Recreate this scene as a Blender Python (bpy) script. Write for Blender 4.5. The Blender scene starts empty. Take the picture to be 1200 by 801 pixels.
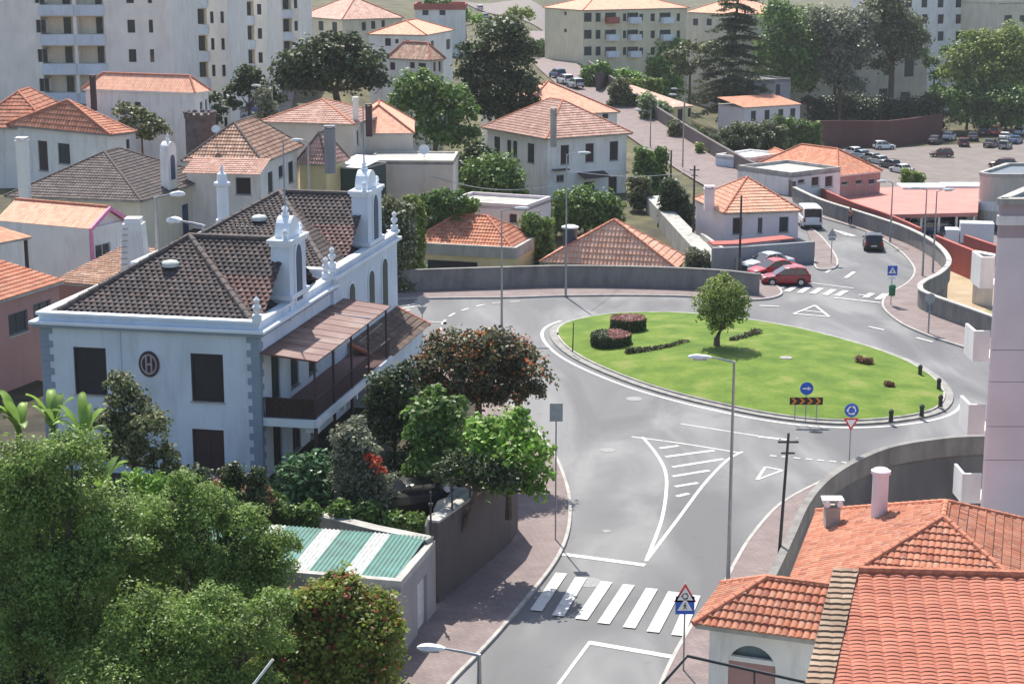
import bpy, bmesh, math, random
import numpy as np
from mathutils import Vector, Matrix
R = math.radians
scene = bpy.context.scene
COL = scene.collection
random.seed(7); rng = np.random.default_rng(7)

# ------------------------------------------------------------------ camera, world, sun, exposure
W, F, CX, CY, H = 1200.0, 2100.0, 600.0, 400.5, 27.6
PT = math.atan(480.0 / F); CP, SP = math.cos(PT), math.sin(PT)
cd = bpy.data.cameras.new('camera'); cam = bpy.data.objects.new('camera', cd); COL.objects.link(cam)
cd.sensor_width = 36.0; cd.lens = 36.0 * F / W; cd.clip_start = 0.5; cd.clip_end = 4000
cam.location = (0, 0, H); cam.rotation_euler = (math.pi / 2 - PT, 0, 0)
scene.camera = cam
SUN_EL, SUN_AZ = R(55), R(-14)           # azimuth from +Y towards +X: the sun stands beyond the town, a little to the left
world = bpy.data.worlds.new('World'); scene.world = world; world.use_nodes = True
wn = world.node_tree.nodes; wl = world.node_tree.links
sky = wn.new('ShaderNodeTexSky'); sky.sky_type = 'NISHITA'; sky.sun_disc = False
sky.sun_elevation = SUN_EL; sky.sun_rotation = SUN_AZ
sky.air_density = 1.0; sky.dust_density = 1.5
wl.new(sky.outputs[0], wn['Background'].inputs[0]); wn['Background'].inputs[1].default_value = 0.125
sd = bpy.data.lights.new('sun', 'SUN'); sun = bpy.data.objects.new('sun', sd); COL.objects.link(sun)
sd.energy = 4.6; sd.angle = R(0.55); sd.color = (1.0, 0.94, 0.84)
sdir = Vector((math.sin(SUN_AZ) * math.cos(SUN_EL), math.cos(SUN_AZ) * math.cos(SUN_EL), math.sin(SUN_EL)))
sun.rotation_euler = sdir.to_track_quat('Z', 'Y').to_euler()
scene.view_settings.view_transform = 'Standard'; scene.view_settings.look = 'None'
scene.view_settings.gamma = 1; scene.view_settings.use_curve_mapping = False
scene.view_settings.exposure = 0.70
scene.render.engine = 'CYCLES'
scene.cycles.max_bounces = 6; scene.cycles.diffuse_bounces = 3; scene.cycles.transparent_max_bounces = 4

# ------------------------------------------------------------------ surveying helpers (photo pixel -> place on a level)
def ray(px, py):
    a, b = (px - CX) / F, (CY - py) / F
    return Vector((a, CP + b * SP, -SP + b * CP))
def at(px, py, z=0.0):
    d = ray(px, py); t = (z - H) / d.z
    return Vector((d.x * t, d.y * t, z))
def atd(px, py, zc):                     # at camera depth zc
    d = ray(px, py); return Vector((d.x * zc, d.y * zc, H + d.z * zc))
def onplane(px, py, P, Q):               # on the vertical plane through P and Q -> (u, z)
    d = ray(px, py); e = Vector((Q[0] - P[0], Q[1] - P[1])); L = e.length; e /= L
    n = Vector((-e.y, e.x)); t = (n.x * P[0] + n.y * P[1]) / (n.x * d.x + n.y * d.y)
    x, y = d.x * t - P[0], d.y * t - P[1]
    return x * e.x + y * e.y, H + d.z * t
def sm(t): t = max(0.0, min(1.0, t)); return t * t * (3 - 2 * t)
WX = [(0, 6), (60, 7.5), (72, 10.2), (80, 11.6), (88, 14), (94, 23), (97, 42), (118, 44), (126, 35.2), (131, 31.5), (143, 34), (150, 36),
      (158, 35), (174, 31), (207, 28.5), (240, 24), (300, 16), (420, 4), (3000, 4)]
def wallx(y):
    for (a, b), (c, d) in zip(WX, WX[1:]):
        if a <= y <= c: return b + (d - b) * (y - a) / (c - a)
    return 6
def T(x, y, low=True):
    z = -0.35
    z += 4.6 * sm((y - 112) / 50) * sm((-x - 6) / 22)
    z += 5.0 * sm((y - 200) / 110) * (1 - sm((x - 20) / 45))
    z -= 3.2 * math.exp(-((x - 0) / 15) ** 2 - ((y - 158) / 14) ** 2)
    if not low: return z
    wx = wallx(y)
    if y < 200: z -= 4.6 * sm((x - wx + 1.6) / 0.8)
    else: z -= 4.6 * sm((x - wx + 1.6) / (0.8 + (y - 200) * .05))
    z -= 4.4 * sm((x - wx - 4) / 22) * sm((y - 165) / 60)
    return z
def onT(px, py, dz=0.0, low=True):
    d = ray(px, py); t = 40.0
    while t < 900:
        x, y, z = d.x * t, d.y * t, H + d.z * t
        if z <= T(x, y, low) + dz: break
        t += 0.5
    return Vector((x, y, T(x, y, low) + dz))

# ------------------------------------------------------------------ scene-graph helpers
def tag(o, label=None, cat=None, group=None, kind=None):
    if label: o['label'] = label
    if cat: o['category'] = cat
    if group: o['group'] = group
    if kind: o['kind'] = kind
    return o
def thing(name, label, cat, loc=(0, 0, 0), rz=0, group=None):
    o = bpy.data.objects.new(name, None); COL.objects.link(o); o.location = loc; o.rotation_euler = (0, 0, rz)
    o.empty_display_size = 0.3
    return tag(o, label, cat, group)
def dup(o, loc=None, rz=None, label=None, group=None, parent=None, mats=None):
    c = o.copy(); COL.objects.link(c)
    if parent is not None: c.parent = parent
    if loc is not None: c.location = loc
    if rz is not None: c.rotation_euler = (0, 0, rz)
    if label: c['label'] = label
    if group: c['group'] = group
    if mats and o.type == 'MESH' and o.name.split('.')[0] in mats:
        c.material_slots[0].link = 'OBJECT'; c.material_slots[0].material = mats[o.name.split('.')[0]]
    for ch in list(o.children): dup(ch, parent=c, mats=mats)
    return c
LOCAL = [False]
class MB:
    def __init__(s): s.v = []; s.f = []
    def add(s, vs, fs):
        o = len(s.v); s.v += [tuple(v) for v in vs]; s.f += [[i + o for i in f] for f in fs]; return s
    def box(s, x0, y0, z0, x1, y1, z1, M=None):
        vs = [Vector(p) for p in ((x0, y0, z0), (x1, y0, z0), (x1, y1, z0), (x0, y1, z0), (x0, y0, z1), (x1, y0, z1), (x1, y1, z1), (x0, y1, z1))]
        if M is not None: vs = [M @ v for v in vs]
        return s.add(vs, [(0, 3, 2, 1), (4, 5, 6, 7), (0, 1, 5, 4), (1, 2, 6, 5), (2, 3, 7, 6), (3, 0, 4, 7)])
    def tube(s, pts, r, n=8, cap=True):
        pts = [Vector(p) for p in pts]; rs = r if isinstance(r, (list, tuple)) else [r] * len(pts)
        o = len(s.v); up = Vector((0, 0, 1))
        for i, p in enumerate(pts):
            d = (pts[min(i + 1, len(pts) - 1)] - pts[max(i - 1, 0)]).normalized()
            a = d.cross(up if abs(d.z) < .95 else Vector((1, 0, 0))).normalized(); b = d.cross(a)
            for k in range(n):
                t = 2 * math.pi * k / n
                s.v.append(tuple(p + (a * math.cos(t) + b * math.sin(t)) * rs[i]))
        for i in range(len(pts) - 1):
            for k in range(n):
                k2 = (k + 1) % n
                s.f.append([o + i * n + k, o + i * n + k2, o + (i + 1) * n + k2, o + (i + 1) * n + k])
        if cap:
            s.f.append([o + k for k in range(n)][::-1]); s.f.append([o + (len(pts) - 1) * n + k for k in range(n)])
        return s
    def lathe(s, prof, c=(0, 0, 0), n=12, M=None):
        o = len(s.v); c = Vector(c)
        for r, z in prof:
            for k in range(n):
                t = 2 * math.pi * k / n; v = Vector((r * math.cos(t), r * math.sin(t), z))
                s.v.append(tuple((M @ v if M is not None else v) + c))
        m = len(prof)
        for i in range(m - 1):
            for k in range(n):
                k2 = (k + 1) % n; s.f.append([o + i * n + k, o + i * n + k2, o + (i + 1) * n + k2, o + (i + 1) * n + k])
        s.f.append([o + k for k in range(n)][::-1]); s.f.append([o + (m - 1) * n + k for k in range(n)])
        return s
    def prism(s, poly, z0, z1):
        n = len(poly); vs = [(p[0], p[1], z0) for p in poly] + [(p[0], p[1], z1) for p in poly]
        fs = [list(range(n))[::-1], [i + n for i in range(n)]] + [(i, (i + 1) % n, (i + 1) % n + n, i + n) for i in range(n)]
        return s.add(vs, fs)
    def slab(s, poly, th, M):            # 2D outline in the local XZ plane (y thickness), placed by M
        n = len(poly); vs = [M @ Vector((p[0], -th / 2, p[1])) for p in poly] + [M @ Vector((p[0], th / 2, p[1])) for p in poly]
        fs = [list(range(n)), [i + n for i in range(n)][::-1]] + [((i + 1) % n, i, i + n, (i + 1) % n + n) for i in range(n)]
        return s.add(vs, fs)
    def build(s, name, mat, parent=None, smooth=False, bevel=0, attr=None):
        me = bpy.data.meshes.new(name)
        off = parent_world(parent) if parent and not LOCAL[0] else Vector((0, 0, 0))
        v = [(a - off.x, b - off.y, c - off.z) for a, b, c in s.v]
        me.from_pydata(v, [], s.f); me.validate(); me.materials.append(mat)
        bm = bmesh.new(); bm.from_mesh(me); bmesh.ops.recalc_face_normals(bm, faces=bm.faces)
        bm.to_mesh(me); bm.free()
        if smooth: me.polygons.foreach_set('use_smooth', [True] * len(me.polygons))
        o = bpy.data.objects.new(name, me); COL.objects.link(o)
        if parent: o.parent = parent
        if bevel:
            b = o.modifiers.new('b', 'BEVEL'); b.width = bevel; b.segments = 2; b.limit_method = 'ANGLE'
        return o
def parent_world(p):
    v = Vector((0, 0, 0))
    while p: v += p.location; p = p.parent
    return v
def catmull(pts, k=6, closed=False):
    out = []; n = len(pts); P = [Vector(p) for p in pts]
    rngi = range(n) if closed else range(n - 1)
    for i in rngi:
        a = P[(i - 1) % n] if closed or i > 0 else P[i]; b = P[i]; c = P[(i + 1) % n]
        d = P[(i + 2) % n] if closed or i + 2 < n else c
        for j in range(k):
            t = j / k
            out.append(0.5 * ((2 * b) + (c - a) * t + (2 * a - 5 * b + 4 * c - d) * t * t + (3 * b - a - 3 * c + d) * t ** 3))
    if not closed: out.append(P[-1])
    return out

# ------------------------------------------------------------------ materials
MATS = {}
def newmat(name):
    m = bpy.data.materials.new(name); m.use_nodes = True; n = m.node_tree.nodes; l = m.node_tree.links
    return m, n, l, n['Principled BSDF']
def c4(c): return (c[0], c[1], c[2], 1)
def ramp(n, stops):
    r = n.new('ShaderNodeValToRGB'); e = r.color_ramp.elements
    while len(e) < len(stops): e.new(0.5)
    for i, (p, c) in enumerate(stops): e[i].position = p; e[i].color = c4(c)
    return r
def plain(name, c, rough=.6, metal=0, spec=.5, noise=0.12, scale=3, bump=0, coat=0):
    if name in MATS: return MATS[name]
    m, n, l, b = newmat(name)
    tc = n.new('ShaderNodeTexCoord'); nz = n.new('ShaderNodeTexNoise'); nz.inputs['Scale'].default_value = scale; nz.inputs['Detail'].default_value = 6
    l.new(tc.outputs['Object'], nz.inputs['Vector'])
    r = ramp(n, [(0.3, [x * (1 - noise) for x in c]), (0.7, [min(1, x * (1 + noise)) for x in c])])
    l.new(nz.outputs['Fac'], r.inputs[0]); l.new(r.outputs[0], b.inputs['Base Color'])
    b.inputs['Roughness'].default_value = rough; b.inputs['Metallic'].default_value = metal
    b.inputs['Specular IOR Level'].default_value = spec; b.inputs['Coat Weight'].default_value = coat
    if bump:
        bp = n.new('ShaderNodeBump'); bp.inputs['Strength'].default_value = bump; bp.inputs['Distance'].default_value = .03
        l.new(nz.outputs['Fac'], bp.inputs['Height']); l.new(bp.outputs[0], b.inputs['Normal'])
    MATS[name] = m; return m
def plaster(name, c, stain=(.45, .4, .36), amt=.35):
    m, n, l, b = newmat(name)
    tc = n.new('ShaderNodeTexCoord'); mp = n.new('ShaderNodeMapping'); mp.inputs['Scale'].default_value = (1.2, 1.2, .22)
    nz = n.new('ShaderNodeTexNoise'); nz.inputs['Scale'].default_value = 1.3; nz.inputs['Detail'].default_value = 9; nz.inputs['Roughness'].default_value = .65
    l.new(tc.outputs['Object'], mp.inputs[0]); l.new(mp.outputs[0], nz.inputs['Vector'])
    r = ramp(n, [(0.50, (0, 0, 0)), (0.78, (1, 1, 1))]); l.new(nz.outputs['Fac'], r.inputs[0])
    n2 = n.new('ShaderNodeTexNoise'); n2.inputs['Scale'].default_value = .5; n2.inputs['Detail'].default_value = 8
    l.new(tc.outputs['Object'], n2.inputs['Vector'])
    r2 = ramp(n, [(0.3, [x * .9 for x in c]), (0.7, [min(1, x * 1.05) for x in c])]); l.new(n2.outputs['Fac'], r2.inputs[0])
    mx = n.new('ShaderNodeMixRGB'); mx.inputs[2].default_value = c4([a * s for a, s in zip(c, stain)]);
    mu = n.new('ShaderNodeMath'); mu.operation = 'MULTIPLY'; mu.inputs[1].default_value = amt
    l.new(r.outputs[0], mu.inputs[0]); l.new(mu.outputs[0], mx.inputs[0]); l.new(r2.outputs[0], mx.inputs[1])
    l.new(mx.outputs[0], b.inputs['Base Color']); b.inputs['Roughness'].default_value = .9; b.inputs['Specular IOR Level'].default_value = .2
    n3 = n.new('ShaderNodeTexNoise'); n3.inputs['Scale'].default_value = 12; n3.inputs['Detail'].default_value = 4; l.new(tc.outputs['Object'], n3.inputs['Vector'])
    bp = n.new('ShaderNodeBump'); bp.inputs['Strength'].default_value = .25; bp.inputs['Distance'].default_value = .02
    l.new(n3.outputs['Fac'], bp.inputs['Height']); l.new(bp.outputs[0], b.inputs['Normal'])
    return m
def tilemat(name, cols, dirt, dirtamt=.5, bump=True, dscale=.6, lich=None):
    """cols: colours drawn per tile by UV cell; dirt: weathering colour in big noisy patches"""
    m, n, l, b = newmat(name)
    uv = n.new('ShaderNodeUVMap'); uv.uv_map = 'UVMap'
    fl = n.new('ShaderNodeVectorMath'); fl.operation = 'FLOOR'; l.new(uv.outputs[0], fl.inputs[0])
    wh = n.new('ShaderNodeTexWhiteNoise'); wh.noise_dimensions = '3D'; l.new(fl.outputs[0], wh.inputs['Vector'])
    k = len(cols); r = ramp(n, [(i / max(1, k - 1), c) for i, c in enumerate(cols)]); l.new(wh.outputs['Value'], r.inputs[0])
    tc = n.new('ShaderNodeTexCoord'); nz = n.new('ShaderNodeTexNoise'); nz.inputs['Scale'].default_value = dscale; nz.inputs['Detail'].default_value = 10; nz.inputs['Roughness'].default_value = .7
    l.new(tc.outputs['Object'], nz.inputs['Vector'])
    r2 = ramp(n, [(0.42, (0, 0, 0)), (0.68, (1, 1, 1))]); l.new(nz.outputs['Fac'], r2.inputs[0])
    mu = n.new('ShaderNodeMath'); mu.operation = 'MULTIPLY'; mu.inputs[1].default_value = dirtamt; l.new(r2.outputs[0], mu.inputs[0])
    mx = n.new('ShaderNodeMixRGB'); mx.inputs[2].default_value = c4(dirt); l.new(mu.outputs[0], mx.inputs[0]); l.new(r.outputs[0], mx.inputs[1])
    out = mx
    if lich:
        n3 = n.new('ShaderNodeTexNoise'); n3.inputs['Scale'].default_value = 5; n3.inputs['Detail'].default_value = 6; l.new(tc.outputs['Object'], n3.inputs['Vector'])
        r3 = ramp(n, [(0.56, (0, 0, 0)), (0.66, (.8, .8, .8))]); l.new(n3.outputs['Fac'], r3.inputs[0])
        m3 = n.new('ShaderNodeMixRGB'); m3.inputs[2].default_value = c4(lich); l.new(r3.outputs[0], m3.inputs[0]); l.new(mx.outputs[0], m3.inputs[1]); out = m3
    l.new(out.outputs[0], b.inputs['Base Color']); b.inputs['Roughness'].default_value = .85; b.inputs['Specular IOR Level'].default_value = .25
    if bump:
        sx = n.new('ShaderNodeSeparateXYZ'); l.new(uv.outputs[0], sx.inputs[0])
        pp = n.new('ShaderNodeMath'); pp.operation = 'PINGPONG'; pp.inputs[1].default_value = .5; l.new(sx.outputs[0], pp.inputs[0])
        fr = n.new('ShaderNodeMath'); fr.operation = 'FRACT'; l.new(sx.outputs[1], fr.inputs[0])
        ad = n.new('ShaderNodeMath'); ad.operation = 'SUBTRACT'; l.new(pp.outputs[0], ad.inputs[0]); l.new(fr.outputs[0], ad.inputs[1])
        bp = n.new('ShaderNodeBump'); bp.inputs['Strength'].default_value = .9; bp.inputs['Distance'].default_value = .09
        l.new(ad.outputs[0], bp.inputs['Height']); l.new(bp.outputs[0], b.inputs['Normal'])
    return m
def leafmat(name, cols, trans=.36, gloss=.5):
    m, n, l, b = newmat(name)
    g = n.new('ShaderNodeNewGeometry'); r = ramp(n, [(i / (len(cols) - 1), c) for i, c in enumerate(cols)])
    l.new(g.outputs['Random Per Island'], r.inputs[0])
    tc = n.new('ShaderNodeTexCoord'); nz = n.new('ShaderNodeTexNoise'); nz.inputs['Scale'].default_value = .9; nz.inputs['Detail'].default_value = 3
    l.new(tc.outputs['Object'], nz.inputs['Vector'])
    hs = n.new('ShaderNodeHueSaturation'); l.new(r.outputs[0], hs.inputs['Color'])
    mr = n.new('ShaderNodeMapRange'); mr.inputs[1].default_value = .3; mr.inputs[2].default_value = .7; mr.inputs[3].default_value = .65; mr.inputs[4].default_value = 1.35
    l.new(nz.outputs['Fac'], mr.inputs[0]); l.new(mr.outputs[0], hs.inputs['Value'])
    l.new(hs.outputs[0], b.inputs['Base Color']); b.inputs['Roughness'].default_value = gloss; b.inputs['Specular IOR Level'].default_value = .35
    tr = n.new('ShaderNodeBsdfTranslucent'); l.new(hs.outputs[0], tr.inputs[0])
    ms = n.new('ShaderNodeMixShader'); ms.inputs[0].default_value = trans
    l.new(b.outputs[0], ms.inputs[1]); l.new(tr.outputs[0], ms.inputs[2]); l.new(ms.outputs[0], n['Material Output'].inputs[0])
    return m
def groundmat(name, c1, c2, scale=.4, c3=None, fine=8, bump=.3):
    m, n, l, b = newmat(name)
    tc = n.new('ShaderNodeTexCoord'); nz = n.new('ShaderNodeTexNoise'); nz.inputs['Scale'].default_value = scale; nz.inputs['Detail'].default_value = 10; nz.inputs['Roughness'].default_value = .6
    l.new(tc.outputs['Object'], nz.inputs['Vector'])
    st = [(0.38, c1), (0.56, c2)] + ([(0.72, c3)] if c3 else [])
    r = ramp(n, st); l.new(nz.outputs['Fac'], r.inputs[0])
    n2 = n.new('ShaderNodeTexNoise'); n2.inputs['Scale'].default_value = fine; n2.inputs['Detail'].default_value = 5; l.new(tc.outputs['Object'], n2.inputs['Vector'])
    r2 = ramp(n, [(0.3, (.82, .82, .82)), (0.7, (1.12, 1.12, 1.12))]); l.new(n2.outputs['Fac'], r2.inputs[0])
    mx = n.new('ShaderNodeMixRGB'); mx.blend_type = 'MULTIPLY'; mx.inputs[0].default_value = 1; l.new(r.outputs[0], mx.inputs[1]); l.new(r2.outputs[0], mx.inputs[2])
    l.new(mx.outputs[0], b.inputs['Base Color']); b.inputs['Roughness'].default_value = .92; b.inputs['Specular IOR Level'].default_value = .25
    if bump:
        bp = n.new('ShaderNodeBump'); bp.inputs['Strength'].default_value = bump; bp.inputs['Distance'].default_value = .03
        l.new(n2.outputs['Fac'], bp.inputs['Height']); l.new(bp.outputs[0], b.inputs['Normal'])
    return m
def pavemat(name, c, joint, sx=.4, sy=.2):
    m, n, l, b = newmat(name)
    tc = n.new('ShaderNodeTexCoord'); mp = n.new('ShaderNodeMapping'); mp.inputs['Rotation'].default_value = (0, 0, .6)
    br = n.new('ShaderNodeTexBrick'); br.inputs['Scale'].default_value = 1; br.inputs['Brick Width'].default_value = sx; br.inputs['Row Height'].default_value = sy; br.inputs['Mortar Size'].default_value = .012
    br.inputs['Color1'].default_value = c4(c); br.inputs['Color2'].default_value = c4([x * .85 for x in c]); br.inputs['Mortar'].default_value = c4(joint)
    l.new(tc.outputs['Object'], mp.inputs[0]); l.new(mp.outputs[0], br.inputs['Vector'])
    nz = n.new('ShaderNodeTexNoise'); nz.inputs['Scale'].default_value = .8; nz.inputs['Detail'].default_value = 8; l.new(tc.outputs['Object'], nz.inputs['Vector'])
    r = ramp(n, [(0.3, (.78, .78, .78)), (0.7, (1.1, 1.1, 1.1))]); l.new(nz.outputs['Fac'], r.inputs[0])
    mx = n.new('ShaderNodeMixRGB'); mx.blend_type = 'MULTIPLY'; mx.inputs[0].default_value = 1; l.new(br.outputs[0], mx.inputs[1]); l.new(r.outputs[0], mx.inputs[2])
    l.new(mx.outputs[0], b.inputs['Base Color']); b.inputs['Roughness'].default_value = .9
    return m
def concmat(name, c, panel=2.6):
    m, n, l, b = newmat(name)
    tc = n.new('ShaderNodeTexCoord'); nz = n.new('ShaderNodeTexNoise'); nz.inputs['Scale'].default_value = 1.1; nz.inputs['Detail'].default_value = 10; nz.inputs['Roughness'].default_value = .65
    mp = n.new('ShaderNodeMapping'); mp.inputs['Scale'].default_value = (1, 1, .35); l.new(tc.outputs['Object'], mp.inputs[0]); l.new(mp.outputs[0], nz.inputs['Vector'])
    r = ramp(n, [(0.3, [x * .62 for x in c]), (0.55, c), (0.75, [x * 1.2 for x in c])]); l.new(nz.outputs['Fac'], r.inputs[0])
    l.new(r.outputs[0], b.inputs['Base Color']); b.inputs['Roughness'].default_value = .92
    bp = n.new('ShaderNodeBump'); bp.inputs['Strength'].default_value = .3; bp.inputs['Distance'].default_value = .03
    n2 = n.new('ShaderNodeTexNoise'); n2.inputs['Scale'].default_value = 9; n2.inputs['Detail'].default_value = 6; l.new(tc.outputs['Object'], n2.inputs['Vector'])
    l.new(n2.outputs['Fac'], bp.inputs['Height']); l.new(bp.outputs[0], b.inputs['Normal'])
    return m
def roadmat():
    m, n, l, b = newmat('asphalt')
    tc = n.new('ShaderNodeTexCoord')
    n1 = n.new('ShaderNodeTexNoise'); n1.inputs['Scale'].default_value = .11; n1.inputs['Detail'].default_value = 6; n1.inputs['Distortion'].default_value = 1.2
    mp = n.new('ShaderNodeMapping'); mp.inputs['Rotation'].default_value = (0, 0, .35); mp.inputs['Scale'].default_value = (1.9, .6, 1)
    l.new(tc.outputs['Object'], mp.inputs[0]); l.new(mp.outputs[0], n1.inputs['Vector'])
    r1 = ramp(n, [(0.36, (.086, .088, .095)), (0.50, (.120, .122, .129)), (0.64, (.182, .184, .188))]); l.new(n1.outputs['Fac'], r1.inputs[0])
    n2 = n.new('ShaderNodeTexNoise'); n2.inputs['Scale'].default_value = 30; n2.inputs['Detail'].default_value = 4; l.new(tc.outputs['Object'], n2.inputs['Vector'])
    r2 = ramp(n, [(0.3, (.85, .85, .85)), (0.7, (1.13, 1.13, 1.13))]); l.new(n2.outputs['Fac'], r2.inputs[0])
    mx = n.new('ShaderNodeMixRGB'); mx.blend_type = 'MULTIPLY'; mx.inputs[0].default_value = 1; l.new(r1.outputs[0], mx.inputs[1]); l.new(r2.outputs[0], mx.inputs[2])
    # oil drips and patches with a shape of their own
    n3 = n.new('ShaderNodeTexNoise'); n3.inputs['Scale'].default_value = .9; n3.inputs['Detail'].default_value = 7; l.new(tc.outputs['Object'], n3.inputs['Vector'])
    r3 = ramp(n, [(0.62, (1, 1, 1)), (0.75, (.78, .78, .78))]); l.new(n3.outputs['Fac'], r3.inputs[0])
    m2 = n.new('ShaderNodeMixRGB'); m2.blend_type = 'MULTIPLY'; m2.inputs[0].default_value = 1; l.new(mx.outputs[0], m2.inputs[1]); l.new(r3.outputs[0], m2.inputs[2])
    l.new(m2.outputs[0], b.inputs['Base Color']); b.inputs['Roughness'].default_value = .75
    bp = n.new('ShaderNodeBump'); bp.inputs['Strength'].default_value = .2; bp.inputs['Distance'].default_value = .01
    l.new(n2.outputs['Fac'], bp.inputs['Height']); l.new(bp.outputs[0], b.inputs['Normal'])
    return m
asphalt = roadmat()
def wornpaint():
    m, n, l, b = newmat('road_paint'); tc = n.new('ShaderNodeTexCoord'); nz = n.new('ShaderNodeTexNoise'); nz.inputs['Scale'].default_value = 2.2; nz.inputs['Detail'].default_value = 12; nz.inputs['Roughness'].default_value = .8
    l.new(tc.outputs['Object'], nz.inputs['Vector']); r = ramp(n, [(.34, (.24, .24, .24)), (.46, (.52, .52, .50)), (.7, (.64, .64, .62))]); l.new(nz.outputs['Fac'], r.inputs[0]); l.new(r.outputs[0], b.inputs['Base Color']); b.inputs['Roughness'].default_value = .8
    return m
M_paint = wornpaint()
M_oldpaint = plain('worn_road_paint', (.45, .45, .44), .8, noise=.25, scale=3)
M_pave = pavemat('pavement', (.235, .185, .18), (.14, .115, .11))
M_kerb = plain('kerb_stone', (.36, .35, .33), .85, noise=.2, scale=2)
M_conc = concmat('weathered_concrete', (.22, .215, .205))
M_conclight = concmat('pale_concrete', (.42, .41, .38))
M_white = plaster('white_plaster', (.79, .775, .75), amt=.5)
M_mans = plaster('bluish_white_plaster', (.62, .69, .78), amt=.4)
M_quoin = plaster('grey_blue_quoin', (.27, .33, .41), amt=.2)
M_trim = plaster('white_trim', (.74, .79, .84), amt=.12)
M_cream = plaster('cream_plaster', (.68, .62, .50))
M_beige = plaster('beige_plaster', (.58, .54, .48))
M_yel = plaster('yellow_plaster', (.72, .60, .34))
M_pink = plaster('pinkish_white_plaster', (.74, .66, .68), amt=.15)
M_salmon = plaster('salmon_plaster', (.40, .24, .22))
M_red = plaster('brick_red_plaster', (.42, .13, .11), amt=.2)
M_lilac = plaster('lilac_plaster', (.74, .67, .69), stain=(.8, .8, .8), amt=.12)
M_mauve = plaster('mauve_plaster', (.44, .36, .38), stain=(.8, .8, .8), amt=.12)
M_greywall = plaster('grey_plaster', (.30, .30, .32))
M_shade = plain('dark_interior', (.035, .033, .035), .9)
M_glass = plain('window_glass', (.03, .04, .05), .12, spec=.7, noise=.3, scale=.7)
M_shut = plain('dark_green_shutter', (.030, .045, .050), .55)
M_shutblue = plain('dark_blue_shutter', (.03, .065, .14), .5)
M_brown = plain('dark_brown_wood', (.055, .032, .035), .6)
M_frame = plain('window_frame_white', (.6, .6, .6), .6)
M_framegrey = plain('window_frame_grey', (.16, .18, .21), .6)
M_iron = plain('dark_iron', (.05, .05, .055), .5, metal=.4)
M_steel = plain('galvanised_steel', (.36, .37, .38), .45, metal=.6)
M_lampw = plain('lamp_white', (.75, .76, .77), .4)
M_bark = plain('bark', (.10, .075, .055), .95, noise=.4, scale=6, bump=.6)
M_orange = tilemat('orange_tile', [(.47, .165, .095), (.55, .22, .13), (.60, .29, .185), (.40, .135, .08)], (.28, .16, .12), .55)
M_orangeG = tilemat('orange_tile_near', [(.39, .135, .08), (.48, .185, .11), (.54, .25, .16), (.30, .10, .065)], (.25, .12, .085), .55, bump=False, lich=(.42, .27, .2))
M_orangeP = tilemat('pale_orange_tile', [(.66, .33, .22), (.72, .41, .29), (.60, .27, .18)], (.46, .29, .22), .4)
M_pinkT = tilemat('faded_pink_tile', [(.50, .31, .25), (.60, .38, .31), (.44, .25, .2), (.66, .47, .39)], (.26, .18, .15), .65, dscale=1.2)
M_brownT = tilemat('old_brown_tile', [(.46, .28, .20), (.36, .22, .16), (.58, .37, .27), (.28, .17, .13), (.64, .47, .37)], (.18, .12, .09), .5, dscale=1.5)
M_darkT = tilemat('dark_weathered_tile', [(.055, .047, .047), (.085, .072, .072), (.12, .10, .098), (.065, .054, .054), (.15, .11, .10)], (.04, .037, .04), .5, bump=False, dscale=.8)
M_darkRedT = tilemat('dark_red_weathered_tile', [(.15, .085, .075), (.22, .135, .12), (.11, .065, .06), (.28, .19, .165)], (.07, .05, .05), .5, bump=False, dscale=.8)
M_greyT = tilemat('grey_tile', [(.12, .10, .098), (.16, .135, .13), (.20, .165, .155), (.10, .085, .08)], (.07, .06, .06), .5, dscale=.8)
M_bigT = tilemat('large_salmon_tile', [(.47, .17, .11), (.53, .21, .14), (.42, .145, .095)], (.32, .12, .085), .5, bump=False)
M_cap = plain('ridge_cap_orange', (.52, .19, .11), .8, noise=.3, scale=5)
M_capdark = plain('ridge_cap_dark', (.11, .09, .085), .85, noise=.35, scale=5)
M_grass = groundmat('lawn', (.075, .14, .014), (.125, .195, .024), .5, (.22, .23, .07), fine=11, bump=.6)
M_sand = groundmat('dry_earth', (.34, .26, .17), (.42, .33, .22), .3, (.16, .2, .06))
M_earth = groundmat('earth', (.055, .050, .036), (.11, .105, .05), .25, (.17, .14, .10), fine=3)
M_gardenearth = groundmat('garden_soil', (.03, .028, .02), (.06, .055, .035), .5)
# ------------------------------------------------------------------ terrain
def polyface(name, poly, z, mat, depth=None, kind='structure', label=None):
    b = MB(); n = len(poly)
    if depth is None: b.add([(p[0], p[1], z) for p in poly], [list(range(n))])
    else: b.prism(poly, z - depth, z)
    o = b.build(name, mat); me = o.data
    if depth is None and me.polygons[0].normal.z < 0: me.flip_normals()
    tag(o, kind=kind)
    if label: o['label'] = label
    return o
def terrain():
    xs = sorted(set([-2500, -1200, -600, -300, -200, -150, -120] + list(np.arange(-100, 122, 1.6)) + [150, 200, 300, 600, 1200, 2500]))
    ys = sorted(set([-400, -100, 0] + list(np.arange(30, 340, 1.6)) + [360, 400, 450, 520, 620, 800, 1200, 2000, 3500]))
    nx, ny = len(xs), len(ys)
    v = [(x, y, T(x, y)) for y in ys for x in xs]
    f = [(j * nx + i, j * nx + i + 1, (j + 1) * nx + i + 1, (j + 1) * nx + i) for j in range(ny - 1) for i in range(nx - 1)]
    b = MB(); b.v = v; b.f = f
    return tag(b.build('ground', M_earth, smooth=True), kind='structure')
terrain()
def P(l, z=0.0): return [at(x, y, z) for x, y in l]
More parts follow.
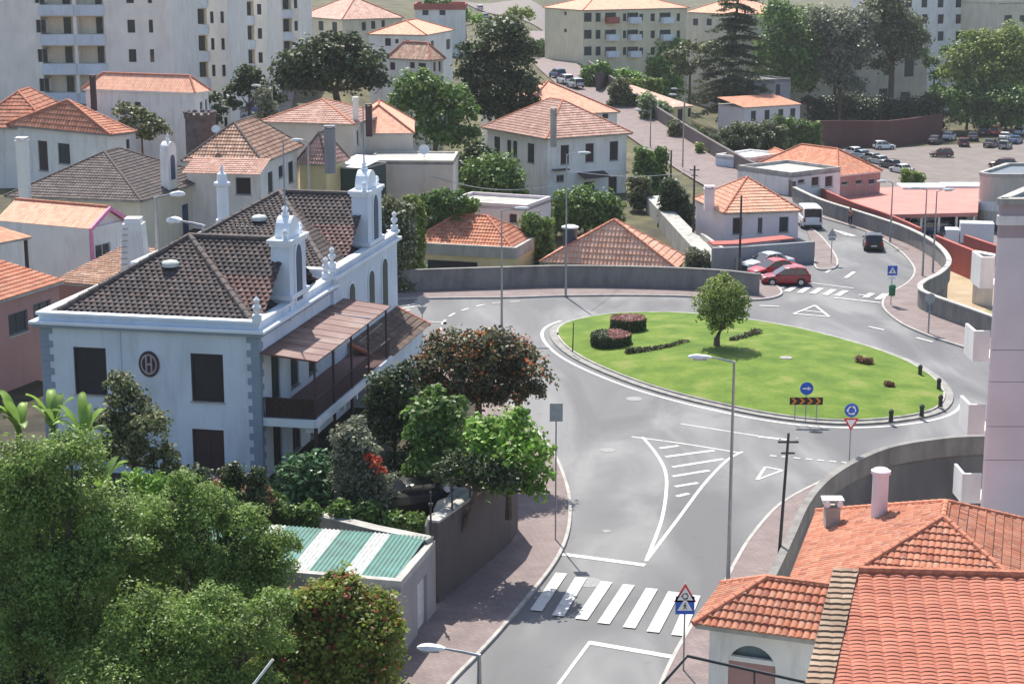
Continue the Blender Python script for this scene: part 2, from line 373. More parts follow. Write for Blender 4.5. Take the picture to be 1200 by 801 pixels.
# asphalt deck of the roundabout and its four arms; its sides drop as retaining faces towards the low ground on the right
wallR = [(930, 236), (960, 250.5), (1000, 264), (1030, 274), (1060, 285), (1087, 299), (1104, 313), (1111, 328), (1101, 341), (1083, 351), (1077, 358), (1087, 367), (1151, 391), (1235, 424)]
parR = [(1240, 531), (1140, 534), (1100, 537), (1046, 546), (1005, 562), (968, 586), (944, 615), (927, 652), (905, 700), (872, 760), (830, 860), (800, 930)]
wallRs = catmull([(a, b, 0) for a, b in wallR], 4); parRs = catmull([(a, b, 0) for a, b in parR], 4)
topW = [(440, 343), (520, 340), (600, 337.5), (663, 336), (740, 337), (800, 339), (850, 342), (884, 346)]
deck = P([(420, 343)] + topW + [(886, 330), (880, 312), (905, 300), (935, 250), (905, 238)] + [(p.x, p.y) for p in wallRs] + [(p.x, p.y) for p in parRs] + [(300, 980), (380, 640)])
polyface('road', deck, 0, asphalt, depth=5.2)

def strip(b, pts, w, z, h=None):
    """flat (or h high) band along a polyline of world points"""
    n = len(pts); L = []; Rr = []
    for i in range(n):
        d = (pts[min(i + 1, n - 1)] - pts[max(i - 1, 0)]); d.z = 0; d.normalize(); nn = Vector((-d.y, d.x, 0)) * w / 2
        L.append(pts[i] + nn); Rr.append(pts[i] - nn)
    if h is None:
        b.add([(p.x, p.y, z) for p in L] + [(p.x, p.y, z) for p in Rr], [(i + n, i + 1 + n, i + 1, i) for i in range(n - 1)])
    else:
        v = [(p.x, p.y, z) for p in L] + [(p.x, p.y, z) for p in Rr] + [(p.x, p.y, z + h) for p in L] + [(p.x, p.y, z + h) for p in Rr]
        f = []
        for i in range(n - 1):
            f += [(i + 3 * n, i + 1 + 3 * n, i + 1 + 2 * n, i + 2 * n), (i, i + 1, i + 1 + 2 * n, i + 2 * n), (i + n, i + 1 + n, i + 1 + 3 * n, i + 3 * n), (i, i + 1, i + 1 + n, i + n)]
        f += [(0, n, 3 * n, 2 * n), (n - 1, 2 * n - 1, 4 * n - 1, 3 * n - 1)]
        b.add(v, f)
    return b
def cat(l, z=0, k=6): return catmull(P(l, z), k)
# pavements: solid polygons 0.12 high with a stone kerb along the road edge
def pavement(kerb, outer):
    k = cat(kerb); poly = k + P(outer)
    polyface('pavement', poly, .12, M_pave, depth=.14)
    b = MB(); strip(b, k, .16, -.01, .145); tag(b.build('kerb', M_kerb), kind='structure')
kerbL = [(490, 850), (528, 801), (556, 772), (584, 742), (622, 697), (650, 660), (664, 630), (668, 600), (664, 570), (650, 535), (628, 505), (606, 482), (570, 455), (530, 430), (500, 405), (486, 392), (478, 382)]
pavement(kerbL, [(440, 385), (400, 400), (500, 560), (560, 600), (480, 740), (400, 850)])
kerbT = [(430, 352), (480, 351), (540, 350), (600, 349.5), (663, 347.5), (740, 347), (800, 348), (850, 351), (880, 352.5), (905, 350), (916, 344), (908, 334), (895, 322)]
pavement(kerbT, [(884, 322)] + topW[::-1])
kerbR = [(940, 246), (965, 256), (995, 265), (1020, 274), (1045, 288), (1062, 302), (1072, 318), (1064, 332), (1044, 344), (1035, 353), (1037, 364), (1055, 379), (1080, 391), (1105, 400), (1140, 411), (1230, 440)]
pavement(kerbR, [(p.x, p.y) for p in wallRs[::-1] if p.x > 935])
kerbI = [(953, 300), (956, 314), (966, 317), (979, 314), (981, 306), (975, 294), (962, 278), (950, 268)]
pavement(kerbI, [(946, 272), (950, 285)])
kerbB = [(1240, 522), (1140, 526), (1060, 533), (1010, 545), (962, 566), (915, 592), (882, 628), (862, 660), (846, 690), (815, 728), (785, 780), (760, 840), (720, 930)]
pavement(kerbB, [(p.x, p.y) for p in parRs[::-1]])

# the island
M_apron = plain('apron_concrete', (.25, .245, .23), .9, noise=.25, scale=2)
isl = [(655, 395), (660, 383), (690, 374), (735, 369), (800, 369), (870, 376), (930, 386), (975, 397), (1020, 410), (1060, 425), (1090, 443), (1104, 460), (1102, 474), (1086, 484), (1050, 491), (1000, 494.5), (950, 492.5), (900, 486), (850, 476), (800, 464), (750, 449), (700, 429), (670, 412)]
I = catmull(P(isl), 6, True); cI = sum(I, Vector()) / len(I)
def off(poly, d):
    out = []; n = len(poly)
    for i in range(n):
        t = poly[(i + 1) % n] - poly[i - 1]; t.z = 0; t.normalize(); nn = Vector((t.y, -t.x, 0))
        if nn.dot(poly[i] - cI) < 0: nn = -nn
        out.append(poly[i] + nn * d)
    return out
polyface('island_apron', off(I, .62), .10, M_apron, depth=.13)
b = MB(); k0 = off(I, .04); strip(b, k0 + [k0[0], k0[1]], .16, .05, .14); tag(b.build('island_kerb', M_kerb), kind='structure')
# lawn gently domed
def lawn():
    b = MB(); rings = 9; n = len(I); vs = []
    for r in range(rings):
        f = 1 - r / rings
        for p in I: q = cI + (p - cI) * f; vs.append((q.x, q.y, .20 + .55 * (1 - f ** 2) ** .9 + random.uniform(-.012, .012)))
    vs.append((cI.x, cI.y, .75)); fs = []
    for r in range(rings - 1):
        for i in range(n): j = (i + 1) % n; fs.append((r * n + i, r * n + j, (r + 1) * n + j, (r + 1) * n + i))
    for i in range(n): fs.append(((rings - 1) * n + i, (rings - 1) * n + (i + 1) % n, len(vs) - 1))
    b.add(vs, fs); return tag(b.build('lawn', M_grass, smooth=True), kind='structure')
lawn()
ZL = .5
# paint on the road
b = MB(); Z = .008
ring = off(I, 1.15)
keep = [p for p in ring]
n = len(ring)
# edge line round the near side of the island
pix = [(CX + F * p.x / (p.y * CP + H * SP), p) for p in ring]
seq = [p for p in ring]
i0 = min(range(n), key=lambda i: (ring[i] - at(664, 376)).length); i1 = min(range(n), key=lambda i: (ring[i] - at(1118, 462)).length)
idx = []; i = i0
for _ in range(n):
    idx.append(i)
    if i == i1: break
    i = (i - 1) % n
strip(b, [ring[i] for i in idx], .22, Z)
def ln(l, w, bb=None, smooth=True):
    global Z
    Z += .0007; strip(bb or b, cat(l) if smooth and len(l) > 2 else P(l), w, Z)
ln([(753, 512), (768, 530), (779, 550), (781, 572), (775, 610), (757, 657)], .17)
ln([(870, 529), (852, 539), (825, 567), (795, 607), (757, 657)], .17)
ln([(740, 511.5), (800, 519.5), (868, 530.5)], .14)
for a in [((773, 525), (795, 522)), ((780, 535), (837, 527.5)), ((788, 547), (848, 537.5)), ((788, 558), (831, 551)), ((791, 570), (818, 565.5)), ((793, 581.5), (807, 578))]: ln(a, .27)
ln([(798, 496.5), (845, 504), (890, 511)], .14); ln([(889, 511.5), (922, 515)], .28)
ln([(659, 649), (756, 662)], .38)
ln([(690, 752.5), (789, 769.5)], .36); ln([(692, 751), (655, 801), (640, 820)], .15, smooth=False)
for a in [((897, 547), (917, 551)), ((917, 551), (887, 562)), ((897, 547), (887, 562))]: ln(a, .16)
for x in range(902, 1022, 14): ln([(x, 533.5 + (x - 900) * .095), (x + 8, 533.5 + (x - 892) * .095)], .16, smooth=False)
for t in [(517, 390, 516, 384), (518, 380, 522, 375), (526, 371, 533, 367), (541, 364, 549, 361.5), (558, 359, 568, 357), (577, 355.5, 588, 354.5), (598, 353.8, 609, 353.3)]: ln([(t[0], t[1]), (t[2], t[3])], .2, smooth=False)
for k in range(4): ln([(462 + 8 * k, 366 - 4 * k), (481 + 6 * k, 363 - 4 * k)], .25, smooth=False)
ln([(500, 377), (520, 378)], .15, smooth=False)
ln([(952, 332), (1000, 338)], .2); ln([(977, 349), (1032, 355)], .26)
for a in [((930, 368), (972, 371.5)), ((972, 371.5), (955, 358)), ((955, 358), (930, 368)), ((942, 364), (968, 367))]: ln(a, .22)
for a in [((1018, 383), (1036, 387)), ((1074, 396), (1093, 401)), ((968, 320), (980, 311)), ((983, 271), (1003, 277)), ((950, 275), (958, 278)), ((977, 269.5), (992, 276)),((1006, 345.5), (1016, 346.5)), ((890, 358.5), (913, 359.5))]: ln(a, .24, smooth=False)
ln([(1000, 277), (991, 274)], .5); ln([(1001, 319), (991, 326)], .35)
tag(b.build('road_markings', M_paint), kind='structure')
b = MB()
for a, c in [((636, 668), (604, 708)), ((658, 672), (628, 716)), ((681, 677), (654, 722)), ((711, 682), (681, 726)), ((737, 685.5), (707, 731)), ((764, 690), (737, 736)), ((790, 694), (765, 741)), ((814, 698), (794, 745))]: strip(b, P([a, c]), .52, Z)
for a, c in [((917.5, 336), (909, 340)), ((932, 336), (922, 342)), ((947, 337), (937, 343.5)), ((962, 338), (952, 344.5)), ((977, 339.5), (967, 346)), ((991, 341), (981, 347)), ((1022, 344), (1014, 349)), ((1038, 344.5), (1028, 351))]: strip(b, P([a, c]), .5, Z)
tag(b.build('zebra_crossing', M_paint), kind='structure')
b = MB()
for x, y, r in [(690, 682, .62), (743, 467, .5), (712, 527, .42), (711, 622, .2)]:
    p = at(x, y); b.lathe([(r, 0), (r, .012)], (p.x, p.y, 0), 20); 
mh = b.build('manhole_covers', plain('cast_iron', (.2, .2, .2), .6, noise=.3, scale=8)); tag(mh, kind='structure')
b = MB()
for k in range(2): ln([(1060 - 8 * k, 425 - 4 * k), (1068, 427)], .15)
# ------------------------------------------------------------------ walls
def wall(name, label, pts, h, th, mat, z=0.0, cap=None, group=None):
    zz = pts[0].z if z is None else z
    r = thing(name, label, 'wall', (pts[0].x, pts[0].y, zz), group=group)
    b = MB(); strip(b, pts, th, zz, h); b.build('wall_body', mat, r)
    if cap:
        b = MB(); strip(b, pts, th + .12, zz + h + .003, .10); b.build('coping', cap, r)
    return r
wall('concrete_wall', 'long low curved grey concrete wall along the far pavement of the roundabout', cat(topW + [(887, 345.5)]), 1.55, .28, M_conc, .1, M_conc)
wr = cat([(p[0], p[1]) for p in wallR])
wall('concrete_wall', 'winding grey concrete wall snaking beside the right hand street above dry ground', wr, 1.35, .3, M_conc, .1, M_conclight)
wall('concrete_wall', 'stained grey concrete parapet curving along the near right pavement behind the white chimney', cat(parR), .95, .25, M_conc, .1, M_conc)
# ------------------------------------------------------------------ buildings
def tile_geo(poly3, A, B, w, l, amp, mat, name, parent, flat=False, step=.04, stag=False):
    """one roof plane: rows of barrel tiles clipped to the outline; UV cell = one tile. A->B is the eave line"""
    A = Vector(A); B = Vector(B); u = (B - A).normalized()
    nrm = Vector((0, 0, 0))
    c = sum((Vector(p) for p in poly3), Vector()) / len(poly3)
    for i in range(len(poly3)): nrm += (Vector(poly3[i]) - c).cross(Vector(poly3[(i + 1) % len(poly3)]) - c)
    nrm.normalize()
    if nrm.z < 0: nrm = -nrm
    v = nrm.cross(u).normalized()
    if v.z < 0: v = -v
    p2 = [((Vector(p) - A).dot(u), (Vector(p) - A).dot(v)) for p in poly3]
    bm = bmesh.new()
    if flat:
        vs = [bm.verts.new((a, b_, 0)) for a, b_ in p2]; bm.faces.new(vs)
    else:
        u0, u1 = min(a for a, _ in p2), max(a for a, _ in p2); v0, v1 = min(b_ for _, b_ in p2), max(b_ for _, b_ in p2)
        ku0, ku1 = math.floor(u0 / w), math.ceil(u1 / w); kv0, kv1 = math.floor(v0 / l), math.ceil(v1 / l)
        seg = 4
        us = np.arange((ku0 - 1) * seg, ku1 * seg + 1) * (w / seg)
        hs = amp * np.abs(np.cos(np.arange(len(us)) * math.pi / seg)) ** .8
        for kv in range(kv0, kv1):
            ya, yb = kv * l, (kv + 1) * l
            jit = random.uniform(-.006, .006); sh = (w / 2 if (stag and kv % 2) else 0)
            ra = [bm.verts.new((x + sh, ya + .0005, h + step + jit)) for x, h in zip(us, hs)]
            rb = [bm.verts.new((x + sh, yb - .0005, h * .75 + jit)) for x, h in zip(us, hs)]
            rc = [bm.verts.new((x + sh, ya + .0006, h * .6 - .01)) for x, h in zip(us, hs)]
            for i in range(len(us) - 1):
                bm.faces.new((ra[i], ra[i + 1], rb[i + 1], rb[i])); bm.faces.new((rc[i], rc[i + 1], ra[i + 1], ra[i]))
        m = len(p2)
        ar = sum(p2[i][0] * p2[(i + 1) % m][1] - p2[(i + 1) % m][0] * p2[i][1] for i in range(m))
        for i in range(m):
            a, d = Vector(p2[i]), Vector(p2[(i + 1) % m]); e = d - a
            if e.length < 1e-4: continue
            nn = Vector((e.y, -e.x, 0)) * (1 if ar > 0 else -1)
            bmesh.ops.bisect_plane(bm, geom=bm.verts[:] + bm.edges[:] + bm.faces[:], plane_co=(a.x, a.y, 0), plane_no=nn, clear_outer=True, dist=1e-5)
    uvl = bm.loops.layers.uv.new('UVMap')
    for f in bm.faces:
        cc = f.calc_center_median(); kv = math.floor(cc.y / l); sx = .5 if (stag and kv % 2) else 0
        if not flat: sx += .5
        ku = math.floor(cc.x / w - sx)
        for lp in f.loops:
            x, y = lp.vert.co.x / w - sx, lp.vert.co.y / l
            if not flat: x = min(max(x, ku + .01), ku + .99); y = min(max(y, kv + .01), kv + .99)
            lp[uvl].uv = (x + 40, y + 40)
    offv = parent_world(parent)
    for vt in bm.verts: vt.co = A + u * vt.co.x + v * vt.co.y + nrm * vt.co.z - offv
    bmesh.ops.recalc_face_normals(bm, faces=bm.faces)
    me = bpy.data.meshes.new(name); bm.to_mesh(me); bm.free(); me.materials.append(mat)
    if flat and me.polygons and me.polygons[0].normal.z < 0: me.flip_normals()
    return me
def join_meshes(mes, name, parent):
    bm = bmesh.new()
    for me in mes: bm.from_mesh(me)
    me2 = bpy.data.meshes.new(name); bm.to_mesh(me2); bm.free()
    mats = []
    for me in mes:
        for m in me.materials:
            if m not in mats: mats.append(m)
    for m in mats: me2.materials.append(m)
    if len(mats) > 1:
        idx = []
        for me in mes: idx += [mats.index(me.materials[0])] * len(me.polygons)
        me2.polygons.foreach_set('material_index', idx)
    o = bpy.data.objects.new(name, me2); COL.objects.link(o); o.parent = parent
    return o
def inset(q, d):                           # convex ccw polygon moved inwards
    out = []; n = len(q)
    for i in range(n):
        a, b_, c = q[i - 1], q[i], q[(i + 1) % n]
        e1 = (b_ - a).normalized(); e2 = (c - b_).normalized()
        n1 = Vector((-e1.y, e1.x)); n2 = Vector((-e2.y, e2.x))
        k = n1 + n2; k = k / max(.2, k.dot(n1)); out.append(b_ + k * d)
    return out
def walls(b, q, z0, z1, holes, rev=.16):
    """wall skin with window openings and reveals. holes[i] = list of (u0,u1,za,zb)"""
    n = len(q)
    for i in range(n):
        P0, P1 = q[i], q[(i + 1) % n]; e = P1 - P0; L = e.length; e = e / L; inn = Vector((-e.y, e.x))
        hs = [h for h in holes.get(i, [])]
        us = sorted(set([0, L] + [x for h in hs for x in h[:2]])); zs = sorted(set([z0, z1] + [x for h in hs for x in h[2:4]]))
        def pt(u, z, d=0): p = P0 + e * u + inn * d; return (p.x, p.y, z)
        for a, c in zip(us, us[1:]):
            for za, zb in zip(zs, zs[1:]):
                m, k = (a + c) / 2, (za + zb) / 2
                if any(h[0] < m < h[1] and h[2] < k < h[3] for h in hs): continue
                b.add([pt(a, za), pt(c, za), pt(c, zb), pt(a, zb)], [(0, 1, 2, 3)])
        for h in hs:
            a, c, za, zb = h[:4]
            for (s, t) in (((a, za), (c, za)), ((c, za), (c, zb)), ((c, zb), (a, zb)), ((a, zb), (a, za))):
                b.add([pt(*s), pt(*t), pt(*t, rev), pt(*s, rev)], [(0, 1, 2, 3)])
def window_parts(root, P0, P1, h, kind, small=False, fm=None, rev=.16):
    e = (P1 - P0).normalized(); inn = Vector((-e.y, e.x)); a, c, za, zb = h
    def M(u, d, z): p = P0 + e * u + inn * d; return Vector((p.x, p.y, z))
    def bx(b, u0, u1, d0, d1, zz0, zz1):
        vs = [M(u0, d0, zz0), M(u1, d0, zz0), M(u1, d1, zz0), M(u0, d1, zz0), M(u0, d0, zz1), M(u1, d0, zz1), M(u1, d1, zz1), M(u0, d1, zz1)]
        b.add(vs, [(0, 3, 2, 1), (4, 5, 6, 7), (0, 1, 5, 4), (1, 2, 6, 5), (2, 3, 7, 6), (3, 0, 4, 7)])
    mat = {'g': M_glass, 's': M_shut, 'b': M_shutblue, 'd': M_shade, 'w': M_brown, 'n': M_frame}[kind]
    b = MB(); bx(b, a, c, rev - .02, rev + .04, za, zb)
    if kind in 'sbw' and not small:           # louvred leaves: slats
        nz = max(4, int((zb - za) / .11))
        for s in (0, 1):
            x0 = a + s * (c - a) / 2 + .05; x1 = x0 + (c - a) / 2 - .10
            for k in range(nz):
                z = za + .06 + (zb - za - .12) * k / nz
                bx(b, x0, x1, rev - .055, rev - .02, z, z + .05)
            bx(b, x0 - .045, x0, rev - .065, rev - .02, za, zb); bx(b, x1, x1 + .045, rev - .065, rev - .02, za, zb)
    w = b.build('window', mat, root)
    if not small:
        f = MB(); t = .07; m_ = fm or M_frame
        bx(f, a, a + t, rev - .09, rev - .01, za, zb); bx(f, c - t, c, rev - .09, rev - .01, za, zb)
        bx(f, a + t, c - t, rev - .09, rev - .01, zb - t, zb); bx(f, a + t, c - t, rev - .09, rev - .01, za, za + t)
        if kind == 'g': bx(f, (a + c) / 2 - .025, (a + c) / 2 + .025, rev - .08, rev - .01, za + t, zb - t)
        f.build('frame', m_, w)
        s_ = MB(); bx(s_, a - .06, c + .06, -.06, .05, za - .08, za); s_.build('sill', M_conclight, w)
    return w
def rectq(Bp, Ap, Cp, zc, dom='C', z1=None, depth=None):
    B = atd(*Bp, zc); z1 = B.z; B2 = Vector((B.x, B.y))
    def solve(px, n_):                       # B + t*n_ that projects to column px at height z1
        k = (px - CX); Z0 = B.y * CP + (H - z1) * SP
        t = (k * Z0 - F * B.x) / (n_.x * F - k * n_.y * CP); return B2 + n_ * t
    if depth is not None:
        A_ = at(*Ap, z1); A = Vector((A_.x, A_.y)); e = (A - B2).normalized(); n_ = Vector((e.y, -e.x))
        if n_.y < 0: n_ = -n_
        C = B2 + n_ * depth
    elif dom == 'C':
        C_ = at(*Cp, z1); C = Vector((C_.x, C_.y)); e = (C - B2).normalized(); A = solve(Ap[0], Vector((-e.y, e.x)))
    else:
        A_ = at(*Ap, z1); A = Vector((A_.x, A_.y)); e = (A - B2).normalized(); C = solve(Cp[0], Vector((e.y, -e.x)))
    return [A, B2, C, A + C - B2], z1
def house(label, q, z1, z0=None, mat=None, wins=(), roof=None, over=.35, name='house', cat_='house', small=False, cornice=None, group=None, fm=None, root=None):
    """q: eave corners (left, front, right, back) as 2D points; roof=(kind, rise, material, cap material, tile or None)"""
    if z0 is None: z0 = min(T(p.x, p.y) for p in q) - .5
    root = root or thing(name, label, cat_, ((q[0].x + q[2].x) / 2, (q[0].y + q[2].y) / 2, z0), group=group)
    wq = inset(q, over) if over else q
    holes = {}; todo = []
    for wnd in wins:
        i, x0, y0, x1, y1, kind = wnd; P0, P1 = wq[i], wq[(i + 1) % 4]; L = (P1 - P0).length
        ua, _ = onplane(x0, (y0 + y1) / 2, P0, P1); ub, _ = onplane(x1, (y0 + y1) / 2, P0, P1)
        _, zt = onplane((x0 + x1) / 2, y0, P0, P1); _, zb = onplane((x0 + x1) / 2, y1, P0, P1)
        ua, ub = sorted((ua, ub)); ua = max(.08, ua); ub = min(L - .08, ub); zb = max(z0 + .1, zb); zt = min(zt, z1 - .1)
        if ub - ua < .15 or zt - zb < .15: print('bad window', label[:30], wnd, ua, ub, zb, zt, L); continue
        h = (ua, ub, zb, zt)
        if any(not (h[1] <= g[0] or h[0] >= g[1] or h[3] <= g[2] or h[2] >= g[3]) for g in holes.get(i, [])): print('overlap', label[:30], wnd); continue
        holes.setdefault(i, []).append(h); todo.append((P0, P1, h, kind))
    b = MB(); walls(b, wq, z0, z1 - .02, holes)
    b.build('wall', mat, root)
    for t in todo: window_parts(root, *t, small=small, fm=fm)
    if roof: roofing(root, q, z1, roof, cornice)
    return root, wq
def roofing(root, q, z1, roof, cornice=None):
    kind, rise, rm, cm, tile = roof[:5]; axis = roof[5] if len(roof) > 5 else None
    A, B, C, D = q; V3 = lambda p, z: Vector((p.x, p.y, z))
    if kind == 'flat':
        b = MB(); qi = inset(q, .25); n = 4
        b.prism(q, z1 - .25, z1 + .0); b.build('roof_slab', rm, root)
        p = MB()
        for i in range(4):
            a, c, c2, a2 = q[i], q[(i + 1) % 4], qi[(i + 1) % 4], qi[i]
            p.prism([a, c, c2, a2], z1 + .003, z1 + rise)
        p.build('parapet', cm, root); return
    la, lb = (B - A).length, (C - B).length
    if axis is None: axis = 0 if la > lb else 1
    ins = min(min(la, lb) / 2, (la if axis == 0 else lb) / 2)
    ov = 0
    if kind == 'gable': ins = 0
    if len(roof) > 6: ins = roof[6] if roof[6] != 'p' else (la if axis == 0 else lb) / 2 - .15
    dA, dB = (B - A).normalized(), (C - B).normalized(); z2 = z1 + rise
    a, b_, c, d = V3(A, z1), V3(B, z1), V3(C, z1), V3(D, z1)
    if kind == 'shed0': faces = [((a, b_, V3(C, z2), V3(D, z2)), a, b_)]; caps = []; R1 = R2 = None
    elif axis == 1:
        R1 = V3((A + B) / 2 + dB * ins, z2); R2 = V3((C + D) / 2 - dB * ins, z2)
        faces = [((b_, c, R2, R1), b_, c), ((d, a, R1, R2), d, a)]
        if ins > 0: faces += [((a, b_, R1), a, b_), ((c, d, R2), c, d)]
        caps = [(R1, R2), (a, R1), (b_, R1), (c, R2), (d, R2)]
    else:
        R1 = V3((A + D) / 2 + dA * ins, z2); R2 = V3((B + C) / 2 - dA * ins, z2)
        faces = [((a, b_, R2, R1), a, b_), ((c, d, R1, R2), c, d)]
        if ins > 0: faces += [((b_, c, R2), b_, c), ((d, a, R1), d, a)]
        caps = [(R1, R2), (a, R1), (d, R1), (b_, R2), (c, R2)]
    mes = []
    for poly, e0, e1 in faces:
        poly = [p for i, p in enumerate(poly) if (p - poly[i - 1]).length > .02]
        if len(poly) < 3: continue
        if tile: w, l, amp = tile; mes.append(tile_geo(poly, e0, e1, w, l, amp, rm, 'roof', root))
        else: mes.append(tile_geo(poly, e0, e1, .28, .42, 0, rm, 'roof', root, flat=True))
    ro = join_meshes(mes, 'roof', root)
    if kind == 'gable':
        g = MB()
        qi = inset(q, .35)
        rr = [(qi[0], qi[1]), (qi[2], qi[3])] if axis == 1 else [(qi[1], qi[2]), (qi[3], qi[0])]
        for s, t in rr:
            g = MB(); m_ = (s + t) / 2; g.add([V3(s, z1 - .02), V3(t, z1 - .02), V3(m_, z2 - .12)], [(0, 1, 2)]); g.build('gable', roof[7] if len(roof) > 7 else M_white, root)
    r = .11 if tile else .09
    cp = MB()
    for s, t in caps:
        if kind == 'gable' and (s, t) != (R1, R2): continue
        L = (t - s).length
        if L < .3: continue
        k = max(2, int(L / .4)); up = Vector((0, 0, .03))
        for i in range(k):
            p0 = s.lerp(t, i / k) + up; p1 = s.lerp(t, (i + 1.08) / k) + up
            cp.tube([p0, p1], [r * 1.12, r * .92], 8)
    if cp.v: cp.build('ridge_cap', cm, ro)
    e = MB(); e.prism(inset(q, .06), z1 - .16, z1 - .006); e.build('eave', cornice or M_conclight, root)
def chimney(root, px, pyb, pyt, zc, w=.55, mat=None, cap=None, name='chimney', round_=False):
    p = atd(px, pyb, zc); t = atd(px, pyt, zc * .998); h = t.z - p.z; b = MB()
    if round_: b.lathe([(w / 2, -.4), (w / 2, h - .25), (w * .6, h - .2), (w * .6, h - .08), (w * .4, h)], p, 14)
    else:
        b.box(p.x - w / 2, p.y - w / 2, p.z - .8, p.x + w / 2, p.y + w / 2, p.z + h - .3)
        b.box(p.x - w / 2 - .07, p.y - w / 2 - .07, p.z + h - .3, p.x + w / 2 + .07, p.y + w / 2 + .07, p.z + h - .2)
        for sx in (-1, 1):
            for sy in (-1, 1): b.box(p.x + sx * w * .38 - .06, p.y + sy * w * .38 - .06, p.z + h - .2, p.x + sx * w * .38 + .06, p.y + sy * w * .38 + .06, p.z + h - .06)
        b.box(p.x - w / 2 - .03, p.y - w / 2 - .03, p.z + h - .06, p.x + w / 2 + .03, p.y + w / 2 + .03, p.z + h + .03)
    return b.build(name, mat or M_white, root)
OT = (.24, .38, .05)
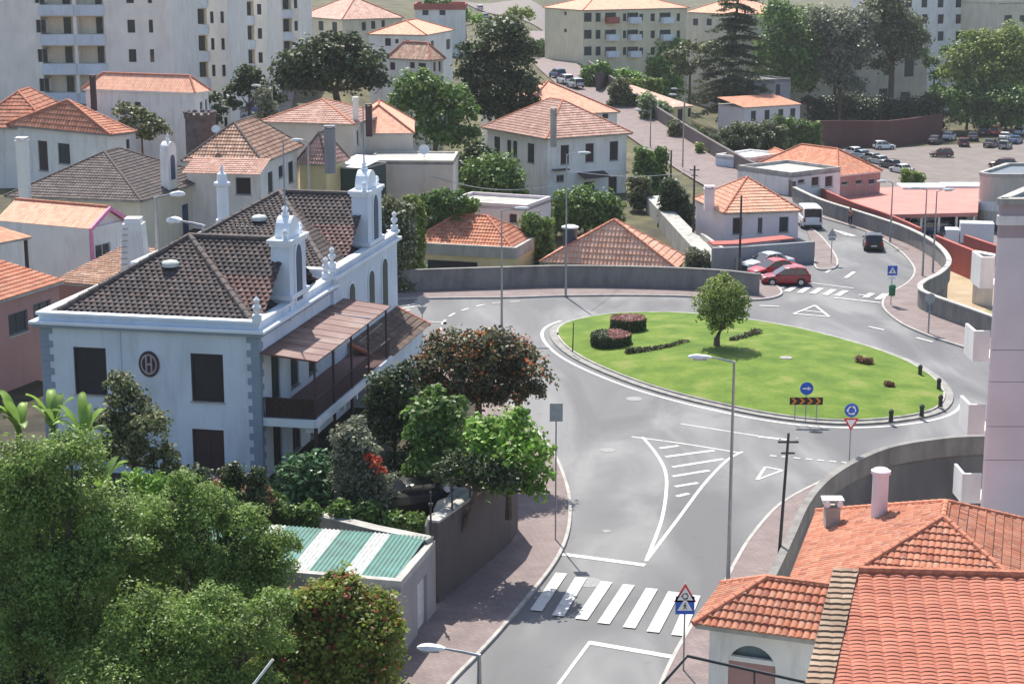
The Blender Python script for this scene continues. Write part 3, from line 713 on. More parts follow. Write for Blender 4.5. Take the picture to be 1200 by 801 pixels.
# --- the mansion with two bell gables
ZG = 2.6                                     # level of its garden
def mansion():
    # front block eaves
    A0, B0 = at(47, 372, 9.6), at(303, 393, 9.6); C0 = at(462, 274, 10.45)
    B = Vector((B0.x, B0.y)); e = (Vector((C0.x, C0.y)) - B).normalized(); n_ = Vector((-e.y, e.x))
    L = (Vector((C0.x, C0.y)) - B).length
    # front width so that its left corner falls on column 47
    k = 47 - CX; Z0 = B.y * CP + (H - 9.6) * SP; wd = (k * Z0 - F * B.x) / (n_.x * F - k * n_.y * CP)
    zE = 9.6; z0 = ZG - .3
    root = thing('mansion', 'white two storey mansion with dark tiled roofs and two small bell gables', 'mansion', (B.x - wd / 2, B.y + L / 2, z0))
    Pt = lambda u, s: B + e * s + n_ * u          # s: along the street facade, u: towards the left
    lg = L * .47
    q1 = [Pt(wd, 0), Pt(0, 0), Pt(0, lg), Pt(wd, lg)]; q2 = [Pt(wd, lg + .01), Pt(-.15, lg + .01), Pt(-.15, L), Pt(wd, L)]
    def hole(i, x0, y0, x1, y1, q):
        P0, P1 = q[i], q[(i + 1) % 4]; ua, _ = onplane(x0, (y0 + y1) / 2, P0, P1); ub, _ = onplane(x1, (y0 + y1) / 2, P0, P1)
        _, zt = onplane((x0 + x1) / 2, y0, P0, P1); _, zb = onplane((x0 + x1) / 2, y1, P0, P1); return (min(ua, ub), max(ua, ub), max(zb, z0 + .2), zt)
    fr = [hole(0, 87, 407, 125, 462, q1), hole(0, 224, 414.5, 262, 470.5, q1), hole(0, 226, 503, 263, 556, q1)]
    side = []
    for s0 in (1.6, 4.4, 7.2): side.append((s0, s0 + 1.25, ZG + 3.35, ZG + 5.9)); side.append((s0, s0 + 1.25, ZG + .1, ZG + 2.5))
    b = MB(); walls(b, q1, z0, zE, {0: fr, 1: side}); walls(b, q2, z0, zE + .25, {}); b.build('wall', M_mans, root)
    for i, h in enumerate(fr): window_parts(root, q1[0], q1[1], h, 'd' if i < 2 else 'w', fm=M_brown)
    for h in side: window_parts(root, q1[1], q1[2], h, 's' if h[2] > ZG + 2 else 'w', fm=M_framegrey)
    # arched tall windows on the rear half of the street side
    P0, P1 = q2[1], q2[2]; e2 = (P1 - P0).normalized(); out = Vector((e2.y, -e2.x))
    def arch(b, u0, u1, za, zb, d0, d1, P0=P0, e2=e2, out=out, pointed=0.0):
        r = (u1 - u0) / 2; m = (u0 + u1) / 2; pts = [(u0, za), (u1, za)]
        for k in range(9): t = math.pi * k / 8; pts.append((m + r * math.cos(t), zb - r + r * (1 + pointed) * math.sin(t)))
        n = len(pts)
        def W3(u, z, d): p = P0 + e2 * u + out * d; return (p.x, p.y, z)
        b.add([W3(u, z, d0) for u, z in pts] + [W3(u, z, d1) for u, z in pts], [list(range(n))[::-1], [i + n for i in range(n)]] + [(i, (i + 1) % n, (i + 1) % n + n, i + n) for i in range(n)])
    for px, yt, yb in ((411, 332, 352), (434, 317, 353), (449.5, 303, 353)):
        u, zt = onplane(px, yt, P0, P1); _, zb = onplane(px, yb + 8, P0, P1)
        f = MB(); arch(f, u - .62, u + .62, zb - .1, zt + .12, .004, .07); fo = None
        w = MB(); arch(w, u - .48, u + .48, zb, zt, .05, .10); wo = w.build('window', M_shut, root); f.build('frame', M_trim, wo)
    # cornice, parapet and coping round the front block
    def ring(name, q, z, h, o, i_, mat, sides=(0, 1, 2, 3)):
        qo = inset(q, -o); qi = inset(q, i_); b = MB()
        for i in sides: b.prism([qo[i], qo[(i + 1) % 4], qi[(i + 1) % 4], qi[i]], z, z + h)
        return b.build(name, mat, root)
    ring('cornice', q1, zE - .02, .16, .28, .3, M_quoin); ring('cornice', q1, zE + .143, .12, .40, .3, M_trim)
    ring('parapet', q1, zE + .266, .28, .05, .28, M_mans); ring('coping', q1, zE + .549, .12, .14, .34, M_trim)
    ring('cornice', q2, zE + .53, .16, .25, .3, M_trim); ring('parapet', q2, zE + .693, .25, .04, .28, M_mans); ring('coping', q2, zE + .946, .12, .16, .34, M_trim)
    b = MB(); walls(b, inset(q2, 0), zE + .25, zE + .53, {}); b.build('frieze', M_mans, root)
    # grey quoins
    for (c, d1, d2) in ((q1[0], (q1[1] - q1[0]).normalized(), (q1[3] - q1[0]).normalized()), (q1[1], (q1[0] - q1[1]).normalized(), (q1[2] - q1[1]).normalized())):
        o1 = -d2 * .03; o2 = -d1 * .03
        z = z0; b = MB()
        k = 0
        while z < zE - .1:
            h = .33; a, c2 = (.62, .32) if k % 2 else (.42, .52)
            p = c + o1 + o2
            b.prism([p, p + d1 * a, p + d1 * a - o1 * 1.5, p - o1 * 1.5 - o2 * 1.5, p + d2 * c2 - o2 * 1.5, p + d2 * c2], z, min(z + h - .012, zE - .03)); z += h; k += 1
        b.build('quoins', M_quoin, root)
    # oval emblem
    P0, P1 = q1[0], q1[1]; e0 = (P1 - P0).normalized(); o0 = Vector((e0.y, -e0.x))
    u, zt = onplane(175, 411, P0, P1); _, zb = onplane(175, 441.5, P0, P1); ua, _ = onplane(163, 426, P0, P1); ub, _ = onplane(187, 426, P0, P1)
    uc, zc_, ra, rb = (ua + ub) / 2, (zt + zb) / 2, (ub - ua) / 2, (zt - zb) / 2
    def oval(b, k0, k1, d0, d1, n=28):
        def W3(t, kk, d): p = P0 + e0 * (uc + ra * kk * math.cos(t)) + o0 * d; return (p.x, p.y, zc_ + rb * kk * math.sin(t))
        vs = []; fs = []
        for i in range(n):
            t = 2 * math.pi * i / n; vs += [W3(t, k0, d0), W3(t, k0, d1), W3(t, k1, d1), W3(t, k1, d0)]
        for i in range(n):
            j = (i + 1) % n
            for a in range(4): c = (a + 1) % 4; fs.append((4 * i + a, 4 * i + c, 4 * j + c, 4 * j + a))
        if k0 < .01: pass
        b.add(vs, fs)
    b = MB(); oval(b, 0.001, 1, .004, .05); em = b.build('emblem', M_brown, root)
    b = MB(); oval(b, .66, .78, .052, .085)
    def lb(x0, x1, z_0, z_1):
        v = []
        for d in (.052, .085):
            for (x, z) in ((x0, z_0), (x1, z_0), (x1, z_1), (x0, z_1)): p = P0 + e0 * (uc + x * ra) + o0 * d; v.append((p.x, p.y, zc_ + z * rb))
        b.add(v, [(3, 2, 1, 0), (4, 5, 6, 7), (0, 1, 5, 4), (1, 2, 6, 5), (2, 3, 7, 6), (3, 0, 4, 7)])
    lb(-.32, -.18, -.62, .62); lb(.18, .32, -.62, .62); lb(-.179, .179, -.07, .07)
    b.build('monogram', plain('monogram_grey', (.34, .30, .32), .7), em)
    # rain pipe on the front wall
    u_, z_ = onplane(140.5, 396, P0, P1); p_ = P0 + e0 * u_ + o0 * .05; b = MB(); b.tube([(p_.x, p_.y, z0 + .3), (p_.x, p_.y, zE - .02)], .035, 6); b.build('rain_pipe', M_mans, root)
    # main roofs: hip with high front apex, and a cross roof running to each bell gable
    zr = zE + .35; mes = []; caps = MB(); TW = (.30, .27, .065)
    V3 = lambda p, z: Vector((p.x, p.y, z))
    def apex_on(px, py, uu):                    # height from the photo on the line u = uu
        u_, z_ = onplane(px, py, Pt(uu, 0), Pt(uu, L)); return u_, z_
    for (qq, ap, tow, zt_) in ((q1, (222, 277), 0, 0), (q2, (328, 225), 1, .3)):
        qi = inset(qq, .3); A, B_, C, D = qi; zb = zr + zt_ * 1.2
        mid = (A + B_ + C + D) / 4
        s_, z_ = apex_on(*ap, wd * .5)
        s_ = min(max(s_, (B_ - B).dot(e) + 3), (C - B).dot(e) - 1.5)
        AP = V3(Pt(wd * .5, s_), z_)
        a, b2, c, d = V3(A, zb), V3(B_, zb), V3(C, zb), V3(D, zb)
        print('mansion apex', s_, z_, 'eave', zb, 'L', L, 'wd', wd)
        for poly in ((a, b2, AP), (b2, c, AP), (c, d, AP), (d, a, AP)): mes.append(tile_geo(poly, poly[0], poly[1], *TW, M_darkT, 'r', root, stag=True))
        for p in (a, b2, c, d):
            k = 14
            for i in range(k): caps.tube([p.lerp(AP, i / k) + Vector((0, 0, .05)), p.lerp(AP, (i + 1.08) / k) + Vector((0, 0, .05))], [.17, .14], 8)
        # pale round skylight on the front slope
        d_ = ray(*((200, 313) if tow == 0 else (304, 259))); nn_ = (b2 - a).cross(AP - a).normalized(); t_ = (a - Vector((0, 0, H))).dot(nn_) / d_.dot(nn_); sp_ = Vector((0, 0, H)) + d_ * t_
        sk = MB(); sk.lathe([(.42, .05), (.42, .22), (.34, .30), (.05, .36)], sp_, 16); sk.build('skylight', plain('skylight_white', (.5, .55, .53), .4), root)
        # cross roof to the gable: ridge level with the apex
        E = V3(Pt(.25, s_), AP.z - .02); hw = (AP.z - zb - .1) / math.tan(R(33)); hw = min(hw, 4.2)
        w0, w1 = V3(Pt(.25, s_ - hw), zb + .12), V3(Pt(.25, s_ + hw), zb + .12); i0, i1 = V3(Pt(wd * .5, s_ - hw), zb + .12), V3(Pt(wd * .5, s_ + hw), zb + .12)
        ap2 = AP - Vector((0, 0, .02))
        hm, hz = .52, .0
        m0, m1 = i0.lerp(ap2, hm), w0.lerp(E, hm)
        mes.append(tile_geo((i0, w0, m1, m0), i0, w0, *TW, M_darkRedT, 'r', root, stag=True)); mes.append(tile_geo((m0, m1, E, ap2), m0, m1, *TW, M_darkT, 'r', root, stag=True))
        mes.append(tile_geo((w1, i1, ap2, E), w1, i1, *TW, M_darkT, 'r', root, stag=True))
        for i in range(14): caps.tube([AP.lerp(E, i / 14) + Vector((0, 0, .05)), AP.lerp(E, (i + 1.08) / 14) + Vector((0, 0, .05))], [.15, .13], 8)
        # bell gable tower standing on the facade
        tw, td = (1.25 if tow == 0 else 1.4), .8
        ztop = E.z - (.45 if tow == 0 else .25)
        def G(s, u, z): p = Pt(u, s_ + s); return Vector((p.x, p.y, z))
        zb0 = zE + .9 + zt_
        tq = [Pt(td, s_ - tw), Pt(-.12, s_ - tw), Pt(-.12, s_ + tw), Pt(td, s_ + tw)]
        g = MB(); g.prism(tq, zb0 - 1.1, ztop + .5); gt = g.build('bell_gable', M_mans, root)
        g = MB(); g.prism(inset(tq, -.16), ztop + .503, ztop + .66); g.prism(inset(tq, -.07), ztop + .34, ztop + .504); g.build('cornice', M_trim, gt)
        g = MB(); g.prism(inset(tq, -.14), zb0 - .1, zb0 + .12); g.build('base_moulding', M_trim, gt)
        # rounded cap with scrolls, ball and mast
        g = MB(); n = 12; prof = [(math.cos(math.pi * k / n) * tw * .62, math.sin(math.pi * k / n) * 1.0) for k in range(n + 1)]
        vs = [G(x, td - .05, ztop + .663 + z) for x, z in prof] + [G(x, 0.0, ztop + .663 + z) for x, z in prof]; m = n + 1
        g.add(vs, [list(range(m)), [i + m for i in range(m)][::-1]] + [(i, i + m, i + 1 + m, i + 1) for i in range(m - 1)] + [(0, m - 1, 2 * m - 1, m)])
        for sx in (-1, 1):
            g.lathe([(.13, 0), (.15, .1), (.08, .16), (.14, .30), (.10, .44), (.02, .52)], G(sx * (tw - .12), .1, ztop + .663), 10)
        g.lathe([(.16, 0), (.2, .12), (.1, .2), (.17, .36), (.03, .52)], G(0, .45, ztop + 1.64), 12)
        g.build('rounded_cap', M_trim, gt)
        g = MB(); g.tube([G(0, .45, ztop + 2.1), G(0, .45, ztop + 5.2)], [.05, .03], 6); g.build('mast', M_quoin, gt)
        # pointed arch window facing the street
        P0, e2_, out_ = Pt(-.12, s_ - tw), e, -n_
        zt2 = ztop + .05; zb2 = zt2 - (2.5 if tow == 0 else 2.4)
        f = MB(); arch(f, tw - .55, tw + .55, zb2 - .1, zt2 + .1, .005, .06, P0, e2_, out_, .7)
        w = MB(); arch(w, tw - .40, tw + .40, zb2, zt2 - .05, .045, .09, P0, e2_, out_, .7); wo = w.build('window', M_shutblue, gt); f.build('frame', M_trim, wo)
    rf = join_meshes(mes, 'roof', root); caps.build('ridge_cap', M_capdark, rf)
    # finials on the parapet corners
    for (s, u, z) in ((.0, 0, zE + .67), (lg - .6, 0, zE + .67), (lg + .15, -.1, zE + 1.07), (L - .15, -.1, zE + 1.07)):
        p = Pt(u + .05, s); g = MB(); g.box(p.x - .2, p.y - .2, z, p.x + .2, p.y + .2, z + .3)
        g.lathe([(.14, 0), (.06, .1), (.2, .28), (.2, .38), (.07, .52), (.14, .62), (.14, .70), (.02, .84)], (p.x, p.y, z + .3), 12); g.build('finial', M_trim, root)
    # ---- the verandah
    zf = ZG + 3.0; zt = zE - .75
    def su(px, py, z): p = at(px, py, z); d_ = Vector((p.x, p.y)) - B; return d_.dot(e), d_.dot(n_)
    sa_, ua_ = su(378, 424, zt - .35); sb_, ub_ = su(452, 358, zt - .35); vd = -(ua_ + ub_) / 2 - .25; s0 = sa_ + .3; s1 = sb_ + .6
    def G(s, u, z): p = Pt(u, s); return Vector((p.x, p.y, z))
    def obox(b, sa, sb, ua, ub, za, zb): b.prism([Pt(ua, sa), Pt(ub, sa), Pt(ub, sb), Pt(ua, sb)], za, zb)
    b = MB(); obox(b, s0, s1, -.03, -vd, zf - .22, zf); b.build('balcony_floor', plain('balcony_floor_red', (.22, .12, .11), .8), root)
    b = MB(); obox(b, s0 - .06, s1 + .02, -vd - .002, -vd - .14, zf - .32, zf + .06); obox(b, s0 - .15, s0 - .002, -.03, -vd, zf - .32, zf + .06)
    for k in range(7):                                                       # dentils/brackets under the edge
        s = s0 + .25 + (s1 - s0 - .5) * k / 6; obox(b, s - .09, s + .09, -vd + .5, -vd - .1, zf - .62, zf - .325)
    b.build('balcony_edge', M_trim, root)
    b = MB(); vs = [G(s0 - .3, .12 - .15, zt - .05), G(s1 - .6, -.03, zt - .05), G(s1 - .6, -vd - .25, zt - .35), G(s0 - .3, -vd - .25, zt - .35)]
    dn = Vector((0, 0, -.07)); b.add(vs + [v + dn for v in vs], [(0, 1, 2, 3), (7, 6, 5, 4), (0, 4, 5, 1), (1, 5, 6, 2), (2, 6, 7, 3), (3, 7, 4, 0)])
    for k in range(12):
        t = k / 11; p, p2 = vs[0].lerp(vs[1], t), vs[3].lerp(vs[2], t); b.tube([p, p2], .022, 6)
    m, n, l, bs = newmat('rusty_sheet'); tc = n.new('ShaderNodeTexCoord'); nz = n.new('ShaderNodeTexNoise'); nz.inputs['Scale'].default_value = .7; nz.inputs['Detail'].default_value = 9
    l.new(tc.outputs['Object'], nz.inputs[0]); r_ = ramp(n, [(.35, (.11, .038, .03)), (.52, (.145, .065, .052)), (.66, (.20, .13, .11))]); l.new(nz.outputs['Fac'], r_.inputs[0]); l.new(r_.outputs[0], bs.inputs['Base Color']); bs.inputs['Roughness'].default_value = .55
    b.build('verandah_roof', m, root)
    for s in (s0 + .1, s0 + 3.0, s0 + 6.0, s0 + 9.0, s1 - .7):
        b = MB(); b.tube([G(s, -vd, zf), G(s, -vd, zt - .35)], .055, 8); b.tube([G(s, -vd, z0), G(s, -vd, zf - .3)], .09, 8); b.build('verandah_post', M_brown, root)
    b = MB()
    for z in (zf + .12, zf + 1.0): b.tube([G(s0, -.05, z), G(s0, -vd, z), G(s1 - .1, -vd, z)], .03, 6)
    for k in range(22): p = G(s0, -.05, 0).lerp(G(s0, -vd, 0), k / 21); b.tube([(p.x, p.y, zf + .1), (p.x, p.y, zf + 1.0)], .018, 4)
    for k in range(80): p = G(s0, -vd, 0).lerp(G(s1 - .1, -vd, 0), k / 79); b.tube([(p.x, p.y, zf + .1), (p.x, p.y, zf + 1.0)], .014, 4)
    b.build('railing', M_brown, root)
    b = MB(); obox(b, s0 + .04, s0 + .10, -.1, -vd + .05, zf + .05, zf + 1.0); b.build('cloth_screen', plain('old_brown_screen', (.07, .05, .035), .9, noise=.4, scale=5), root)
    # awning lamp rods seen on the verandah
    b = MB(); b.tube([G(s1 - 4.0, -.1, zt - .1), G(s1 - 4.0, -vd - .1, zt - .3)], .04, 6); b.tube([G(s1 - 2.2, -vd + 1.0, zf + 1.3), G(s1 - 2.2, -vd - .2, zf + 2.3)], .04, 6); b.build('awning_rod', M_lampw, root)
    # lean-to with brown tiles at the far end
    zh = 5.5; sA, uA = su(458, 425, zh - .25); sB, uB = su(499, 380, zh - .25); wA = -(uA + uB) / 2
    qa = [G(sA, -.18, zh + .7), G(sA, -wA, zh - .25), G(sB, -wA, zh - .25), G(sB, -.18, zh + .7)]
    ro = join_meshes([tile_geo(qa, qa[1], qa[2], .26, .4, .05, tilemat('dark_brown_tile', [(.17, .12, .09), (.12, .085, .07), (.24, .17, .13)], (.08, .06, .05), .6, bump=False), 'r', root)], 'annex_roof', root)
    for (s_a, s_b) in ((qa[0], qa[1]), (qa[3], qa[2])):
        b = MB()
        for i in range(12): b.tube([s_a.lerp(s_b, i / 12), s_a.lerp(s_b, (i + 1.1) / 12)], [.13, .11], 8)
        b.build('ridge_cap', M_cap, ro)
    b = MB(); obox(b, sA + .3, sB - .3, -.18, -wA + .35, z0, zh - .4); b.build('annex_wall', M_mans, root)
    return root, Pt, L, lg, zE, wd
mans, MP, ML, Mlg, MzE, Mwd = mansion()
M_pinkbig = tilemat('pale_striped_tile', [(.78, .42, .28), (.82, .52, .38), (.66, .32, .20), (.80, .47, .33)], (.45, .28, .22), .45, bump=False)
# ------------------------------------------------------------------ the garden terrace and its walls beside the bottom road
gpoly = P([(-40, 470), (45, 445), (300, 545), (455, 405), (470, 400), (560, 470), (578, 560), (566, 582), (500, 634), (440, 628), (310, 600), (-60, 560)], ZG)
polyface('garden_ground', gpoly, ZG, M_gardenearth, depth=3.2)
gw = P([(602, 560), (594, 574), (575, 590), (508, 640)], ZG)
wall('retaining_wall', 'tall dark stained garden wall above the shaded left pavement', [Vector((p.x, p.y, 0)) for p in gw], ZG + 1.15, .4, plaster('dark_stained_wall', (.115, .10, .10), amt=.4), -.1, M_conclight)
gw2 = P([(504, 645), (440, 632), (380, 617), (308, 603)], ZG + .2)
wall('retaining_wall', 'pale low wall at the garden edge above the green corrugated roof', [Vector((p.x, p.y, 0)) for p in gw2], ZG + .75, .45, M_conclight, -.1, M_conclight)
# scalloped concrete planter behind the garden wall with iron posts
r = thing('planter', 'scalloped concrete planter edge with rounded lumps above the tall garden wall', 'planter', at(540, 610, ZG + .7))
b = MB()
for px, py, s in ((513, 628, .55), (528, 610, .75), (541, 598, .8), (556, 590, .55)):
    p = at(px, py, ZG); n = 8
    b.lathe([(s, 0), (s * 1.0, .5), (s * .8, .85), (s * .4, 1.0), (.02, 1.03)], p, 12)
b.build('planter_edge', M_conclight, r)
for i, (px, py) in enumerate(((505, 640), (530, 622), (551, 607), (575, 590))):
    p = at(px, py - 14, ZG + .75); b = MB(); b.tube([(p.x, p.y, ZG + .7), (p.x, p.y, ZG + 2.6)], [.05, .04], 6); b.box(p.x - .08, p.y - .08, ZG + 2.0, p.x + .08, p.y + .08, ZG + 2.1)
    tag(b.build('iron_post', M_iron), ['thin iron post at the near corner of the tall garden wall', 'second thin iron post up along the tall garden wall', 'third thin iron post along the tall garden wall beside the planter', 'farthest thin iron post on the tall garden wall under the leaves'][i], 'post', 'iron posts on the garden wall')
# shed with green corrugated sheets
M_shedw = plaster('greyish_lilac_wall', (.34, .325, .33))
def shed():
    z1 = 2.95; q = P([(200, 700), (462, 690), (498, 650), (300, 612)], z1); q = [Vector((p.x, p.y)) for p in q]
    A, B, C = q[0], at(470, 687, z1), at(500, 651, z1); B = Vector((B.x, B.y)); C = Vector((C.x, C.y)); e = (C - B).normalized(); n_ = Vector((-e.y, e.x))
    Q = [B + n_ * 12, B, B + e * 4.9, B + e * 4.9 + n_ * 12]
    f_ = MB(); qq = [B - e * 6 + n_ * 2.5, B - e * 6, B - e * .003, B - e * .003 + n_ * 2.5]
    r = thing('shed', 'low pale shed with a green and white corrugated sheet roof', 'shed', (Q[1].x - 4, Q[1].y + 2, -.3))
    b = MB(); walls(b, inset(Q, .0), -.4, z1 - .05, {1: [(2.2, 3.6, .0, 2.2)]}); b.build('wall', M_shedw, r)
    window_parts(r, Q[1], Q[2], (2.2, 3.6, .0, 2.2), 'n', small=True)
    f_.prism(qq, -.4, z1 - .2); f_.build('lower_wing', M_shedw, r)
    b = MB(); qi = inset(Q, .32); 
    for i in (0, 1): b.prism([Q[i], Q[i + 1], qi[i + 1], qi[i]], z1 - .047, z1 + .22)
    b.build('coping', M_conclight, r)
    # corrugated sheets run from the garden wall down to the front; three of them are clear white
    P0 = Vector((qi[1].x, qi[1].y)); L = (qi[0] - qi[1]).length; D = 4.4
    whites = [(1.55, 2.25), (3.7, 4.5), (6.1, 6.85)]
    bands = []; x = 0
    for w0, w1 in whites: bands.append((x, w0, 0)); bands.append((w0, w1, 1)); x = w1
    bands.append((x, L, 0))
    gm = plain('green_sheet', (.035, .15, .125), .45, noise=.3, scale=1.5); wm = plain('white_sheet', (.38, .40, .39), .5, noise=.25)
    for u0, u1, k in bands:
        b = MB(); n = max(4, int((u1 - u0) / .045)); vs = []
        for i in range(n + 1):
            u = u0 + (u1 - u0) * i / n; h = .03 * math.sin(u * 2 * math.pi / .18)
            p = P0 + n_ * u; p2 = p + e * D
            vs += [(p.x, p.y, z1 + .05 + h), (p2.x, p2.y, z1 + .42 + h)]
        b.add(vs, [(2 * i, 2 * i + 1, 2 * i + 3, 2 * i + 2) for i in range(n)])
        b.build('clear_sheet' if k else 'green_sheet', wm if k else gm, r, smooth=True)
shed()
# low white wall and doorway further down
w1 = P([(468, 800), (440, 830)], 0)

# ------------------------------------------------------------------ houses on the left
q, z1 = rectq((166, 236), (5, 226), (252, 208), 140, 'C')
q[0] = q[0]; 
r, wq = house('cream house with a grey tiled hip roof, blue shutters and one bell gable', q, z1, mat=M_cream, over=.3,
    wins=[(1, 214, 238, 223, 284, 'b'), (1, 231, 231, 241, 274, 'b')], roof=('hip', 3.0, M_greyT, M_capdark, (.26, .36, .05)), cornice=M_conclight, fm=M_trim)
def small_gable(r, q, z1, px, py0, py1, zc):
    e = (q[2] - q[1]).normalized(); out = Vector((e.y, -e.x)); p = atd(px, py1, zc)
    u = (Vector((p.x, p.y)) - q[1]).dot(e); c = q[1] + e * u - out * .5
    hh = 3.3
    b = MB(); b.prism([c - e * .85 - out * .35, c - e * .85 + out * .35, c + e * .85 + out * .35, c + e * .85 - out * .35], z1 - .1, z1 + hh); g = b.build('bell_gable', M_white, r)
    b = MB(); pr = [(math.cos(math.pi * k / 10) * .8, math.sin(math.pi * k / 10) * .7) for k in range(11)]
    vs = [tuple(c + e * x - out * .35) + (z1 + hh + .003 + z,) for x, z in pr] + [tuple(c + e * x + out * .35) + (z1 + hh + .003 + z,) for x, z in pr]
    b.add(vs, [list(range(11)), list(range(11, 22))[::-1]] + [(i, i + 11, i + 12, i + 1) for i in range(10)]); b.lathe([(.12, 0), (.16, .2), (.05, .35), (.12, .5), (.02, .7)], (c.x, c.y, z1 + hh + .7), 8); b.build('rounded_cap', M_white, g)
    b = MB(); pts = [(-.36, .9), (.36, .9)] + [(math.cos(math.pi * k / 8) * .36, 2.5 + math.sin(math.pi * k / 8) * .4) for k in range(9)]
    cc = c + out * .36; n = len(pts)
    b.add([tuple(cc + e * x) + (z1 + z,) for x, z in pts] + [tuple(cc + e * x + out * .05) + (z1 + z,) for x, z in pts], [list(range(n))[::-1], list(range(n, 2 * n))] + [(i, (i + 1) % n, (i + 1) % n + n, i + n) for i in range(n)])
    b.build('window', M_shutblue, g)
small_gable(r, q, z1, 205, 180, 226, 146)
chimney(r, 29, 222, 160, 141, .8)
# cross roof joining its gable
ctr = (q[0] + q[1] + q[2] + q[3]) / 4
# white house with pink trim
q, z1 = rectq((104, 268), (-6, 258), (152, 252), 122, 'A')
r, wq = house('small white house with a pale tiled gable roof, pink verge and balcony', q, z1, mat=M_white, over=.05, wins=[(1, 112, 285, 130, 308, 'g')],
    roof=('gable', 1.2, M_orangeP, M_cap, None, 0, 0, M_white), cornice=M_trim)
pk = plain('pink_trim', (.72, .25, .42), .7)
e = (q[2] - q[1]).normalized(); o_ = Vector((e.y, -e.x)); Lw = (q[2] - q[1]).length
def quadbar(b, u0, z0_, u1, z1_, t, d0, d1):
    vs = [];
    for d in (d0, d1):
        for u, z in ((u0, z0_), (u1, z1_), (u1, z1_ + t), (u0, z0_ + t)): p = q[1] + e * u + o_ * d; vs.append((p.x, p.y, z))
    b.add(vs, [(3, 2, 1, 0), (4, 5, 6, 7), (0, 1, 5, 4), (1, 2, 6, 5), (2, 3, 7, 6), (3, 0, 4, 7)])
b = MB(); quadbar(b, 0, z1 - .25, Lw / 2, z1 + .98, .28, .03, .2); quadbar(b, Lw / 2, z1 + .98, Lw, z1 - .25, .28, .03, .2); quadbar(b, .02, z1 - 3.0, .3, z1 - 3.0, 2.7, .03, .12); b.build('pink_verge', pk, r)
b = MB(); quadbar(b, .3, z1 - 3.1, Lw, z1 - 3.1, .2, .03, 1.0); quadbar(b, .3, z1 - 2.895, Lw, z1 - 2.895, .95, .9, 1.0); b.build('balcony', M_white, r)
b = MB(); quadbar(b, .3, z1 - 3.25, Lw, z1 - 3.25, .14, .03, 1.05); b.build('pink_band', pk, r)
# tall tapering white chimney with ladder marks
r = thing('chimney_stack', 'tall tapering white chimney stack with rungs behind the dark mansion roof', 'chimney', atd(160, 330, 115))
p = atd(160, 330, 115); t = atd(158, 252, 115); h = t.z - p.z
b = MB(); vs = [(p.x + sx * w_, p.y + sy * w_, z) for z, w_ in ((p.z - 3, 1.0), (t.z - .35, .62)) for sx, sy in ((-1, -1), (1, -1), (1, 1), (-1, 1))]
b.add(vs, [(0, 3, 2, 1), (4, 5, 6, 7), (0, 1, 5, 4), (1, 2, 6, 5), (2, 3, 7, 6), (3, 0, 4, 7)]); b.box(p.x - .5, p.y - .5, t.z - .347, p.x + .5, p.y + .5, t.z); b.build('stack', M_white, r)
for k in range(9): z = p.z + h * (.12 + k * .09); w_ = .62 + (t.z - .35 - z) / (h + 2.6) * .38; b = MB(); b.box(p.x - w_ - .1, p.y - w_ - .09, z, p.x - w_ + .4, p.y - w_ - .02, z + .05); b.build('rung', M_steel, r)
# salmon house bottom left
q, z1 = rectq((77, 329), (-10, 357), (100, 320), 104, 'A')
q, z1 = rectq((77, 329), (-30, 362), None, 104, depth=7)
house('salmon walled house with a salmon tile roof and grey green shutters at the left edge', q, z1, mat=M_salmon, over=.3, wins=[(0, 10, 365, 33, 391, 's'), (0, 39, 353, 60, 378, 'g')], roof=('shed0', 1.5, M_orange, M_cap, (.3, .45, .05)), fm=M_framegrey)
q, z1 = rectq((118, 335), (60, 330), None, 112, depth=8)
house('low outbuilding with old brown tiles below the white and pink house', q, z1, mat=M_salmon, over=.2, roof=('shed0', 1.0, M_brownT, M_cap, (.26, .4, .05)), name='outbuilding')
# open porch
q, z1 = rectq((38, 277), (-20, 288), None, 112, depth=5)
r = thing('porch', 'open porch with a small orange roof on brown posts at the left edge', 'porch', (q[1].x, q[1].y, z1 - 3))
roofing(r, q, z1, ('shed0', .7, M_orange, M_cap, None))
for p in inset(q, .3): b = MB(); b.box(p.x - .1, p.y - .1, z1 - 4.5, p.x + .1, p.y + .1, z1 - .17); b.build('post', M_brown, r)
b = MB(); b.prism(q, z1 - 4.8, z1 - 3.0); b.build('terrace', M_brownT, r)
# white houses with orange roofs, top left
q, z1 = rectq((130, 158), (6, 146), (160, 144), 158, 'A')
house('white house with bright orange hip roof, grey cornice and arched door, far left', q, z1, mat=M_white, over=.4, wins=[(0, 45, 165, 56, 200, 'w'), (0, 68, 168, 82, 192, 's'), (1, 148, 163, 153, 174, 's')], roof=('hip', 2.5, M_orangeG, M_cap, (.4, .5, .05), 0, 'p'), cornice=M_greywall, fm=M_framegrey)
q, z1 = rectq((60, 150), (-40, 150), None, 166, depth=12)
house('house with a tall orange roof rising behind the far left white house', q, z1, mat=M_white, over=.4, roof=('hip', 3.0, M_orangeG, M_cap, (.4, .5, .05)))
q, z1 = rectq((229, 109), (96, 104), (248, 101), 174, 'A')
r, _ = house('plain white house with a flat orange hip roof in front of the tall apartment block', q, z1, mat=M_white, over=.25, wins=[(0, 157, 119, 165, 126, 's'), (1, 234.5, 119, 238, 132, 's'), (1, 240.5, 116, 243.5, 130, 's')], roof=('hip', 1.5, M_orangeP, M_cap, None), cornice=M_trim)
chimney(r, 110, 120, 88, 172, .5, M_brown)
r = thing('water_tower', 'dark brown drum with scalloped rim behind the brown tiled roof', 'tank', atd(236, 172, 158)); p = atd(236, 172, 158)
b = MB(); b.lathe([(1.35, -3), (1.35, 2.5), (1.45, 2.6), (1.45, 2.9)], p, 18)
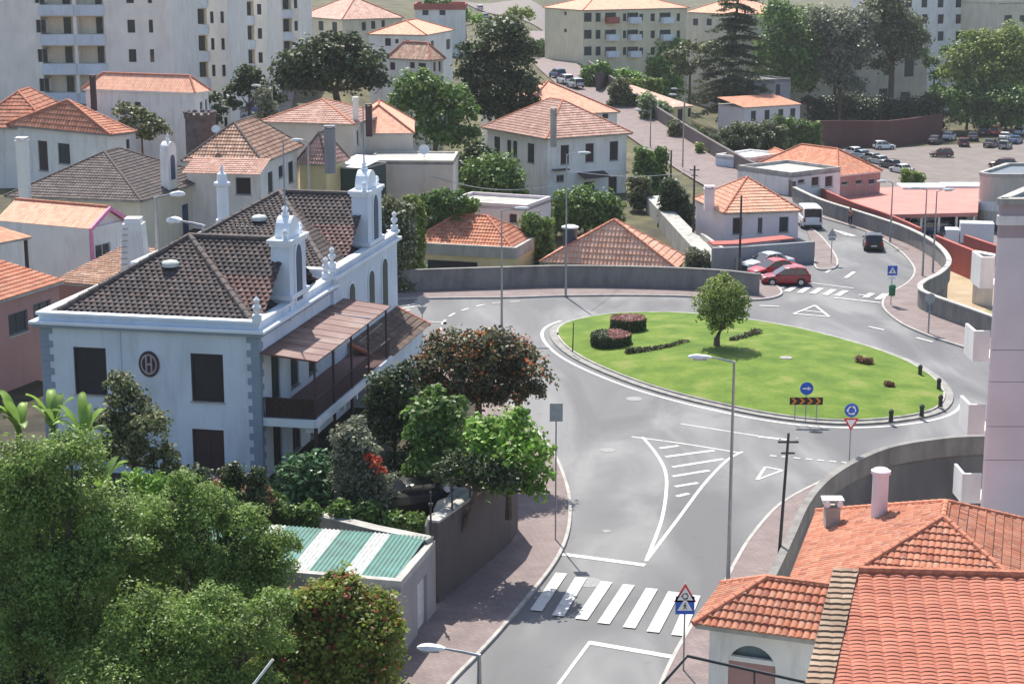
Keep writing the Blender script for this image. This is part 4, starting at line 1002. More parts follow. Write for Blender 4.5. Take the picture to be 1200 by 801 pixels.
for k in range(12): t = k * math.pi / 6; b.lathe([(.2, 2.9), (.22, 3.1), (.05, 3.2)], (p.x + 1.3 * math.cos(t), p.y + 1.3 * math.sin(t), p.z), 6)
b.build('drum', plain('dark_concrete', (.11, .09, .09), .9, noise=.3, scale=2), r)
# brown roofed houses
q, z1 = rectq((308, 191), (212, 188), (356, 171), 148, 'C')
r, _ = house('old house with mottled brown tile roof and pale blue side wall', q, z1, mat=M_white, over=.35, wins=[(1, 314, 201, 320, 226, 's'), (1, 326.5, 194, 332, 208, 's'), (1, 338, 189, 344, 214, 's'), (0, 276, 208, 294, 228, 'd')], roof=('hip', 2.9, M_brownT, M_capdark, (.26, .4, .06)), fm=M_framegrey)
q2, z2 = rectq((305, 205), (213, 203), None, 144, depth=3)
b = MB()
me = tile_geo([Vector((q2[0].x, q2[0].y, z2)), Vector((q2[1].x, q2[1].y, z2)), Vector((q2[2].x, q2[2].y, z2 + .9)), Vector((q2[3].x, q2[3].y, z2 + .9))], Vector((q2[0].x, q2[0].y, z2)), Vector((q2[1].x, q2[1].y, z2)), .26, .4, .05, M_pinkT, 'r', r)
join_meshes([me], 'porch_roof', r)
q, z1 = rectq((384, 193), (346, 191), (410, 168), 158, 'A')
r, _ = house('yellow walled house with a worn pinkish brown roof left of the dark green awning', q, z1, mat=M_yel, over=.3, roof=('hip', 2.6, M_pinkT, M_capdark, (.26, .4, .05), 1))
chimney(r, 387, 192, 147, 156, .9, M_greywall)
q, z1 = rectq((425, 197), (388, 195), None, 160, depth=5)
r, _ = house('narrow outbuilding with a white sheet roof and dark green front', q, z1, mat=plain('dark_green_panel', (.03, .055, .045), .7), over=.1, roof=('shed0', .5, M_white, M_cap, None), name='outbuilding')
q, z1 = rectq((415, 146), (302, 143), None, 168, depth=10)
r, wq = house('beige house with a faded pink hip roof and white side parapet', q, z1, mat=M_beige, over=.3, wins=[(1, 418, 152, 421, 170, 'b')], roof=('hip', 1.8, M_pinkT, M_cap, (.28, .42, .05)))
chimney(r, 417, 138, 114, 170, .5)
q, z1 = rectq((486, 156), (400, 156.5), None, 173, depth=12)
r, wq = house('tall plain beige house with a salmon roof and dark chimney', q, z1, mat=M_beige, over=.2, roof=('hip', 2.4, M_orangeP, M_cap, None))
chimney(r, 432.5, 150, 122, 171, .6, M_brown)
q, z1 = rectq((531, 190), (430, 189.5), None, 166, depth=7)
house('low flat roofed beige annex beside the tall beige house', q, z1, mat=M_beige, over=0, roof=('flat', .15, M_conclight, M_beige, None), name='annex')
q, z1 = rectq((446, 190), (422, 178), (450, 184), 160, 'A')
# octagonal column chimney
p = atd(262, 262, 128); t = atd(262, 197, 128)
r = thing('chimney_column', 'slender white octagonal chimney column with pointed cap behind the mansion', 'chimney', p)
b = MB(); hh = t.z - p.z; b.lathe([(.55, -3), (.55, .3), (.42, .4), (.42, hh - 1.2), (.6, hh - 1.1), (.6, hh - .9), (.4, hh - .8), (.34, hh - .3), (.12, hh - .1), (.1, hh + .2), (.02, hh + .4)], p, 8); b.build('column', M_trim, r)

# ------------------------------------------------------------------ middle houses
q, z1 = rectq((640, 163), (564, 148), (742, 156), 190, 'C')
r, wq = house('large white two storey villa with a pink hip roof and brown shutters', q, z1, mat=M_white, over=.5, z0=-3, wins=[
    (0, 579, 160, 586, 183, 's'), (0, 594, 164, 599, 184, 's'), (0, 601, 165, 606, 184, 's'), (0, 618, 168, 626, 191, 's'),
    (1, 657, 170, 667, 192.5, 'w'), (1, 686, 168, 696, 190, 'w'), (1, 714.5, 165.5, 724.5, 188, 'w'), (1, 684, 213, 697, 226, 'w'), (1, 713, 207, 723, 226, 'w'), (1, 652, 205, 661, 213, 'g')],
    roof=('hip', 3.4, M_pinkT, M_cap, (.28, .42, .05)), fm=M_framegrey)
chimney(r, 648.5, 163, 126, 186, .65, M_conclight)
e = (wq[2] - wq[1]).normalized(); o_ = Vector((e.y, -e.x)); u, z = onplane(692, 206, wq[1], wq[2])
b = MB(); c = wq[1] + e * u; vs = [(*(c - e * 1.7), z + .5), (*(c + e * 1.7), z + .5), (*(c + e * 1.7 + o_ * 1.4), z), (*(c - e * 1.7 + o_ * 1.4), z)]
b.add(vs + [(x, y, zz - .08) for x, y, zz in vs], [(0, 1, 2, 3), (7, 6, 5, 4), (0, 4, 5, 1), (1, 5, 6, 2), (2, 6, 7, 3), (3, 7, 4, 0)]); b.build('awning', M_brown, r)
u, z = onplane(655, 199, wq[1], wq[2]); c = wq[1] + e * u; b = MB(); b.prism([c - e * .9, c - e * .9 + o_ * .8, c + e * .9 + o_ * .8, c + e * .9][::-1], z, z + .12); b.build('canopy', M_brown, r)
b = MB(); Lq = (wq[2] - wq[1]).length; a_, c_ = wq[1] + e * .02, wq[2] - e * .02; _, z = onplane(690, 201, wq[1], wq[2]); b.prism([a_, a_ + o_ * .06, c_ + o_ * .06, c_], z - .06, z + .06); b.build('string_course', M_trim, r)
q, z1 = rectq((727, 131), (608, 136), None, 215, depth=13)
house('house with a salmon hip roof directly behind the white villa', q, z1, mat=M_white, over=.3, wins=[(0, 706, 133, 713, 139, 's')], roof=('hip', 3.3, M_orangeP, M_cap, None), small=True)
q, z1 = rectq((793, 315), (632, 307), (806, 283), 150, 'A')
house('low yellow house under a big striped orange hip roof behind the roundabout wall', q, z1, mat=M_yel, over=.4, roof=('hip', 3.5, M_pinkbig, M_cap, (.34, .55, .07), 1, 'p'))
q, z1 = rectq((604, 291), (471, 284), None, 152, depth=7.5)
r, wq = house('low yellow house with a bright orange roof behind a stained parapet', q, z1, mat=M_yel, over=.02, wins=[(0, 500, 305, 560, 322, 'd')], roof=None)
qi = inset(q, .45); roofing(r, qi, z1 - .05, ('hip', 2.1, M_orange, M_cap, (.28, .42, .06)), M_conclight)
b = MB()
for i in range(4): o2, i2 = inset(q, -.1), inset(q, .2); b.prism([o2[i], o2[(i + 1) % 4], i2[(i + 1) % 4], i2[i]], z1 - .9, z1 + .08)
b.build('parapet', M_conclight, r)
q, z1 = rectq((617, 244), (522, 238), None, 163, depth=6)
house('pinkish white flat roofed box house behind the bright orange roof', q, z1, mat=M_pink, over=0, wins=[(0, 596, 250, 606, 262, 'w')], roof=('flat', .3, M_conclight, M_pink, None))
wall('garden_wall', 'grey stepped yard wall beside the low yellow house', [onT(462, 318), onT(486, 300)], 3.4, .4, M_conclight, -3.4)
wall('garden_wall', 'second grey yard wall in front of the low yellow house', [onT(488, 318), onT(505, 305)], 3.2, .4, M_conclight, -3.4)
# pinkish house beside the parked cars
q, z1 = rectq((848, 250), (812, 225), (940, 247), 163, 'C')
r, wq = house('pinkish white house with a salmon hip roof above the parked cars', q, z1, mat=M_pink, over=.25, z0=-1.6, wins=[(1, 858.5, 255, 870, 274.5, 'w'), (1, 888, 255, 893.5, 273, 'g'), (1, 913, 254, 924, 272, 's')], roof=('hip', 2.6, M_orangeP, M_cap, (.3, .45, .04), 1), fm=M_framegrey)
chimney(r, 831, 236, 218, 166, .9, M_pink, name='chimney')
wt = P([(834, 315), (860, 314), (953, 307)], 0)
wall('retaining_wall', 'grey retaining wall with red tiled ledge behind the parked red car', wt, 2.1, .35, M_greywall, -.3)
b = MB(); strip(b, [wt[0] + Vector((0, 1.2, 0)), wt[1] + Vector((.3, 1.2, 0)), wt[2] + Vector((-2.0, 1.2, 0))], 1.7, 1.9, .12); tag(b.build('tiled_ledge', M_red), 'red tiled ledge behind the grey wall under the pinkish house', 'ledge')
b = MB(); rampP = [at(757, 230, 1.2), at(772, 229, 1.2), at(846, 303, .2), at(828, 308, .2)]
b.add(rampP + [v - Vector((0, 0, 3)) for v in rampP], [(0, 1, 2, 3), (7, 6, 5, 4), (0, 4, 5, 1), (1, 5, 6, 2), (2, 6, 7, 3), (3, 7, 4, 0)])
tag(b.build('garden_ramp', M_conclight), kind='structure')
wall('garden_wall', 'sloping white wall beside the utility pole left of the pinkish house', [onT(822, 300), onT(866, 326)], 1.5, .3, M_conclight, -.6)

# ------------------------------------------------------------------ the street climbing away and its long wall
sc = [(985, 268), (950, 252), (905, 232), (868, 214), (830, 192), (790, 167), (752, 141), (715, 115), (688, 97), (664, 78), (648, 60), (640, 46), (648, 34)]
sp = catmull([onT(x - 7, y + 3, .05, False) for x, y in sc], 5)
def drape(name, pts, w, dz, mat, smooth=True):
    b = MB(); n = len(pts); vs = []
    for i in range(n):
        d = pts[min(i + 1, n - 1)] - pts[max(i - 1, 0)]; d.z = 0; d.normalize(); nn = Vector((-d.y, d.x, 0)) * w / 2
        for k in (-1, -.5, 0, .5, 1): p = pts[i] + nn * k; vs.append((p.x, p.y, T(p.x, p.y, False) + dz))
    b.add(vs, [(5 * i + k, 5 * i + k + 1, 5 * i + k + 6, 5 * i + k + 5) for i in range(n - 1) for k in range(4)])
    return tag(b.build(name, mat), kind='structure')
drape('street', sp[2:], 7.5, .18, M_pave)
lw = [(930, 233), (905, 220), (870, 203), (830, 180), (790, 155), (752, 129), (715, 103), (690, 85)]
lwp = catmull([onT(x, y, .05, False) for x, y in lw], 5)
def drwall(name, label, pts, h, th, mat, cat_='wall', base=-1.0):
    r = thing(name, label, cat_, pts[0]); b = MB(); n = len(pts); vs = []
    for i in range(n):
        d = pts[min(i + 1, n - 1)] - pts[max(i - 1, 0)]; d.z = 0; d.normalize(); nn = Vector((-d.y, d.x, 0)) * th / 2
        for s in (1, -1):
            p = pts[i] + nn * s; vs += [(p.x, p.y, pts[i].z + base), (p.x, p.y, pts[i].z + h)]
    f = []
    for i in range(n - 1): a = 4 * i; c = a + 4; f += [(a, c, c + 1, a + 1), (a + 2, a + 3, c + 3, c + 2), (a + 1, c + 1, c + 3, a + 3)]
    f += [(0, 1, 3, 2), (4 * n - 4, 4 * n - 2, 4 * n - 1, 4 * n - 3)]; b.add(vs, f); b.build('wall_body', mat, r); return r
drwall('street_wall', 'long dark wall climbing beside the upper street towards the yellow flats', lwp, 1.9, .4, plaster('dark_stone', (.15, .13, .13), amt=.3), base=-7)
# red roofed houses and hall on the lower right
q, z1 = rectq((922, 218), (868, 195), (985, 202), 205, 'A')
house('white bungalow with an orange hip roof below the long street wall', q, z1, mat=M_white, over=.3, roof=('hip', 2.6, M_orange, M_cap, None), small=True)
q, z1 = rectq((930, 206), (925, 204), (982, 196), 200, 'C')
q, z1 = rectq((985, 199), (927, 206), None, 198, depth=8)
house('white flat parapet house with three windows beside the red roofed hall', q, z1, mat=M_white, over=0, wins=[(0, 935, 210, 943, 215, 'w'), (0, 951, 207, 960, 218, 'w'), (0, 967, 206, 976, 219, 'w')], roof=('flat', .35, M_conclight, M_conclight, None))
q, z1 = rectq((1035, 200), (982, 206), None, 204, depth=13)
house('salmon house with orange roof and white cornice beside the car park', q, z1, mat=M_salmon, over=.2, wins=[(0, 986, 212, 994, 217, 's'), (0, 1003, 210, 1011, 216, 's'), (0, 1018, 209, 1026, 216, 's')], roof=('hip', 2.4, M_orange, M_cap, None), cornice=M_white)
def hall():
    z1 = -1.4; q = [at(*p_, z1) for p_ in ((1016, 252), (1146, 249), (1148, 216), (962, 222))]; q = [Vector((p.x, p.y)) for p in q]
    r = thing('hall', 'broad low open fronted hall with a flat faded red roof and white rooflights', 'hall', (q[0].x, q[0].y, -9))
    qw = inset(q, .3); eb = (qw[3] - qw[0]) * .45; eb2 = (qw[2] - qw[1]) * .45
    b = MB(); b.prism([qw[0] + eb, qw[1] + eb2, qw[2], qw[3]], -9.5, z1 - .4); b.build('wall', M_white, r)
    for k in range(7): p = qw[0].lerp(qw[1], k / 6) + Vector((0, .3)); b = MB(); b.box(p.x - .12, p.y - .12, -9, p.x + .12, p.y + .12, z1 - .4); b.build('post', M_white, r)
    b = MB(); b.prism(q, z1 - .397, z1); b.build('roof', plain('red_roofing', (.47, .20, .17), .85, noise=.1, scale=.5), r)
    for x0, y0, x1, y1 in ((970, 219.5, 994, 226), (1058, 217, 1100, 222), (1108, 216, 1147, 220.5)):
        p, p2 = at(x0, y1, z1), at(x1, y0, z1); b = MB(); b.box(p.x, p.y, z1 + .004, p2.x, p2.y, z1 + .25); b.build('rooflight', M_trim, r)
hall()
drwall('red_wall', 'long red rendered wall running just outside the winding street wall', catmull([at(962, 231, -.8), at(1000, 248, -.8), at(1040, 262, -.8), at(1078, 279, -.8)], 4), 1.0, .3, M_red, base=-6)
wall('red_wall', 'tall red yard wall above the dry grass on the right', [at(1094, 305, -4.6), at(1152, 330, -4.6)], 3.0, .4, M_red, -5)
wall('red_wall', 'short red wall in the yard beside the cream tower', [at(1130, 300, -4.6), at(1180, 318, -4.6)], 2.6, .4, M_red, -5)
polyface('dry_yard', [onT(1098, 318) , onT(1200, 330), onT(1230, 420), onT(1120, 400)], -4.84, M_sand)
polyface('yard_asphalt', [Vector((37.5, 150, 0)), Vector((70, 150, 0)), Vector((75, 215, 0)), Vector((38, 190, 0))], -4.80 , asphalt) if False else None

# ------------------------------------------------------------------ lilac tower blocks at the right edge
def tower_near():
    zc = 72; c = atd(1159, 226, zc); zt = c.z - .42; x0, y0 = c.x + .35, c.y
    r = thing('apartment_tower', 'tall lilac rendered apartment tower with white balconies at the right edge', 'building', (x0 + 6, y0 + 4, -5))
    def outline(o=0):
        pts = [(x0 - o + 1.2, y0 - 1.2 - o)]
        pts = []
        for k in range(7): t = math.pi + (math.pi / 2) * k / 6; pts.append((x0 + .12 + (.12 + o) * math.cos(t), y0 - .28 + (.12 + o) * math.sin(t)))
        pts += [(x0 + 14 + o, y0 - .4 - o), (x0 + 14 + o, y0 + 12 + o), (x0 + 7.4 - o, y0 + 12 + o)]
        return pts
    ys = [226, 251, 262, 277, 407, 444, 496, 535, 640]; zz = [zt] + [onplane(1170, y, (x0, y0), (x0 + 5, y0))[1] for y in ys[1:]]
    mats = [M_mauve, M_white, M_mauve, M_lilac, M_lilac, M_lilac, M_lilac, M_lilac]
    for i, m in enumerate(mats):
        b = MB(); g = .03 if i >= 3 else 0; b.prism(outline(0 if i != 1 else .06), (zz[i + 1] if i < 7 else -5.5) + .0, zz[i] - (g if i > 3 else .002))
        b.build('wall', m, r)
        if i > 3: b = MB(); b.prism(outline(-.04), zz[i] - g, zz[i] - .001); b.build('joint', M_mauve, r)
    b = MB(); o1 = outline(.1); o2 = outline(-.35); n = len(o1)
    for i in range(n): j = (i + 1) % n; b.prism([o1[i], o1[j], o2[j], o2[i]], zt + .002, zt + .25)
    b.build('parapet', M_conclight, r)
    b = MB(); b.prism(outline(-.36), zt + .004, zt + .08); b.build('roof_membrane', plain('roof_membrane', (.10, .13, .17), .7), r)
    for i, (yt, yb, ext) in enumerate(((296, 352, 1139), (381, 440, 1131), (466, 492, 1125), (546, 598, 1118))):
        z_t = onplane(1150, yt, (x0, y0 + 2), (x0 + 5, y0 + 2))[1]; hb = 1.15; dd_ = ray(ext, yt); xe = dd_.x * (y0 + 2.4) / dd_.y
        b = MB(); b.box(xe, y0 + .9, z_t - hb - .15, x0 + 2, y0 + 2.4, z_t - hb); bo = b.build('balcony', M_white, r)
        b = MB(); b.box(xe, y0 + .9, z_t - hb + .002, xe + .12, y0 + 2.4, z_t); b.box(xe + .122, y0 + .9, z_t - hb + .002, x0 + .3, y0 + 1.02, z_t); b.build('balcony_parapet', M_white, bo)
tower_near()
def tower_far():
    zc = 196; c = atd(1149, 203, zc); zt = c.z - .4; x0, y0 = c.x + .25, c.y
    r = thing('apartment_tower', 'beige round cornered tower behind the lilac tower, with a white band', 'building', (x0 + 5, y0 + 4, -5))
    def outline(o=0):
        pts = []
        for k in range(7): t = math.pi + (math.pi / 2) * k / 6; pts.append((x0 + 1.6 + (1.6 + o) * math.cos(t), y0 + 1.2 + (1.6 + o) * math.sin(t)))
        return pts + [(x0 + 12 + o, y0 - .4 - o), (x0 + 12 + o, y0 + 9 + o), (x0 + 5 - o, y0 + 9 + o)]
    ys = [203, 236, 247, 262]; zz = [zt] + [onplane(1165, y, (x0, y0), (x0 + 5, y0))[1] for y in ys[1:]] + [-5.5]
    for i, m in enumerate((M_beige, M_white, M_beige, M_glass)):
        b = MB(); b.prism(outline(.05 if i == 1 else 0), zz[i + 1], zz[i] - .002); b.build('wall' if i < 3 else 'glass_band', m, r)
    b = MB(); o1 = outline(.1); o2 = outline(-.35); n = len(o1)
    for i in range(n): j = (i + 1) % n; b.prism([o1[i], o1[j], o2[j], o2[i]], zt + .002, zt + .4)
    b.build('parapet', M_conclight, r)
    b = MB(); b.prism(outline(-.36), zt + .004, zt + .08); b.build('roof_membrane', plain('roof_membrane', (.10, .13, .17), .7), r)
tower_far()
r = thing('partition_wall', 'tall white fin wall standing between the red yard wall and the lilac tower', 'wall', at(1139, 352, -4.6))
p = at(1139, 352, -4.6); p2 = at(1162, 357, -4.6); b = MB(); t_ = atd(1139, 295, p.y * CP + (H - p.z) * SP - 1.0); b.prism([(p.x, p.y), (p2.x, p2.y - .2), (p2.x + .3, p2.y + .9), (p.x + .3, p.y + .9)], -5, t_.z); b.build('fin', M_white, r)

# ------------------------------------------------------------------ near roofs, bottom right
r1 = thing('house', 'house with a weathered orange pyramid roof and round white chimney, bottom right', 'house', (15, 58, -4.5))
def P2(x, y, z): p = at(x, y, z); return Vector((p.x, p.y))
z1 = 4.2; FL, BL = P2(907, 727, z1), P2(957, 599, z1); e = (BL - FL).normalized(); n_ = Vector((e.y, -e.x)); wl_ = 10.7; dl = (BL - FL).length
q = [FL, FL + n_ * wl_, FL + n_ * wl_ + e * dl, BL]
b = MB(); walls(b, inset(q, .4), -5, z1 - .02, {}); b.build('wall', M_white, r1)
pk_, zpk = None, None
ctr = (q[0] + q[2]) / 2; u_, zp = onplane(1097, 597, (ctr.x, ctr.y), (ctr.x + 1, ctr.y))
print('peak', ctr, zp)
roofing(r1, q, z1, ('hip', zp - z1, M_orangeG, M_cap, (.23, .36, .055), 1), M_conclight)
chimney(r1, 1030, 604, 546, 69.5, .64, M_pink, round_=True)
p = atd(975, 598, 71); b = MB(); b.box(p.x - .28, p.y - .3, p.z - .6, p.x + .28, p.y + .3, p.z + .2); v = b.build('vent_stack', M_conclight, r1)
for sx in (-1, 1): b = MB(); b.tube([(p.x + sx * .25, p.y - .35, p.z + .36), (p.x + sx * .25, p.y + .35, p.z + .36)], .13, 10); b.build('vent_tile', M_white, v)
b = MB(); b.box(p.x - .42, p.y - .3, p.z + .48, p.x + .42, p.y + .3, p.z + .53); b.build('vent_cap', M_white, v)
# nearest big roof
z2 = 10.9; r2 = thing('house', 'nearest house, its broad salmon tiled slope filling the bottom right corner', 'house', (15, 44, -4.5))
TL, TR = at(1006, 669, z2), at(1260, 676, z2); dn = Vector((-.33, -1, 0)).normalized()
drop = math.tan(R(19)); Ls = 6.5
BLo, BRo = TL + dn * Ls - Vector((0, 0, Ls * drop)), TR + dn * Ls - Vector((0, 0, Ls * drop))
bl_px = lambda v: (CX + F * v.x / (v.y * CP + (H - v.z) * SP), CY - F * (v.y * SP - (H - v.z) * CP) / (v.y * CP + (H - v.z) * SP) * 1)
me = tile_geo((BLo, BRo, TR, TL), BLo, BRo, .42, .135, .055, M_bigT, 'r', r2, step=.008); ro = join_meshes([me], 'roof', r2)
b = MB(); k = 20
for i in range(k): b.tube([TL.lerp(TR, i / k) + Vector((0, 0, .05)), TL.lerp(TR, (i + 1.06) / k) + Vector((0, 0, .05))], [.13, .11], 8)
b.build('ridge_cap', M_cap, ro)
# broad verge of old flat tiles on its left
side = Vector((-1, .12, 0)) * .66; V = [TL + side, TL, BLo, BLo + side]
me = tile_geo([v + Vector((0, 0, .06)) for v in (V[3], V[2], V[1], V[0])], V[3] + Vector((0, 0, .06)), V[2] + Vector((0, 0, .06)), .33, .22, .02, tilemat('old_verge_tile', [(.36, .25, .18), (.30, .21, .15), (.42, .32, .23), (.26, .17, .12)], (.14, .11, .08), .5, bump=False), 'r', r2); join_meshes([me], 'verge', r2)
b = MB(); vs = [v - Vector((0, 0, .02)) for v in V]; b.add(vs + [v - Vector((0, 0, .3)) for v in vs], [(0, 1, 2, 3), (7, 6, 5, 4), (0, 4, 5, 1), (1, 5, 6, 2), (2, 6, 7, 3), (3, 7, 4, 0)]); b.build('barge', M_conclight, r2)
b = MB(); b.add([TR + Vector((0, .3, 0)), TL + Vector((0, .3, 0)), TL + Vector((0, 9, -3)), TR + Vector((0, 9, -3))], [(0, 1, 2, 3)]); 
me = tile_geo([TL, TR, TR + Vector((.4, 2.6, -.9)), TL + Vector((.4, 2.6, -.9))], TR + Vector((.4, 2.6, -.9)), TL + Vector((.4, 2.6, -.9)), .42, .135, .035, M_bigT, 'r', r2, step=.012); join_meshes([me], 'rear_slope', r2)
b = MB(); qq = [Vector((v.x, v.y)) for v in (BLo, BRo, TR, TL)]; qq = [qq[0] + Vector((.1, .4)), qq[1] + Vector((0, .4)), qq[2] + Vector((0, 2)), qq[3] + Vector((.1, 2))]
b.prism(qq, -5, z2 - Ls * drop - .35); b.build('wall', M_white, r2)
# pavilion with arch
z3 = 5.8; FL, BL = P2(812, 731, z3), P2(833, 685, z3); FR = P2(960, 751, z3); e = (FR - FL).normalized(); n_ = Vector((-e.y, e.x)); dl = 3.9; wl_ = (FR - FL).length + 3.2
q = [FL, FL + e * wl_, FL + e * wl_ + n_ * dl, FL + n_ * dl]
r3 = thing('pavilion', 'small white pavilion with an arched opening and an orange barrel tile roof', 'pavilion', ((q[0].x + q[2].x) / 2, (q[0].y + q[2].y) / 2, -4.5))
wq = inset(q, .45); P0, P1 = wq[0], wq[1]
ua, _ = onplane(853, 780, P0, P1); ub, _ = onplane(909, 780, P0, P1); _, zt3 = onplane(880, 756, P0, P1)
rr = (ub - ua) / 2; L = (P1 - P0).length
b = MB(); walls(b, wq, -5, z3 - .02, {0: [(ua, ub, zt3 - rr - 1.6, zt3)]}, rev=.3)
# fill the corners above the arch
ee = (P1 - P0).normalized(); inn = Vector((-ee.y, ee.x)); m_ = (ua + ub) / 2
for s in (-1, 1):
    prev = None
    for k in range(9):
        t = math.pi / 2 * k / 8; x = m_ + s * rr * math.cos(t); z = zt3 - rr + rr * math.sin(t)
        cur = [(*(P0 + ee * x + inn * d), z) for d in (0, .3)] + [(*(P0 + ee * x + inn * d), zt3 + .001) for d in (0, .3)]
        if prev: b.add(prev + cur, [(0, 4, 6, 2), (1, 3, 7, 5), (0, 1, 5, 4)])
        prev = cur
b.build('wall', M_white, r3)
b = MB(); d = .6; vs = [(*(P0 + ee * u + inn * dd), z) for dd in (.5, .6) for u, z in ((ua - .3, zt3 - 3), (ub + .3, zt3 - 3), (ub + .3, zt3 + .2), (ua - .3, zt3 + .2))]
b.add(vs, [(3, 2, 1, 0), (4, 5, 6, 7), (0, 1, 5, 4), (1, 2, 6, 5), (2, 3, 7, 6), (3, 0, 4, 7)]); b.build('inner_window', plain('sky_painted_glass', (.24, .32, .34), .3), r3)  # pale base colour stands in for the sky reflected in the pane
b = MB(); vs = [(*(P0 + ee * u + inn * dd), z) for dd in (.05, .2) for u, z in ((ua, zt3 - .62), (ub, zt3 - .62), (ub, zt3 - .46), (ua, zt3 - .46))]
b.add(vs, [(3, 2, 1, 0), (4, 5, 6, 7), (0, 1, 5, 4), (1, 2, 6, 5), (2, 3, 7, 6), (3, 0, 4, 7)]); b.build('handrail', M_white, r3)
b = MB(); vs = [(*(P0 + ee * u + inn * dd), z) for dd in (.06, .14) for u, z in ((ua, zt3 - rr - 1.6), (ub, zt3 - rr - 1.6), (ub, zt3 - .623), (ua, zt3 - .623))]
b.add(vs, [(3, 2, 1, 0), (4, 5, 6, 7), (0, 1, 5, 4), (1, 2, 6, 5), (2, 3, 7, 6), (3, 0, 4, 7)]); b.build('apron_panel', M_salmon, r3)
roofing(r3, q, z3, ('hip', 1.15, M_orangeG, M_cap, (.23, .36, .07), 0), M_conclight)
# ------------------------------------------------------------------ apartment block, top left
M_aptcream = plaster('warm_white_render', (.80, .77, .72), amt=.3)
def apartments():
    r = thing('apartment_block', 'tall white stepped apartment block with rows of balconies, top left', 'building', (-42, 178, 3))
    f0 = 14.0; fh = 3.07; ztop = 29
    vols = [(-40, 203, 190, [(50, 88), (92, 124)], [(17, 30), (44.5, 56), (176, 181), (151, 160)]), (203, 268, 210, [(210, 244)], [(200, 205), (248, 252), (260, 264)]), (262, 314, 232, [(268, 299)], [(303, 308)]), (308, 352, 251, [(314, 343)], [(346, 350)])]
    for x0, x1, zc, logs, wins in vols:
        a = atd(x0, 70, zc); c = atd(x1, 70, zc); y = a.y; q = [Vector((a.x, y)), Vector((c.x, y)), Vector((c.x, y + 16)), Vector((a.x, y + 16))]
        hl = []; hw = []
        for k in range(-3, 4):
            z = f0 + fh * k
            for l0, l1 in logs: hl.append((atd(l0, 70, zc).x - a.x, atd(l1, 70, zc).x - a.x, z, z + 1.85))
            for w0, w1 in wins:
                if w0 == 17: continue
                hw.append((atd(w0, 70, zc).x - a.x, atd(w1, 70, zc).x - a.x, z + .15, z + 1.5))
        hh = [h for h in hl + hw if h[3] < ztop - .3]
        b = MB(); walls(b, q, 2, ztop, {0: hh}, rev=1.3); b.prism(q, ztop - .1, ztop); b.build('wall', M_aptcream, r)
        for h in hl:
            if h[3] >= ztop - .3: continue
            P = lambda u, d, z: (a.x + u, y + d, z)
            b = MB(); b.box(a.x + h[0] - .01, y + 1.29, h[2], a.x + h[1] + .01, y + 1.36, h[3]); bk = b.build('loggia_back', M_cream, r)
            b = MB(); w = h[1] - h[0]; b.box(a.x + h[0] + w * .62, y + 1.2, h[2], a.x + h[0] + w * .84, y + 1.285, h[3] - .15); b.build('balcony_door', M_glass, bk)
            b = MB(); n = 8; vs = []                    # bowed parapet
            pts = [(h[0] - .1 + (w + .2) * k / n, -.12 - .45 * math.sin(math.pi * k / n)) for k in range(n + 1)]
            out = [(a.x + u, y + d) for u, d in pts]; inn = [(a.x + u, y + d + .12) for u, d in pts]
            b.prism(out + inn[::-1], h[2] - 1.12, h[2] - .02); b.build('balcony_parapet', M_mans, r)
        for h in hw:
            if h[3] >= ztop - .3: continue
            b = MB(); b.box(a.x + h[0], y + .25, h[2], a.x + h[1], y + .3, h[3]); b.build('window', M_glass, r)
apartments()
q, z1 = rectq((683, 12), (636, 10), (808, 9), 318, 'C')
wy = []
for xs_, w_, h_ in ((689, 9, 10.5), (701, 6, 10.5), (732, 4, 9), (751.5, 4.5, 8), (765, 5, 9), (795, 4, 9)):
    for yc in (20.5, 40.5, 60): wy.append((1, xs_ - w_ / 2, yc - h_ / 2, xs_ + w_ / 2, yc + h_ / 2, 's'))
for xs_ in (716, 742, 780):
    for yc in (21, 41, 61): wy.append((1, xs_ - 7, yc - 6, xs_ + 6, yc + 5, 'g'))
wy += [(0, 661, 14, 664, 18, 's'), (0, 661, 34, 664, 38, 's')]
r, wq = house('long pale yellow three storey block of flats with balconies at the top centre', q, z1, mat=plaster('pale_yellow_plaster', (.74, .67, .48)), over=.3, wins=wy, roof=('hip', 2.2, M_orangeP, M_cap, None), small=True, name='apartment_block')
e = (wq[2] - wq[1]).normalized(); o_ = Vector((e.y, -e.x))
for xs_ in (716, 742, 780):
    for yc in (26.5, 46.5, 66):
        u, z = onplane(xs_, yc, wq[1], wq[2]); c = wq[1] + e * u; b = MB()
        b.prism([c - e * 1.15, c - e * 1.15 + o_ * 1.1, c + e * 1.15 + o_ * 1.1, c + e * 1.15][::-1], z - .15, z + .95); b.build('balcony', M_red if (xs_, yc) == (716, 26.5) else M_trim, r)
q, z1 = rectq((400.5, 23), (351, 19), (474, 18), 270, 'A')
house('cream two storey house with pink hip roof left of the wavy roofed houses, top centre', q, z1, mat=M_cream, over=.3, wins=[(0, 357, 24, 363, 35, 's'), (0, 373, 25, 379, 36, 's'), (0, 389, 26, 395, 37, 's'), (1, 424, 26, 429, 36, 's'), (1, 435, 25, 440, 34, 's'), (1, 447, 24, 451, 32, 's')], roof=('hip', 3.0, M_pinkT, M_cap, None), small=True)
q, z1 = rectq((500, 41), (430, 40), (532, 37), 236, 'A')
house('white house with low pink gables behind the small brown roofed house, top centre', q, z1, mat=M_white, over=.2, wins=[(0, 451, 45, 458, 54, 'w'), (0, 463, 46, 467, 51, 'w'), (0, 474, 47, 480, 56, 's'), (1, 505, 48, 509, 57, 's'), (1, 523, 46, 528, 58, 's')], roof=('hip', 1.6, M_orangeP, M_cap, None), small=True)
q, z1 = rectq((505, 70.5), (452, 68), (523, 66), 212, 'A')
